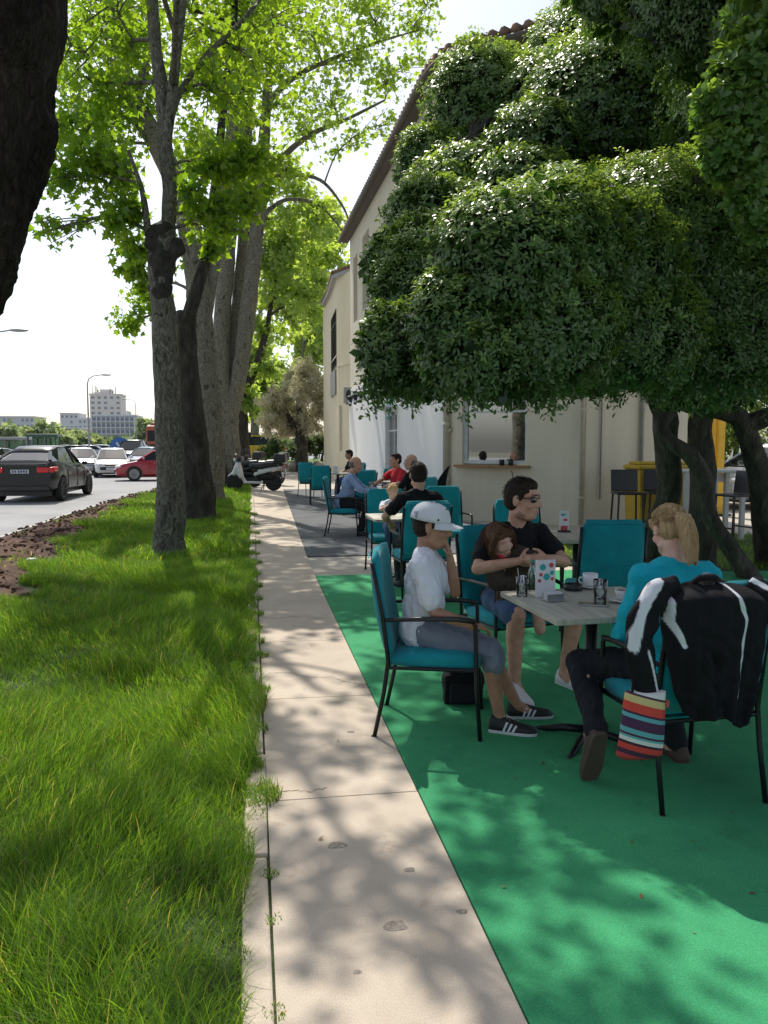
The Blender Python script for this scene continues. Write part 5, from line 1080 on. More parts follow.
limbs = [[(bt.x, Yb, -.05, .22), B(702, 520, Yb, .16), B(703, 470, Yb, .145), B(700, 430, Yb, .14), B(708, 390, Yb - .1, .13), B(700, 350, Yb - .3, .11), B(680, 290, Yb - .6, .08), B(650, 200, Yb - .8, .05)],
         [(bt.x - .5, Yb + .6, -.05, .2), B(668, 500, Yb + .5, .15), B(666, 450, Yb + .4, .15), B(664, 410, Yb + .2, .14), B(640, 375, Yb - .3, .11), B(600, 345, Yb - .9, .08), B(540, 320, Yb - 1.5, .05), B(480, 310, Yb - 1.9, .03)],
         [B(752, 585, Yb - .6, .14), B(735, 555, Yb - .5, .10), B(712, 520, Yb - .5, .085), B(705, 480, Yb - .45, .085), B(690, 455, Yb - .4, .085), B(668, 440, Yb - .35, .08), B(662, 425, Yb - .3, .075), B(672, 405, Yb - .3, .07), B(655, 370, Yb - .5, .06), B(620, 320, Yb - .9, .04)],
         [B(775, 590, Yb + .3, .22), B(768, 530, Yb, .17), B(758, 470, Yb - .1, .14), B(745, 430, Yb - .1, .12), B(735, 415, Yb - .1, .11), B(700, 408, Yb - .1, .10), B(675, 400, Yb - .1, .09), B(650, 380, Yb - .3, .07)],
         [B(745, 425, Yb - .1, .12), B(780, 410, Yb - .3, .10), B(800, 380, Yb - .5, .08)],
         [B(735, 415, Yb, .10), B(715, 390, Yb, .09), B(690, 340, Yb - .2, .08), B(640, 250, Yb - .2, .05)],
         [B(640, 375, Yb - .3, .07), B(590, 300, Yb - .5, .05), B(520, 220, Yb - .4, .04), B(470, 140, Yb - .2, .03)],
         [B(600, 345, Yb - .9, .05), B(520, 300, Yb - .9, .04), B(440, 270, Yb - .9, .03)]]
for L in limbs:
    p, rad = smooth_pts(L); mb.tube([q - bt for q in p], rad, 14, wob=.22, wf=4)
for l in LOB[:46]:
    c = Vector(l[:3]); src = min((Vector(p[:3]) for L in limbs for p in L[2:]), key=lambda q: (q - c).length)
    p, rad = smooth_pts([(*src, .035), (*(src.lerp(c, .5) + Vector((0, 0, .1))), .025), (*c, .012)], 4); mb.tube([q - bt for q in p], rad, 6)
mb.build('trunk', 'dark_bark', bush, True)
LA = np.array(LOB)
P_, D_, N_, S_, C_ = [], [], [], [], []
def inside(p, sc):
    d = (p[:, None, :] - LA[None, :, :3]) / (LA[None, :, 3:6] * sc); return (d ** 2).sum(2).min(1) < 1
for l in LOB:
    area = 4 * math.pi * ((l[3] * l[5]) ** 1.0); dens = 1150 if l[1] < 6.2 else (800 if l[1] < 7.3 else 480); n = int(area * dens); dirs = rnd_dir(n); 
    bumpy = 1 + .07 * np.sin(dirs[:, 0] * 9 + l[0] * 5) * np.sin(dirs[:, 2] * 8 + l[2] * 3) + .05 * np.sin(dirs[:, 1] * 17 + dirs[:, 0] * 11) + .04 * np.sin(dirs[:, 2] * 19 + l[0] * 3) + rng.normal(size=n) * .055
    cc = np.array(l[:3]) + dirs * np.array(l[3:6]) * bumpy[:, None]
    ok = ~inside(cc, .88) & ((cc - np.array([0, 0, H])) @ np.array([0, 0, 1]) > -9); cc = cc[ok]; dirs = dirs[ok]
    # drop what faces clean away from the viewing side at random, keep enough for shade
    away = dirs[:, 1] > .15; kp = ~away | (rng.random(len(dirs)) < .30); cc = cc[kp]; dirs = dirs[kp]
    nl = 7
    for j in range(nl):
        m_ = len(cc); a = 2 * np.pi * j / nl + rng.random(m_) * .8; up = dirs + np.array([0, 0, .35]); up /= np.linalg.norm(up, axis=1, keepdims=True)
        t1 = np.cross(up, rnd_dir(m_)); t1 /= np.linalg.norm(t1, axis=1, keepdims=True); t2 = np.cross(up, t1)
        t1 = np.cross(up, np.array([[.3, .5, .8]])); t1 /= np.linalg.norm(t1, axis=1, keepdims=True); t2 = np.cross(up, t1)
        rad_ = np.cos(a)[:, None] * t1 + np.sin(a)[:, None] * t2; el_ = rng.uniform(.15, .9, m_)[:, None]
        d = rad_ + up * el_; P_.append(cc + rad_ * .006 + rng.normal(size=(m_, 3)) * .012); D_.append(d); N_.append(up - rad_ * el_ * .8 + rng.normal(size=(m_, 3)) * .15); S_.append(rng.uniform(.026, .056, m_) * (.80 if l[1] < 6.2 else 1.0 if l[1] < 7.3 else 1.15) * (.75 + .5 * rng.random(m_)))
        topf = np.clip(dirs[:, 2] * .8 + .1 + rng.normal(size=m_) * .25, 0, 1)[:, None]  # upward leaves coloured lighter: young growth plus sunlit tops painted in
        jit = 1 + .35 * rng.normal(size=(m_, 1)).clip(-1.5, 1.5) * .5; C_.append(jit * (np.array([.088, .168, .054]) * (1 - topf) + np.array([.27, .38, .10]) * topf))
    # inner leaves, the crown's inner shade put into their dark colour
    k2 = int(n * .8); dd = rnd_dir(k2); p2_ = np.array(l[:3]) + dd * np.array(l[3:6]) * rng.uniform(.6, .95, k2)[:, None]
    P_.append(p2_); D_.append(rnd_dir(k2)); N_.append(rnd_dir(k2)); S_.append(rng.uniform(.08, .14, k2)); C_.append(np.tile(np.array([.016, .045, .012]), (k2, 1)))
    # sprigs poking out of the outline
# hanging sprays along the lower edge
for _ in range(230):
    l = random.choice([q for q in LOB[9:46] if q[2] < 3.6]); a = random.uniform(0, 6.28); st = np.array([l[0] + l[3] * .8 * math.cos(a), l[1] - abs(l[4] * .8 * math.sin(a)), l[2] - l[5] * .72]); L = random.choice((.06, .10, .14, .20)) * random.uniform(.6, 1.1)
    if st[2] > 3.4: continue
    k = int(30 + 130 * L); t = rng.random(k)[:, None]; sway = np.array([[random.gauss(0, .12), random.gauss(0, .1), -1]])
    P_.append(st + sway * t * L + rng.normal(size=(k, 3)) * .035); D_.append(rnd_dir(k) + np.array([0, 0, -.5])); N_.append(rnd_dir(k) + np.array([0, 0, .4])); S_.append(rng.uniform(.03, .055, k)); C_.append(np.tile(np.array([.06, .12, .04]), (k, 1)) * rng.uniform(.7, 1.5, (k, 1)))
KT = np.array([(0, 0), (.15, .35), (.21, .72), (0, 1), (-.21, .72), (-.15, .35)])
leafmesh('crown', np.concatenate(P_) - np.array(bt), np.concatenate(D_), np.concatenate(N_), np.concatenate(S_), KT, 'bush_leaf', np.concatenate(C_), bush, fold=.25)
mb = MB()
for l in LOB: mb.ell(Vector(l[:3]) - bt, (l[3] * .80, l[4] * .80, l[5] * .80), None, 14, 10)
blob('dark_core', mb, mat('core_shade', (.010, .022, .008), .9, (.004, .010, .004), 30, 1, 20, bdist=.05), bush, .09, 1, disp=.12, df=5)  # solid dark lump, painted as the shaded inside of the crown
# near spray of larger leaves at the upper right
nb_ = root('evergreen_tree', (3.35, 4.2, 0), 0, 'nearer evergreen branch with large glossy leaves at the upper right corner', 'tree')
mb = MB(); bs = Vector((3.35, 4.2, 0)); br = [[(3.35, 4.2, -.05, .10), (3.33, 4.2, 1.2, .085), (3.3, 4.2, 2.6, .07), (3.1, 4.2, 3.4, .05), (2.9, 4.1, 4.0, .03)]]
cls = [(760, 60, .22), (745, 110, .17), (722, 150, .12), (755, 170, .16), (712, 105, .09), (735, 75, .13), (768, 120, .2), (765, 215, .12), (715, 160, .06), (742, 195, .08), (770, 10, .25), (790, 60, .3)]
P_, D_, N_, S_, C_ = [], [], [], [], []
for L in br: p, rad = smooth_pts(L); mb.tube([q - bs for q in p], rad, 10)
for u, v, r in cls:
    c = at(u, v, 4.0); p, rad = smooth_pts([(3.12, 4.2, 3.3, .02), (*(Vector((3.12, 4.2, 3.3)).lerp(c, .55) + Vector((0, 0, .08))), .012), (*c, .006)], 4); mb.tube([q - bs for q in p], rad, 6)
    for _ in range(int(115 * r / .15)):
        d = rnd_dir(1)[0]; e = np.array(c) + d * r * random.uniform(.5, 1.05); nl = 9
        a = np.linspace(0, 6.28, nl, endpoint=False) + random.random(); up = d + np.array([0, 0, .5]); up /= np.linalg.norm(up); t1 = np.cross(up, [.3, .2, .9]); t1 /= np.linalg.norm(t1); t2 = np.cross(up, t1)
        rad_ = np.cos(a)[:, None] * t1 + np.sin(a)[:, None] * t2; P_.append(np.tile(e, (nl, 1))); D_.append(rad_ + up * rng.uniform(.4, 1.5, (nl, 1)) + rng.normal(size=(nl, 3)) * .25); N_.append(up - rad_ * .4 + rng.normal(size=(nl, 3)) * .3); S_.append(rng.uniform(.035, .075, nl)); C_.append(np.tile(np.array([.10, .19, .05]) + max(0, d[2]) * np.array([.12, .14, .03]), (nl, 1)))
mb.build('trunk', 'dark_bark', nb_, True)
leafmesh('crown', np.concatenate(P_) - np.array(bs), np.concatenate(D_), np.concatenate(N_), np.concatenate(S_), KT, 'bush_leaf', np.concatenate(C_), nb_, fold=.25)

# fallen leaves and crumbs scattered over path and carpet
n = 70; xs = rng.uniform(.05, 3.0, n); ys_ = rng.uniform(1.8, 10, n); Pp = np.stack([xs, ys_, np.full(n, .027)], -1); dd = rnd_dir(n); dd[:, 2] *= .12
o = leafmesh('fallen_leaves', Pp, dd, np.tile([0, 0, 1.], (n, 1)) + rng.normal(size=(n, 3)) * .15, rng.uniform(.012, .032, n), KT, 'far_leaf', np.array([.16, .11, .05]) + rng.random((n, 1)) * np.array([.12, .09, .02])); o['kind'] = 'stuff'
# ================================================================== HOUSE
def render_mat(name, c, c2, streak=True):
    m, t, p = new_mat(name); tc = t.nodes.new('ShaderNodeTexCoord')
    n = N(t, 'ShaderNodeTexNoise', Scale=.9, Detail=6, Roughness=.6); t.links.new(tc.outputs['Object'], n.inputs['Vector'])
    mp = t.nodes.new('ShaderNodeMapping'); mp.inputs['Scale'].default_value = (3.5, 3.5, .25); t.links.new(tc.outputs['Object'], mp.inputs[0])
    n2 = N(t, 'ShaderNodeTexNoise', Scale=1.5, Detail=5); t.links.new(mp.outputs[0], n2.inputs['Vector'])
    r = ramp(t, n.outputs[0], [(.3, c2), (.65, c)]); r2 = ramp(t, n2.outputs[0], [(.35, (.93, .925, .91)), (.6, (1, 1, 1))])
    mx = t.nodes.new('ShaderNodeMix'); mx.data_type = 'RGBA'; mx.blend_type = 'MULTIPLY'; mx.inputs['Factor'].default_value = .8 if streak else .3
    t.links.new(r.outputs[0], mx.inputs['A']); t.links.new(r2.outputs[0], mx.inputs['B']); t.links.new(mx.outputs['Result'], p.inputs['Base Color']); p.inputs['Roughness'].default_value = .9
    n3 = N(t, 'ShaderNodeTexNoise', Scale=70, Detail=4); b = N(t, 'ShaderNodeBump', Strength=.25, Distance=.006); t.links.new(tc.outputs['Object'], n3.inputs['Vector']); t.links.new(n3.outputs[0], b.inputs['Height']); t.links.new(b.outputs[0], p.inputs['Normal'])
render_mat('render_cream', (.76, .70, .56), (.70, .64, .51)); render_mat('render_white', (.90, .89, .87), (.86, .85, .83), False); render_mat('render_yellow', (.78, .70, .50), (.72, .64, .45)); render_mat('render_dim', (.50, .48, .38), (.42, .40, .32))
mat('roof_tile', (.30, .17, .11), .9, (.13, .09, .07), 6, .4, 40); mat('gutter_brown', (.11, .085, .07), .6, (.07, .055, .045)); mat('frame_white', (.72, .74, .76), .5); mat('pvc_cream', (.60, .55, .44), .5)
mat('interior_dark', (.03, .03, .03), .9); mat('ac_grey', (.35, .35, .33), .6)
WA0, WA1 = Vector((3.58, 29.2)), Vector((3.80, 17.0)); WB0, WB1 = Vector((4.02, 15.50)), Vector((6.0, 13.82))
arc = []
for k in range(1, 8):   # rounded corner between the two faces (quadratic blend)
    t = k / 8; c = Vector((3.80, 15.9)); arc.append(WA1 * (1 - t) ** 2 + c * 2 * t * (1 - t) + WB0 * t ** 2)
WC1 = Vector((8.1, 14.0))
def wall(mb, p0, p1, z0, z1, holes=(), depth=.16):
    d = (p1 - p0); L = d.length; d = d / L; inn = Vector((-d.y, d.x)); 
    ss = sorted({0, L, *[h[0] for h in holes], *[h[1] for h in holes]}); zz = sorted({z0, z1, *[h[2] for h in holes], *[h[3] for h in holes]})
    W = lambda s, z, o=0: (p0.x + d.x * s + inn.x * o, p0.y + d.y * s + inn.y * o, z)
    for a, b in zip(ss, ss[1:]):
        for c, e in zip(zz, zz[1:]):
            if any(h[0] - 1e-6 <= a and b <= h[1] + 1e-6 and h[2] - 1e-6 <= c and e <= h[3] + 1e-6 for h in holes): continue
            mb.quad(W(a, c), W(b, c), W(b, e), W(a, e))
    for h in holes:
        a, b, c, e = h
        mb.quad(W(a, c), W(a, c, depth), W(a, e, depth), W(a, e)); mb.quad(W(b, c), W(b, e), W(b, e, depth), W(b, c, depth)); mb.quad(W(a, c), W(b, c), W(b, c, depth), W(a, c, depth)); mb.quad(W(a, e), W(a, e, depth), W(b, e, depth), W(b, e))
    return W, d, inn
def hit(u, v, p0, p1):
    r_ = ray(u, v); d = (p1 - p0).normalized(); den = r_.x * d.y - r_.y * d.x; t = (p0.x * d.y - p0.y * d.x) / den
    q = Vector((r_.x * t, r_.y * t)); return (q - p0).dot(d), H + r_.z * t
EAVE, SPL = 8.75, 3.45
hb = root('house', (5.0, 18, 0), 0, 'cream two-storey house with rounded corner and tiled eaves behind the tables', 'house'); HB = Vector((5.0, 18, 0))
def hbuild(mb, name, m, parent=None, **k):
    bmesh.ops.translate(mb.bm, verts=mb.bm.verts, vec=-HB); return mb.build(name, m, parent or hb, **k)
# openings in face A (seen very obliquely) and B
sA = lambda u, v: hit(u, v, WA0, WA1)
w1 = (sA(353.5, 300)[0], sA(357.5, 300)[0], sA(355, 322)[1], sA(355, 256)[1]); w2 = (sA(362.5, 300)[0], sA(369, 300)[0], sA(366, 308)[1], sA(366, 232)[1])
dr = (sA(387, 440)[0], sA(399, 440)[0], 0.02, 2.35)
mb = MB(); wall(mb, WA0, WA1, SPL, EAVE, [w1, w2], .22)
ch = [WA1] + arc + [WB0]
for a, b in zip(ch, ch[1:]): wall(mb, a, b, SPL, EAVE)
bL, _z = hit(457, 440, WB0, WB1); bL = max(hit(459, 440, WB0, WB1)[0], .12); bR = hit(527, 440, WB0, WB1)[0]; zS = hit(490, 465, WB0, WB1)[1]; zT = hit(490, 398, WB0, WB1)[1]
wall(mb, WB0, WB1, 0, EAVE, [(bL, bR, zS, zT)], .20); wall(mb, WB1, WC1, 0, EAVE); wall(mb, WC1, Vector((8.2, 30)), 0, EAVE); wall(mb, Vector((8.2, 30)), WA0, 0, EAVE)
for a, b in zip(ch, ch[1:]):
    if a.y < 15.9: wall(mb, a, b, 0, SPL)
hbuild(mb, 'wall', 'render_cream', recalc=False)
mb = MB(); off_ = Vector((-.05, 0)); wall(mb, WA0 + off_, WA1 + off_, 0, SPL, [dr], .2)
lo = [p + off_ for p in ch if p.y >= 15.85]
for a, b in zip(lo, lo[1:]): wall(mb, a, b, 0, SPL)
a, b = lo[-1], lo[-1] + Vector((.12, .02)); wall(mb, a, b, 0, SPL)
top = [WA0 + off_] + lo
for a, b in zip(top, top[1:]): mb.quad((a.x, a.y, SPL), (b.x, b.y, SPL), (b.x + .06, b.y, SPL + .03), (a.x + .06, a.y, SPL + .03))
hbuild(mb, 'lower_wall', 'render_white', recalc=False)
def fill(p0, p1, h, parent, name='window', mull=1, trans=True, sill=False, depth=.14, fw=.06, off=Vector((0, 0)), fm='frame_white'):
    d = (p1 - p0).normalized(); inn = Vector((-d.y, d.x)); p0 = p0 + off
    def bx_(mb, s0, s1, z0, z1, o, th):
        c = p0 + d * (s0 + s1) / 2 + inn * o; mb.box((c.x, c.y, (z0 + z1) / 2), (s1 - s0, th, z1 - z0), rz=math.atan2(d.y, d.x))
    a, b, c, e = h
    mb = MB(); o_ = depth
    bx_(mb, a, a + fw, c, e, o_, .06); bx_(mb, b - fw, b, c, e, o_, .06); bx_(mb, a + fw, b - fw, c, c + fw, o_, .06); bx_(mb, a + fw, b - fw, e - fw, e, o_, .06)
    for k in range(mull): s = a + (b - a) * (k + 1) / (mull + 1); bx_(mb, s - .025, s + .025, c + fw, e - fw, o_, .055)
    if trans: bx_(mb, a + fw, b - fw, e - (e - c) * .22, e - (e - c) * .22 + .04, o_, .05)
    f = hbuild(mb, name, fm, parent); mb = MB(); bx_(mb, a + fw, b - fw, c + fw, e - fw, o_ + .01, .008); hbuild(mb, 'pane', 'window_glass', f); return f
fill(WA0, WA1, w1, hb, depth=.18); fill(WA0, WA1, w2, hb, depth=.18)
f = fill(WB0, WB1, (bL, bR, zS + .02, zT), hb, mull=0, depth=.12, fw=.07)
d_ = (WB1 - WB0).normalized(); inn_ = Vector((-d_.y, d_.x)); mb = MB()
pl = []
for k in range(13):
    t = k / 12; s = bL - .14 + (bR - bL + .22) * t; q = WB0 + d_ * s - inn_ * (.10 + .13 * math.sin(math.pi * t)); pl.append((q.x, q.y))
q = WB0 + d_ * (bR + .08) - inn_ * .005; pl.append((q.x, q.y)); q = WB0 + d_ * (bL - .14) - inn_ * .005; pl.append((q.x, q.y)); mb.prism(pl, zS - .045, zS - .002); hbuild(mb, 'sill', 'wood_warm', hb)
dd = fill(WA0, WA1, (dr[0] + .02, dr[1] - .02, dr[2], dr[3]), hb, 'door', 1, True, depth=.12, fw=.08, off=off_)
# canopy over the door and bracket
q = WA0 + (WA1 - WA0).normalized() * (dr[0] + dr[1]) / 2 + off_
mb = MB(); mb.box((q.x - .22, q.y, 2.46), (.44, dr[1] - dr[0] + .3, .04)); mb.tube([(q.x - .01, q.y - .5, 2.2), (q.x - .4, q.y - .5, 2.43)], .015, 6); hbuild(mb, 'door_canopy', 'frame_white', hb)
# small things on window sill
for k, u in enumerate((503, 512)):
    s, z = hit(u, 460, WB0, WB1); q = WB0 + d_ * s - inn_ * .06; o = tumbler('candle_holder', q.x, q.y, ('dark glass candle holder on the window sill, left of the pair', 'dark glass candle holder on the window sill, right of the pair')[k], h=.11, r=.055, m='black_plastic', group='candle holders on the window sill', z=zS)
    mb = MB(); mb.lathe([(.032, .02), (.032, .09), (.002, .095)], n=14); mb.build('candle', 'white_china', o)
# drain pipes
def pipe(u, wa, wb, z0, z1, r, off=.07, m='pvc_cream'):
    s, _ = hit(u, 450, wa, wb); dd_ = (wb - wa).normalized(); i_ = Vector((-dd_.y, dd_.x)); q = wa + dd_ * s - i_ * off
    mb = MB(); mb.tube([(q.x, q.y, z0), (q.x, q.y, z1)], r, 12)
    for z in np.arange(z0 + .5, z1, 1.6): mb.lathe([(r * 1.25, -.03), (r * 1.25, .03)], (q.x, q.y, z), 12)
    return hbuild(mb, 'drain_pipe', m, hb, smooth=True)
q = arc[-2]; qd = Vector((-.75, -.62)) * .09; mb = MB(); mb.tube([(q.x + qd.x, q.y + qd.y, .05), (q.x + qd.x, q.y + qd.y, EAVE - .1)], .06, 12)
for z in (.8, 1.9, 3.2, 5, 7): mb.lathe([(.075, -.04), (.075, .04)], (q.x + qd.x, q.y + qd.y, z), 12)
mb.tube([(q.x + qd.x, q.y + qd.y, 1.75), (q.x + qd.x + .08, q.y + qd.y - .1, 1.8)], .03, 8)
hbuild(mb, 'drain_pipe', 'pvc_cream', hb, smooth=True)
q = arc[-3]; mb = MB(); mb.tube([(q.x - .03, q.y - .03, .05), (q.x - .03, q.y - .03, SPL)], .018, 8); hbuild(mb, 'conduit', 'ac_grey', hb)
pipe(583, WB0, WB1, .03, EAVE, .04); pipe(600, WB1, WC1, .5, EAVE, .014, .03, 'ac_grey'); pipe(640, WB1, WC1, .03, EAVE, .035, .05, 'ac_grey')
mb = MB(); mb.tube([(4.92, 14.66, .80), (4.90, 14.67, .97), (4.88, 14.70, 1.0)], .008, 6); hbuild(mb, 'cable', 'gutter_brown', hb)
# roof: eaves follow the curved plan
out = []
plan = [WA0 + Vector((0, .4))] + [WA0] + [WA0.lerp(WA1, k / 10) for k in range(1, 10)] + ch + [WB0.lerp(WB1, .5), WB1, WC1 + Vector((.4, 0))]
def offp(i, o):
    a = plan[max(i - 1, 0)]; b = plan[min(i + 1, len(plan) - 1)]; d = (b - a).normalized(); n = Vector((d.y, -d.x)); return plan[i] + n * o
mb = MB(); rings = []
for i in range(len(plan)):
    a = offp(i, .02); b = offp(i, .26); c = offp(i, .24); e = offp(i, -3.6)
    rings.append([(a.x, a.y, EAVE - .02), (b.x, b.y, EAVE + .0), (b.x, b.y, EAVE + .10), (e.x, e.y, EAVE + 1.5), (e.x, e.y, EAVE + 1.3), (a.x, a.y, EAVE + .08)])
loft(mb, rings); hbuild(mb, 'eaves', 'gutter_brown', hb)
mb = MB(); mb.tube([(*offp(i, .32), EAVE + .04) for i in range(len(plan))], .07, 10); g_ = hbuild(mb, 'gutter', 'gutter_brown', hb, smooth=True)
mb = MB(); acc = 0; last = None; lens = []
P2 = [offp(i, .30) for i in range(len(plan))]; P3 = [offp(i, -3.6) for i in range(len(plan))]
for i in range(len(P2) - 1):
    L = (P2[i + 1] - P2[i]).length; s = acc
    while s < L:
        t = s / L; a = P2[i].lerp(P2[i + 1], t); e = P3[i].lerp(P3[i + 1], t); pts = []
        d = (e - a).normalized()
        for k in range(10):
            k0 = a + (e - a) * k / 10; k1 = a + (e - a) * (k + 1.08) / 10
            mb.tube([(k0.x, k0.y, EAVE + .17 + 1.4 * k / 10 + .02), (k1.x, k1.y, EAVE + .17 + 1.4 * (k + 1) / 10)], [.095, .08], 8)
        s += .23
    acc = s - L
hbuild(mb, 'roof', 'roof_tile', hb, smooth=True)
mb = MB(); tl_ = [(p.x, p.y, EAVE + 1.5) for p in P3]; ctr = (6.6, 24, EAVE + 2.0)
for a, b in zip(tl_, tl_[1:]): mb.poly([a, b, ctr])
hbuild(mb, 'roof', 'roof_tile', hb)
# air conditioner, lanterns, round sign on the white wall
s, z = sA(360, 400); dA = (WA1 - WA0).normalized()
def onA(u, v): s, z = sA(u, v); q = WA0 + dA * s + off_; return Vector((q.x, q.y, z))
q = Vector((3.60, 29.6, 0)); z = H + (442 - 400) * 29.6 / 800
o = root('air_conditioner', (3.50, 29.0, 2.95), 0, 'grey air conditioner box high on the wall where the two house parts meet', 'air conditioner')
o.scale = (.62, .9, .95); mb = MB(); mb.box((0, 0, .3), (.62, .32, .6)); mb.build('casing', 'ac_grey', o, bevel=.02); mb = MB(); mb.lathe([(.2, 0), (.2, .02), (.03, .03)], n=18, mtx=Matrix.Translation((0, -.16, .3)) @ Matrix.Rotation(R(90), 4, 'X')); mb.build('fan_grille', 'black_plastic', o); mb = MB(); mb.box((.1, .1, -.02), (.5, .5, .03)); mb.build('bracket', 'black_metal', o)
for k, (u, lab) in enumerate(((356.5, 'leftmost of three black wall lanterns on the white house wall'), (362, 'middle one of three black wall lanterns on the white house wall'), (368, 'rightmost of three black wall lanterns, closest to the tree leaves'))):
    q = onA(u + 6, 396); o = root('wall_lantern', (q.x, q.y, 3.0), 0, lab, 'lantern', 'black lanterns on the white wall')
    mb = MB(); mb.tube([(0, 0, .1), (-.15, 0, .22), (-.32, 0, .2), (-.36, 0, .08)], .012, 6); mb.box((-.01, 0, .1), (.02, .07, .16)); mb.build('bracket', 'black_metal', o)
    mb = MB(); mb.lathe([(.02, .09), (.11, .03), (.11, .0), (.095, 0), (.05, -.24), (.05, -.26), (.01, -.28)], (-.36, 0, 0), 6); mb.build('lamp_housing', 'black_metal', o)
    mb = MB(); mb.lathe([(.088, -.01), (.058, -.21)], (-.362, 0, 0), 6); mb.build('lamp_glass', 'frame_white', o)
q = onA(391, 408); o = root('round_sign', (q.x - .03, q.y, q.z), 0, 'round teal and white sign on the white wall above the door', 'sign')
for r, x, m in ((.32, 0, 'ink_teal'), (.24, -.012, 'paper_white'), (.12, -.022, 'ink_teal')):
    mb = MB(); mb.lathe([(r, 0), (r, .012)], n=28, mtx=Matrix.Translation((x, 0, 0)) @ Matrix.Rotation(R(-90), 4, 'Y')); mb.build('disc', m, o)
# --- house wing further back
wg = root('house_wing', (4.0, 33, 0), 0, 'yellowish house wing with tiled roof beyond the main house corner', 'house'); HB = Vector((4.0, 33, 0)); hb_main = hb; hb = wg
EW = 8.0
q0 = at(331, 300, 36); q1 = at(337, 300, 32.4); q2 = at(353.5, 300, 30.6)
V0, V1, V2 = Vector((q0.x, 36)), Vector((q1.x, 32.4)), Vector((3.78, 30.6))
mb = MB(); s1 = hit(332.5, 320, V0, V1)[0]; s2 = hit(334.8, 320, V0, V1)[0]; Lw = (V1 - V0).length
h1 = (.45, Lw - .35, 4.6, 6.9); wall(mb, V0, V1, 0, EW, [h1], .25); s3 = hit(333 + 3, 440, V1, V2)[0]; h2 = (.25, .65, 1.2, 3.0)
wall(mb, V1, V2, 0, EW, [h2], .2); wall(mb, V2, Vector((7, 31)), 0, EW); wall(mb, Vector((7, 40)), V0 + Vector((0, 4)), 0, EW); wall(mb, V0 + Vector((0, 4)), V0, 0, EW)
hbuild(mb, 'wall', 'render_yellow', recalc=False); fill(V0, V1, h1, wg, mull=2, depth=-.01, fm='black_plastic'); fill(V1, V2, h2, wg, mull=0, depth=.1)
mb = MB(); dq = (V1 - V0).normalized(); c = V0 + dq * (Lw / 2) - Vector((-dq.y, dq.x)) * .05; mb.box((c.x, c.y, 4.0), (Lw - 1, .06, 1.0), rz=math.atan2(dq.y, dq.x)); hbuild(mb, 'shutter_panel', 'ac_grey', wg)
mb = MB(); mb.quad((V0.x - .03, V0.y, 5.0), (V1.x - .03, V1.y - .02, 5.0), (V1.x - .03, V1.y - .02, 5.06), (V0.x - .03, V0.y, 5.06)); mb.box(((V1.x + V2.x) / 2 - .02, (V1.y + V2.y) / 2 - .03, 4.55), ((V2 - V1).length, .05, .05), rz=math.atan2((V2 - V1).y, (V2 - V1).x)); hbuild(mb, 'string_course', 'render_cream', wg)
mb = MB(); e = [V0 + Vector((-.18, 3)), V0 + Vector((-.18, -.1)), V1 + Vector((-.20, -.2)), V2 + Vector((.3, -.35))]; inn2 = [V0 + Vector((3, 3)), V0 + Vector((2.6, 0)), V1 + Vector((2.4, 2)), V2 + Vector((2.2, 2))]
loft(mb, [[(a.x, a.y, EW), (a.x, a.y, EW + .14), (b.x, b.y, EW + 1.1), (b.x, b.y, EW + .9)] for a, b in zip(e, inn2)]); hbuild(mb, 'eaves', 'ac_grey', wg)
mb = MB()
for (a0, b0, a1, b1) in zip(e, inn2, e[1:], inn2[1:]):
    n = int((a1 - a0).length / .23)
    for k in range(n + 1):
        a = a0.lerp(a1, k / max(n, 1)); b = b0.lerp(b1, k / max(n, 1)); mb.tube([(a.x, a.y, EW + .20), (b.x, b.y, EW + 1.16)], .09, 8)
hbuild(mb, 'roof', 'roof_tile', wg, smooth=True); hb = hb_main

# --- things at the right behind the bush trunks
q = gp(655, 503); wb = root('recycling_bin', (at(664, 480, 12.6).x, 12.6, 0), R(-6), 'large yellow recycling container against the house wall', 'bin')
mat('bin_yellow', (.55, .36, .02), .5); mb = MB(); mb.box((0, 0, .60), (1.05, .7, .98), taper=1.08); mb.build('bin_body', 'bin_yellow', wb, bevel=.03)
mb = MB(); mb.box((0, 0, 1.13), (1.16, .78, .07)); mb.box((0, .1, 1.19), (1.0, .5, .06)); mb.build('lid', 'bin_yellow', wb, bevel=.03)
for x in (-.42, .42):
    for y in (-.25, .25): mb = MB(); mb.lathe([(.07, -.02), (.07, .02)], n=12, mtx=Matrix.Translation((x, y, .072)) @ Matrix.Rotation(R(90), 4, 'Y')); mb.build('wheel', 'black_rubber', wb)
def stool(u, Y, phi, label):
    p = at(u, 480, Y); o = root('bar_stool', (p.x, Y, 0), R(phi), label, 'stool', 'black bar stools by the white counter')
    mb = MB(); mb.box((0, 0, .76), (.42, .40, .035)); mb.build('seat', 'black_plastic', o, bevel=.012)
    mb = MB(); mb.box((0, -.20, .95), (.42, .03, .34), rx=R(8)); mb.build('backrest', 'black_plastic', o, bevel=.012)
    for x in (-1, 1):
        for y in (-1, 1): mb = MB(); mb.tube([(.18 * x, .17 * y, .75), (.21 * x, .21 * y, 0)], .016, 6); mb.build('leg', 'black_metal', o)
    mb = MB(); mb.tube([(-.2, .2, .28), (.2, .2, .28)], .012, 6); mb.tube([(-.2, -.2, .28), (.2, -.2, .28)], .012, 6); mb.build('footrest', 'black_metal', o)
stool(628, 11.6, 170, 'black bar stool in front of the yellow bin, leftmost of the stools'); stool(660, 11.7, 165, 'black bar stool between the yellow bin and the tree trunk'); stool(735, 10.9, 100, 'black bar stool right of the white counter')
mat('counter_white', (.62, .62, .58), .6)
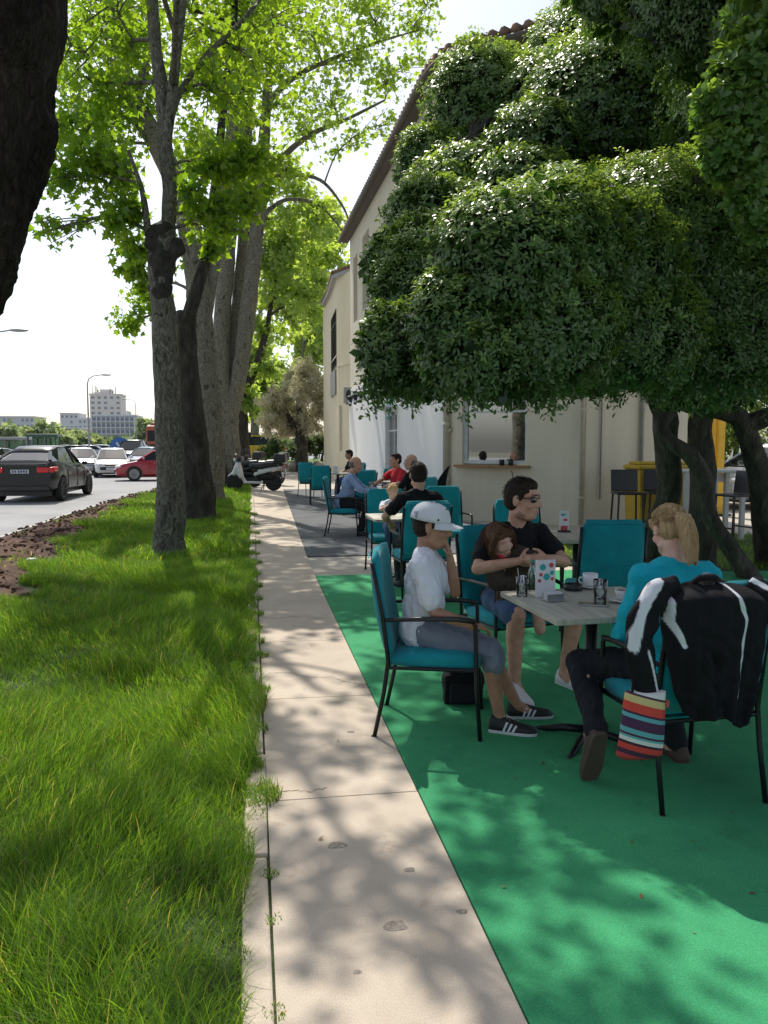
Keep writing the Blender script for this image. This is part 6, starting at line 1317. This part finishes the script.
p = at(678, 470, 11.6); p2_ = at(752, 470, 11.2); ct = root('counter', ((p.x + p2_.x) / 2, 11.6, 0), R(-6), 'white painted open wooden bar counter behind the tree trunks', 'counter')
Lc = (p2_.x - p.x); mb = MB(); mb.box((0, 0, 1.10), (Lc + .1, .62, .04)); mb.build('worktop', 'counter_white', ct, bevel=.01)
for x in (-Lc / 2 + .05, -Lc / 2 + .30, 0, Lc / 2 - .05):
    for y in (-.26, .26): mb = MB(); mb.box((x, y, .54), (.07, .07, 1.08)); mb.build('post', 'counter_white', ct, bevel=.005)
mb = MB(); mb.box((-Lc / 2 + .17, -.26, .98), (.18, .03, .12)); mb.box((-Lc / 2 + .17, -.26, .10), (.18, .03, .12)); mb.box((.2, .27, .98), (Lc - .5, .03, .14)); mb.build('rail', 'counter_white', ct)
# yellow post and roof of a kiosk beyond, with a metal table umbrella base left out
p = at(719, 470, 15.5); yp = root('yellow_post', (p.x, 15.5, 0), 0, 'bright yellow square post in sunlight behind the tree trunks', 'post')
mb = MB(); mb.box((0, 0, 1.5), (.16, .12, 3.0)); mb.box((-.14, .02, 1.5), (.08, .08, 3.0)); mb.build('shaft', mat('post_yellow', (.75, .45, .03), .5), yp, bevel=.01); mb = MB(); mb.box((-.05, 0, .02), (.5, .4, .04)); mb.build('base', 'black_metal', yp)
# hedge beyond the terrace at the right
for k, (x0, Y) in enumerate(((9.2, 15.0), (10.4, 16.2), (12.0, 17), (13.8, 18), (11.2, 19.5))):
    tree('hedge_bush', ('sunlit green shrub behind the yellow post', 'second sunlit shrub right of the yellow post', 'sunlit shrub above the silver car', 'sunlit shrub at the right edge beyond the silver car', 'tall shrub behind the others past the yellow post')[k], [[(x0 + 1, Y + 3, 0, .1), (x0 + 1, Y + 3, 1, .08), (x0 + 1.1, Y + 3, 2.2, .04)]], [(x0 + 1 + random.uniform(-1, 1), Y + 3 + random.uniform(-.6, .6), random.uniform(.7, 3.2), .8, 420, .5) for _ in range(7)], leaf=.15, shape=KITE, bark='dark_bark', lm='far_leaf', cA=(.06, .12, .02), cB=(.18, .25, .05), cat='shrub', group='shrubs beyond the terrace on the right', twigs=6)
# boulders along the far pavement edge
mat('boulder', (.40, .36, .32), .9, (.25, .23, .21), 5, .5, 20)
for k, u in enumerate((255, 282, 294, 306, 318, 270)):
    Y = (40, 42, 42.5, 42, 42.5, 46)[k]; p = at(u, 466, Y); mb = MB(); mb.ell((0, 0, .22), (.42, .32, .34), Matrix.Rotation(k, 3, 'Z'), 12, 8); mb.ell((.15, .05, .12), (.35, .3, .2))
    o = blob('boulder', mb, 'boulder', None, .05, 1, disp=.10, df=3); o.location = (p.x, Y, 0); tag(o, ('rough stone block behind the scooters, left of the others', 'rough stone block second from the left in the row', 'rough stone block under the feathery shrub, left of centre', 'rough stone block under the middle of the feathery shrub', 'rough stone block nearest the cream house wing', 'smaller rough stone block set back behind the row')[k], 'boulder', 'stone blocks lining the far pavement')
mb = MB(); mb.prism([(0, 47), (12, 47), (12, 75), (-1, 75)], .001, .02); struct(mb.build('lawn', surf_mat('lawn_far', (.08, .15, .03), (.12, .20, .05), 1)))
# ================================================================== VEHICLES
mat('paint_black', (.010, .014, .015), .3, (.009, .012, .013), spec=.35, coat=.25); mat('paint_white', (.72, .72, .72), .3, coat=.6); mat('paint_red', (.42, .012, .03), .3, coat=.8); mat('paint_silver', (.50, .51, .53), .35, metal=.5, coat=.5)
mat('paint_blue', (.10, .16, .26), .3, coat=.6); mat('paint_truck', (.42, .08, .04), .4, coat=.4); mat('rim_metal', (.35, .35, .36), .35, metal=.8); mat('rim_dark', (.03, .03, .032), .35, metal=.6)
mat('tail_red', (.75, .02, .03), .25, coat=.5); m_ = mat('plate', (.62, .66, .72), .5); mat('headlight', (.8, .82, .85), .1, spec=.9, coat=1); mat('chrome', (.6, .6, .6), .15, metal=1)
def car(label, loc, rz, L=4.4, W=1.8, Hh=1.47, paint='paint_white', rim='rim_metal', style='hatch', group='cars in the traffic', clear=.0):
    P = root('parked_car' if style == 'parked' else 'car', loc, rz, label, 'car', group)
    hl = L / 2; k = Hh / 1.47; Wh = W / 2
    # stations front (+Y) to back: y, zbottom, zdeck, halfwidth
    if style == 'coupe':
        st = [(hl, .38, .62, .62), (hl - .10, .28, .74, .80), (hl - .45, .24, .86, .92), (hl - 1.2, .24, .99, .98), (hl - 1.7, .24, 1.03, .99), (0, .25, 1.05, 1.0), (-hl + 1.5, .26, 1.10, 1.0), (-hl + .6, .28, 1.14, .97), (-hl + .15, .32, 1.14, .91), (-hl, .42, 1.02, .84)]
        gh = [(hl - 1.45, 1.01, 1.02, .84, .80), (hl - 2.15, 1.02, 1.42, .86, .66), (.1, 1.04, 1.53, .88, .62), (-.7, 1.06, 1.52, .88, .60), (-1.5, 1.10, 1.36, .84, .58), (-hl + .28, 1.13, 1.15, .78, .66)]
    else:
        st = [(hl, .36, .58, .60), (hl - .08, .26, .68, .78), (hl - .40, .22, .80, .91), (hl - 1.0, .22, .92, .98), (hl - 1.35, .22, .96, .99), (0, .22, .97, 1.0), (-hl + 1.2, .24, .99, 1.0), (-hl + .5, .26, 1.0, .97), (-hl + .08, .30, .96, .92), (-hl, .36, .88, .84)]
        gh = [(hl - 1.0, .93, .95, .82, .80), (hl - 1.75, .95, 1.38, .86, .64), (.0, .96, 1.47, .88, .62), (-.8, .97, 1.45, .88, .60), (-hl + .75, .99, 1.36, .84, .58), (-hl + .25, .99, 1.02, .80, .70)]
    mb = MB(); rings = []
    for y, zb, zd, f in st:
        w_ = Wh * f; zb *= k; zd *= k
        rings.append([(-w_ * .86, y, zb), (-w_ * .98, y, zb + .10), (-w_, y, zb + (zd - zb) * .45), (-w_ * .975, y, zd - .10 * k), (-w_ * .90, y, zd - .01), (-w_ * .5, y, zd + .015), (w_ * .5, y, zd + .015), (w_ * .90, y, zd - .01), (w_ * .975, y, zd - .10 * k), (w_, y, zb + (zd - zb) * .45), (w_ * .98, y, zb + .10), (w_ * .86, y, zb)])
    loft(mb, rings); body = mb.build('body', paint, P, True)
    wr = .335 * k if style != 'coupe' else .375; yf, yr = hl - .86, -hl + .88
    cut = MB()
    for y in (yf, yr):
        for x in (-1, 1): cut.lathe([(wr + .055, -.16), (wr + .055, .16)], n=28, mtx=Matrix.Translation((x * (Wh - .02), y, wr)) @ Matrix.Rotation(R(90), 4, 'Y'))
    cm = bpy.data.meshes.new('c'); bmesh.ops.recalc_face_normals(cut.bm, faces=cut.bm.faces); cut.bm.to_mesh(cm); cut.bm.free(); co = bpy.data.objects.new('c', cm); TMP.collection.objects.link(co)
    ob = bpy.data.objects.new('t', body.data)
    bo = ob.modifiers.new('b', 'BOOLEAN'); bo.object = co; bo.operation = 'DIFFERENCE'; bo.solver = 'EXACT'
    nm = baked(ob); nm.materials.clear(); nm.materials.append(M[paint])
    nm.polygons.foreach_set('material_index', [0] * len(nm.polygons)); nm.polygons.foreach_set('use_smooth', [True] * len(nm.polygons)); body.data = nm
    nm.set_sharp_from_angle(angle=R(38))
    bpy.data.objects.remove(ob); bpy.data.objects.remove(co)
    mb = MB(); rings = [[(-Wh * a, y, zb * k), (-Wh * b, y, zt * k), (-Wh * b * .5, y, (zt + .012) * k), (Wh * b * .5, y, (zt + .012) * k), (Wh * b, y, zt * k), (Wh * a, y, zb * k)] for y, zb, zt, a, b in gh]
    loft(mb, rings); mb.build('windows', 'car_glass', P)
    mb = MB(); g = gh[1:5]; rings = []
    for y, zb, zt, a, b in g: rings.append([(-Wh * (b + .025), y, (zt - .03) * k), (-Wh * (b - .01), y, (zt + .012) * k), (-Wh * b * .5, y, (zt + .03) * k), (Wh * b * .5, y, (zt + .03) * k), (Wh * (b - .01), y, (zt + .012) * k), (Wh * (b + .025), y, (zt - .03) * k)])
    loft(mb, rings); mb.build('roof', paint, P, True)
    for x in (-1, 1):
        mb = MB(); mb.tube([(x * Wh * gh[0][3], gh[0][0], gh[0][1] * k), (x * Wh * (gh[1][4] + .01), gh[1][0], gh[1][2] * k)], .035, 6); mb.build('pillar', paint, P)
        mb = MB(); mb.tube([(x * Wh * gh[5][3], gh[5][0], gh[5][1] * k), (x * Wh * (gh[4][4] + .02), gh[4][0], gh[4][2] * k)], .06, 6); mb.build('pillar', paint, P)
        mb = MB(); ym = gh[2][0] - .05; mb.tube([(x * Wh * .885, ym, gh[2][1] * k), (x * Wh * .63, ym, gh[2][2] * k)], .028, 6); mb.build('pillar', 'black_plastic', P)
        mb = MB(); mb.ell((x * (Wh * .97 + .08), gh[1][0] + .45, 1.02 * k), (.10, .06, .07)); mb.build('mirror', paint, P, True)
        for yd in (.35, -.75): mb = MB(); mb.box((x * (Wh * .99), yd, .83 * k), (.03, .16, .025)); mb.build('handle', 'chrome' if paint != 'paint_black' else 'black_plastic', P)
        for yd in (hl - 1.55, .05, -1.05): mb = MB(); mb.box((x * Wh * .995, yd, .64 * k), (.018, .010, .55 * k)); mb.build('door_seam', 'black_plastic', P)
        for y in (yf, yr):
            Q = Matrix.Translation((x * (Wh - .10), y, wr)) @ Matrix.Rotation(R(90) * x, 4, 'Y')
            mb = MB(); mb.lathe([(wr * .68, -.10), (wr * .95, -.105), (wr, -.07), (wr, .07), (wr * .95, .105), (wr * .68, .09), (wr * .66, -.02)], n=30, mtx=Q); t_ = mb.build('wheel', 'black_rubber', P, True)
            mb = MB(); mb.lathe([(wr * .68, .0), (wr * .68, .092), (wr * .63, .092), (wr * .60, .04), (wr * .2, .03), (.001, .03)], n=30, mtx=Q)
            for j in range(8): a = j * math.pi / 4; mb.box(Q @ Vector((wr * .38 * math.cos(a), wr * .38 * math.sin(a), .055)), (.04, .04, wr * .50), rx=math.pi / 2 - a if False else 0, ry=0) if False else mb.tube([Q @ Vector((wr * .1 * math.cos(a), wr * .1 * math.sin(a), .06)), Q @ Vector((wr * .64 * math.cos(a), wr * .64 * math.sin(a), .075))], .022, 6)
            mb.build('rim', rim, t_)
        # lights
        if style == 'coupe':
            mb = MB(); mb.box((x * Wh * .70, -hl + .045, .90 * k), (.46, .13, .15 * k), rz=x * R(12)); mb.box((x * Wh * .93, -hl + .20, .92 * k), (.12, .30, .13 * k), rz=-x * R(6)); mb.build('taillight', 'tail_red', P, bevel=.03)
        else: mb = MB(); mb.box((x * Wh * .80, -hl + .03, .78 * k), (.26, .12, .20)); mb.build('taillight', 'tail_red', P, bevel=.03)
        mb = MB(); mb.ell((x * Wh * .70, hl - .17, .665 * k), (.20, .14, .075)); mb.build('headlight', 'headlight', P, True)
    mb = MB(); mb.box((0, hl - .03, .47 * k), (W * .62, .12, .16)); mb.box((0, hl - .06, .64 * k), (W * .36, .12, .10)); mb.build('grille', 'black_plastic', P, bevel=.02)
    mb = MB(); mb.box((0, hl + .035, .46 * k), (.52, .02, .11)); mb.build('number_plate', 'plate', P)
    mb = MB(); mb.box((0, -hl - .035, (.86 if style == 'coupe' else .62) * k), (.52, .02, .11)); npl = mb.build('number_plate', 'plate', P)
    mb = MB(); mb.box((0, -hl + .01, .40 * k), (W * .80, .12, .16)); mb.build('rear_diffuser', 'black_plastic', P, bevel=.03)
    if style == 'coupe':
        mb = MB(); mb.lathe([(.042, 0), (.042, .01)], n=20, mtx=Matrix.Translation((0, -hl - .005 + .02, 1.06)) @ Matrix.Rotation(R(90), 4, 'X')); mb.build('badge', 'chrome', P)
        mb = MB()
        for j in range(6): mb.box((-.20 + .075 * j + (.02 if j > 1 else 0), -hl - .047, .86 * k), (.045, .006, .07))
        mb.build('plate_text', mat('plate_ink', (.05, .06, .1), .6), npl)
        mb = MB(); mb.box((0, -hl + .12, 1.155), (W * .72, .16, .03)); mb.build('spoiler', paint, P, bevel=.01)
    mb = MB(); mb.box((0, 0, .24 * k), (W * .78, L * .86, .14)); mb.build('underbody', 'black_plastic', P)
    return P
ZR = -.256
qa = gp(60, 499, ZR); qb = gp(85, 494.5, ZR); dq_ = Vector((qb.x - qa.x, qb.y - qa.y, 0)); hd = math.atan2(-dq_.x, dq_.y); dn_ = dq_.normalized(); hd += R(6); cc_ = qa + Vector((.10, -.9, 0)) + dn_ * 1.57 + Vector((-dn_.y, dn_.x, 0)) * .95
car('dark coupe-style car with red tail lights driving away on the road at the left', (cc_.x, cc_.y, ZR), hd, 4.9, 2.0, 1.60, 'paint_black', 'rim_dark', 'coupe')
def carat(label, u, v, deg, **k): q = gp(u, v, ZR); return car(label, (q.x, q.y, ZR), R(deg), **k)
carat('red hatchback with silver wheels coming from the right behind the tree trunks', 163, 480, 97, L=4.3, W=1.8, paint='paint_red')
carat('white saloon facing us between the dark coupe and the red car', 113, 476, 188, L=4.5, W=1.8, paint='paint_white')
carat('white car partly hidden behind the roof of the dark coupe', 82, 474, 200, L=4.4, W=1.75, paint='paint_white')
carat('blue-grey car just behind the bonnet of the red car', 148, 470, 160, L=4.3, W=1.75, paint='paint_blue')
carat('dark van-like car in front of the red truck', 134, 467, 175, L=4.6, W=1.9, Hh=1.95, paint='paint_black')
carat('silver car cut off by the left edge behind the dark coupe', -8, 476, 170, L=4.4, W=1.75, paint='paint_silver')
for k, (u, v, deg, pnt, lab) in enumerate(((70, 460, 95, 'paint_blue', 'distant dark blue car far up the road'), (84, 458.5, 90, 'paint_silver', 'distant silver car far up the road'), (97, 457, 90, 'paint_white', 'distant white van-like car far up the road'), (60, 458, 90, 'paint_black', 'distant black car left of the lamp post'), (112, 456, 85, 'paint_white', 'distant white car beyond the blue round sign'))):
    carat(lab, u, v, deg, L=4.4, W=1.8, paint=pnt)
# silver car at the right beyond the terrace
p = at(762, 470, 17.5); car('silver car parked beyond the terrace at the right edge', (p.x + .6, 17.6, 0.0), R(100), 4.4, 1.8, 1.5, 'paint_silver', group=None)
# red truck
q = gp(143, 466, ZR); tr = root('truck', (q.x + .3, q.y + 12, ZR), R(168), 'red truck with a dark windscreen behind the dark van-like car', 'truck')
mb = MB(); mb.box((0, 0, 1.95), (2.5, 2.2, 2.6)); mb.box((0, -.1, 3.3), (2.2, 1.7, .5), taper=.8); mb.build('cab', 'paint_truck', tr, bevel=.12); mb = MB(); mb.box((0, 1.08, 2.35), (2.2, .1, .95)); mb.build('windscreen', 'car_glass', tr, bevel=.03)
mb = MB(); mb.box((0, -4.9, 2.0), (2.5, 7, 2.4)); mb.build('cargo_box', 'paint_truck', tr, bevel=.03); mb = MB(); mb.box((0, 1.14, 1.2), (1.8, .1, .8)); mb.box((0, 1.12, .55), (2.4, .2, .4)); mb.build('grille', 'black_plastic', tr, bevel=.03)
for x in (-1, 1):
    mb = MB(); mb.box((x * .95, 1.2, .72), (.4, .12, .22)); mb.build('headlight', 'headlight', tr, bevel=.03); mb = MB(); mb.box((x * 1.45, .9, 2.4), (.22, .12, .6)); mb.build('mirror', 'black_plastic', tr, bevel=.03)
    for y in (.2, -4.2, -6.4): mb = MB(); mb.lathe([(.3, -.13), (.5, -.15), (.5, .15), (.3, .13)], n=24, mtx=Matrix.Translation((x * 1.05, y, .5)) @ Matrix.Rotation(R(90), 4, 'Y')); mb.build('wheel', 'black_rubber', tr, True)
# ------------------------------------------------------------------ scooters
def scooter(label, loc, rz, paint, box):
    P = root('motor_scooter', loc, rz, label, 'scooter', 'scooters parked on the pavement'); P.scale = (1.06,) * 3; wr = .25
    for y, nm in ((.62, 'f'), (-.58, 'r')):
        Q = Matrix.Translation((0, y, wr)) @ Matrix.Rotation(R(90), 4, 'Y'); mb = MB(); mb.lathe([(wr * .66, -.05), (wr * .92, -.058), (wr, -.02), (wr, .02), (wr * .92, .058), (wr * .66, .05)], n=28, mtx=Q); w_ = mb.build('wheel', 'black_rubber', P, True)
        mb = MB(); mb.lathe([(wr * .67, -.03), (wr * .67, .03), (wr * .60, .02), (.05, .045), (.001, .05)], n=24, mtx=Q)
        for j in range(5): a = j * 1.2566; mb.tube([Q @ Vector((.04 * math.cos(a), .04 * math.sin(a), .03)), Q @ Vector((wr * .66 * math.cos(a), wr * .66 * math.sin(a), .035))], .015, 6)
        mb.build('rim', 'rim_metal', w_)
    mb = MB(); mb.cap((0, .50, .80), .075, (0, .44, .46), .09); mb.cap((-.1, .46, .74), .05, (-.15, .40, .40), .04); mb.cap((.1, .46, .74), .05, (.15, .40, .40), .04); mb.cap((0, .62, .50), .08, (0, .50, .80), .09); mb.box((0, .02, .25), (.26, .60, .07)); mb.cap((0, .40, .45), .06, (0, .30, .26), .06); mb.cap((0, .66, .52), .055, (0, .80, .44), .03); mb.cap((0, .66, .52), .055, (0, .50, .54), .05); blob('front_fairing', mb, paint, P, .025, 3)
    mb = MB(); mb.cap((0, -.20, .60), .10, (0, -.74, .68), .07); mb.cap((-.10, -.05, .50), .06, (-.09, -.78, .70), .035); mb.cap((.10, -.05, .50), .06, (.09, -.78, .70), .035); blob('rear_fairing', mb, paint, P, .025, 3)
    mb = MB(); mb.cap((0, .08, .74), .085, (0, -.25, .72), .12); mb.cap((0, -.25, .74), .12, (0, -.66, .80), .085); blob('saddle', mb, 'black_plastic', P, .025, 3)
    mb = MB(); mb.box((.0, -.50, .27), (.14, .48, .14)); mb.cap((.13, -.3, .26), .05, (.14, -.78, .34), .055); mb.tube([(0, .62, .25), (0, .50, .75), (0, .44, .98)], .03, 8); mb.tube([(.02, -.30, .22), (.16, -.22, .02)], .012, 6); mb.tube([(-.02, -.30, .22), (-.16, -.22, .02)], .012, 6); mb.tube([(0, .62, .25), (0, .3, .24), (0, -.3, .26)], .02, 6); mb.cap((0, -.15, .45), .15, (0, -.5, .42), .12); mb.build('engine', 'black_metal', P)
    mb = MB(); mb.tube([(-.34, .36, 1.0), (-.22, .42, 1.0), (0, .45, .97), (.22, .42, 1.0), (.34, .36, 1.0)], .018, 8); mb.ell((0, .46, .95), (.13, .09, .09)); mb.build('handlebar', 'black_plastic', P)
    for x in (-1, 1): mb = MB(); mb.tube([(.24 * x, .42, 1.0), (.30 * x, .44, 1.16)], .008, 6); mb.ell((.31 * x, .43, 1.20), (.065, .015, .045)); mb.build('mirror', 'black_plastic', P)
    mb = MB(); mb.ell((0, .585, .92), (.08, .05, .06)); mb.build('headlight', 'headlight', P, True); mb = MB(); mb.box((0, -.80, .66), (.16, .04, .05)); mb.build('taillight', 'tail_red', P, bevel=.01)
    mb = MB(); mb.box((0, -.86, .48), (.20, .012, .16), rx=R(-15)); mb.build('number_plate', 'plate', P)
    mb = MB(); mb.poly([(-.16, .60, .98), (.16, .60, .98), (.12, .50, 1.26), (-.12, .50, 1.26)]); mb.build('windscreen', 'tumbler_glass', P)
    if box: mb = MB(); mb.box((0, -.80, .98), (.44, .38, .28), taper=.88); b_ = mb.build('top_box', 'black_plastic', P, bevel=.05, seg=3); mb = MB(); mb.box((0, -.80, .965), (.45, .39, .02)); mb.build('seam', 'rim_dark', b_); mb = MB(); mb.box((0, -.72, .84), (.2, .3, .03)); mb.build('rack', 'black_metal', P)
    return P
q = gp(258, 491); scooter('white scooter with a black top box and black saddle', (q.x - .10, q.y + .2, 0), R(76), 'paint_white', True)
q = gp(236, 488); scooter('dark blue-black scooter half hidden beside the plane trunk', (q.x + .05, q.y + .6, 0), R(68), 'paint_black', False)
q = gp(262, 486); scooter('dark scooter parked right behind the white one', (q.x - .05, q.y + .5, 0), R(82), 'paint_black', True)
q = gp(240, 482); scooter('pale scooter farthest back beside the fifth plane trunk', (q.x, q.y, 0), R(60), 'paint_silver', True)
# ================================================================== CITY
def haze(name, c, k=.35):  # distance haze is mixed into the surface colour
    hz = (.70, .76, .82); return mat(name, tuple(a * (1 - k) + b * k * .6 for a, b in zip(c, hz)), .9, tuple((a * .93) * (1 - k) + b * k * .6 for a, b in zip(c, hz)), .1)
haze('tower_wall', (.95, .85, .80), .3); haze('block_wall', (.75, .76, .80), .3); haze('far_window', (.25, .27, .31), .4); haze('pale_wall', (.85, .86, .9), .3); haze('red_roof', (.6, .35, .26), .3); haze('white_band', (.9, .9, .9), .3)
def building(u0, u1, vt, Y, floors, label, wm, dpt=14, cols=8, bands=False, roofstuff=False, balc=False):
    a = at(u0, vt, Y); b = at(u1, vt, Y); W_ = b.x - a.x; Hh = a.z - ZR; P = root('apartment_building' if not bands else 'office_building', ((a.x + b.x) / 2, Y, ZR), 0, label, 'building')
    mb = MB(); mb.box((0, dpt / 2, Hh / 2), (W_, dpt, Hh)); mb.build('wall', wm, P)
    fh = Hh / floors
    if bands:
        for f in range(floors):
            mb = MB(); mb.box((0, -.12, fh * (f + .55)), (W_ * .94, .3, fh * .42)); mb.build('window_band', 'far_window', P)
            mb = MB(); mb.box((0, -.5, fh * (f + .16)), (W_ * .98, .9, fh * .14)); mb.build('balcony', 'white_band', P)
        mb = MB()
        for c in range(cols + 1): mb.box((-W_ * .48 + W_ * .96 * c / cols, -.3, Hh / 2), (.35, .7, Hh * .98))
        mb.build('mullions', wm, P)
    else:
        for f in range(floors):
            for c in range(cols):
                if random.random() < .12: continue
                mb = MB(); mb.box((-W_ / 2 + W_ * (c + .5) / cols, -.02, fh * (f + .52)), (W_ / cols * .48, .12, fh * .44)); mb.build('window', 'far_window', P)
    if roofstuff:
        mb = MB(); mb.box((0, 4, Hh + 1.2), (W_ * .4, 4, 2.4)); mb.box((-W_ * .3, 3, Hh + .6), (W_ * .2, 3, 1.2)); mb.box((0, dpt / 2, Hh + .3), (W_ * 1.03, dpt * 1.03, .6)); mb.build('roof_plant', wm, P)
        mb = MB()
        for k in range(9): x = random.uniform(-.45, .45) * W_; h_ = random.uniform(1.5, 4.5); mb.tube([(x, 2, Hh), (x, 2, Hh + h_)], .12, 4)
        mb.build('antennas', 'black_metal', P)
    else: mb = MB(); mb.box((0, dpt / 2, Hh + .25), (W_ * 1.02, dpt * 1.04, .5)); mb.build('roof', 'white_band', P)
    return P
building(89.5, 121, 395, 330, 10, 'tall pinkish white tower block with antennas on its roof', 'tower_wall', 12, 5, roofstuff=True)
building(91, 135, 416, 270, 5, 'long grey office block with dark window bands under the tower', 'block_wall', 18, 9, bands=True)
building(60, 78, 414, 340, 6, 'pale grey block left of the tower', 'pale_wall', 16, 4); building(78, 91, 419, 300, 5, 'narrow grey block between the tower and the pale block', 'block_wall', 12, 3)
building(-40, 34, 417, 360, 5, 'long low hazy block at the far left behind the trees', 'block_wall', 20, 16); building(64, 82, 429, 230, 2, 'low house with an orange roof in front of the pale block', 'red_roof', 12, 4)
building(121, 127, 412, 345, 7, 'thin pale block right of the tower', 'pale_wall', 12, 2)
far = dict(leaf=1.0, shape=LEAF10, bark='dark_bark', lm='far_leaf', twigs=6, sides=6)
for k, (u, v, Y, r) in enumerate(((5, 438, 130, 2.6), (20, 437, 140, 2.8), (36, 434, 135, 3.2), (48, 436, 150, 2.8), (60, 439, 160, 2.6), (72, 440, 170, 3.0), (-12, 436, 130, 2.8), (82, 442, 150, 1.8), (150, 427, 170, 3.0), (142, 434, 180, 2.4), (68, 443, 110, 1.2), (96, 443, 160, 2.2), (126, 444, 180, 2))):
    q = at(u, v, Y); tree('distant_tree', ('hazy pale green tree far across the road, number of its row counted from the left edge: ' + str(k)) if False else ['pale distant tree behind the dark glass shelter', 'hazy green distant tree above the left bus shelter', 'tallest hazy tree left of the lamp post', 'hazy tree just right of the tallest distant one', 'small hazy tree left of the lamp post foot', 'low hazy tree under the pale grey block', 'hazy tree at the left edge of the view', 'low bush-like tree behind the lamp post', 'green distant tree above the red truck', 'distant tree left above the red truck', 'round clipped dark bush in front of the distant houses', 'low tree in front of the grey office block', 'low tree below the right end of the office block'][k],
        [[(q.x, Y, ZR, .3), (q.x, Y, q.z * .6, .22), (q.x, Y, q.z, .1)]], [(q.x + random.uniform(-.5, .5) * r, Y + random.uniform(-1, 1), q.z + random.uniform(-.35, .25) * r, r * .62, 150, .5) for _ in range(7)], cA=(.20, .26, .15), cB=(.34, .40, .24), group='distant trees beyond the road', **far)  # distance haze is put into these leaf colours
# low far hedge line at the horizon (one uncountable mass)
mb = MB()
n = 9000; xs = rng.uniform(-110, 60, n); hs2 = 2.4 + .9 * np.sin(xs * .13) + .6 * np.sin(xs * .41); zs = rng.random(n) * hs2 + ZR; ysn = 215 + rng.normal(size=n) * 3
P3_ = np.stack([xs, ysn, zs], -1); o = leafmesh('far_treeline', P3_, rnd_dir(n), rnd_dir(n) + np.array([0, -.6, .3]), rng.uniform(.8, 1.6, n), LEAF10, 'far_leaf', np.array([.10, .15, .08]) + rng.random((n, 1)) * np.array([.10, .11, .05])); o['kind'] = 'stuff'
# lamp posts
def lamp(x, Y, Hh, side, label, z0=ZR):
    o = root('street_lamp', (x, Y, z0), 0, label, 'street lamp', 'street lamps along the road')
    mb = MB(); mb.tube([(0, 0, 0), (0, 0, 1), (0, 0, Hh * .9), (side * .12, 0, Hh * .965), (side * .5, 0, Hh), (side * Hh * .16, 0, Hh + .12)], [.11, .09, .06, .05, .045, .04], 8); mb.build('pole', 'steel_grey', o, True)
    mb = MB(); mb.ell((side * (Hh * .16 + .4), 0, Hh + .12), (.5, .18, .09)); mb.build('lamp_head', 'steel_grey', o, True); return o
mat('steel_grey', (.33, .34, .35), .5)
q = at(87, 376, 75); lamp(q.x, 75, q.z - ZR, 1, 'tall grey street lamp with curved arm in front of the tower block')
q = at(-14, 332, 45); lamp(q.x, 45, q.z - ZR, 1, 'street lamp whose head alone reaches in from the left edge')
q = at(135.5, 400, 150); lamp(q.x, 150, q.z - ZR, -1, 'thin distant street lamp above the red truck')
# round blue road sign
q = at(120, 447, 60); o = root('road_sign', (q.x, 60, ZR), 0, 'round blue road sign with a white arrow by the white cars', 'road sign')
mb = MB(); mb.tube([(0, 0, 0), (0, 0, q.z - ZR + .3)], .04, 8); mb.build('pole', 'steel_grey', o)
mb = MB(); mb.lathe([(.72, 0), (.72, .03)], n=28, mtx=Matrix.Translation((0, -.05, q.z - ZR)) @ Matrix.Rotation(R(90), 4, 'X')); mb.build('sign_face', mat('sign_blue', (.04, .16, .45), .4), o)
mb = MB(); mb.prism([(-.08, .4), (-.08, -.05), (-.3, -.05), (0, -.45), (.3, -.05), (.08, -.05), (.08, .4)], 0, .01, Matrix.Translation((0, -.095, q.z - ZR)) @ Matrix.Rotation(R(-35), 4, 'Y') @ Matrix.Rotation(R(90), 4, 'X')); mb.build('arrow', 'paper_white', o)
# glass shelters
mat('shelter_green', (.04, .10, .08), .5)
def shelter(u0, u1, vt, Y, label, fm):
    a = at(u0, vt, Y); b = at(u1, vt, Y); W_ = b.x - a.x; Hh = a.z - ZR; o = root('bus_shelter', ((a.x + b.x) / 2, Y, ZR), R(4), label, 'shelter', 'glass shelters across the road')
    mb = MB(); mb.box((0, .9, Hh - .1), (W_ + .3, 2.2, .2)); mb.build('roof', fm, o, bevel=.03)
    n = max(2, int(W_ / 1.3))
    for k in range(n + 1):
        x = -W_ / 2 + W_ * k / n
        for y in (0, 1.8): mb = MB(); mb.box((x, y, Hh / 2 - .1), (.10, .10, Hh - .2)); mb.build('post', fm, o)
    for k in range(n): x = -W_ / 2 + W_ * (k + .5) / n; mb = MB(); mb.box((x, 1.78, Hh / 2), (W_ / n - .12, .02, Hh * .75)); mb.build('glass_panel', 'green_glass', o)
    mb = MB(); mb.box((0, 1.3, .5), (W_ * .7, .4, .06)); mb.box((-W_ * .3, 1.3, .25), (.06, .3, .5)); mb.box((W_ * .3, 1.3, .25), (.06, .3, .5)); mb.build('bench', 'black_metal', o)
shelter(-30, 26, 437, 62, 'grey framed glass shelter at the left edge across the road', 'steel_grey'); shelter(28, 55, 434, 58, 'dark green framed glass shelter across the road', 'shelter_green')
# yellow van roof and dark sign seen past the fifth trunk
q = at(253, 448, 60); car('yellow van partly hidden behind the scooters', (q.x, 60, 0), R(95), 4.6, 1.9, 2.0, 'post_yellow', group=None)
q = at(243, 440, 46.5); o = root('notice_board', (q.x, 46.5, 0), 0, 'small dark notice board on a post right of the fifth plane trunk', 'notice board')
mb = MB(); mb.box((0, 0, 1.75), (.9, .06, .7)); mb.build('board', 'cloth_dark', o); mb = MB(); mb.tube([(0, .02, 0), (0, .02, 1.5)], .04, 8); mb.build('post', 'steel_grey', o)

bpy.data.scenes.remove(TMP)
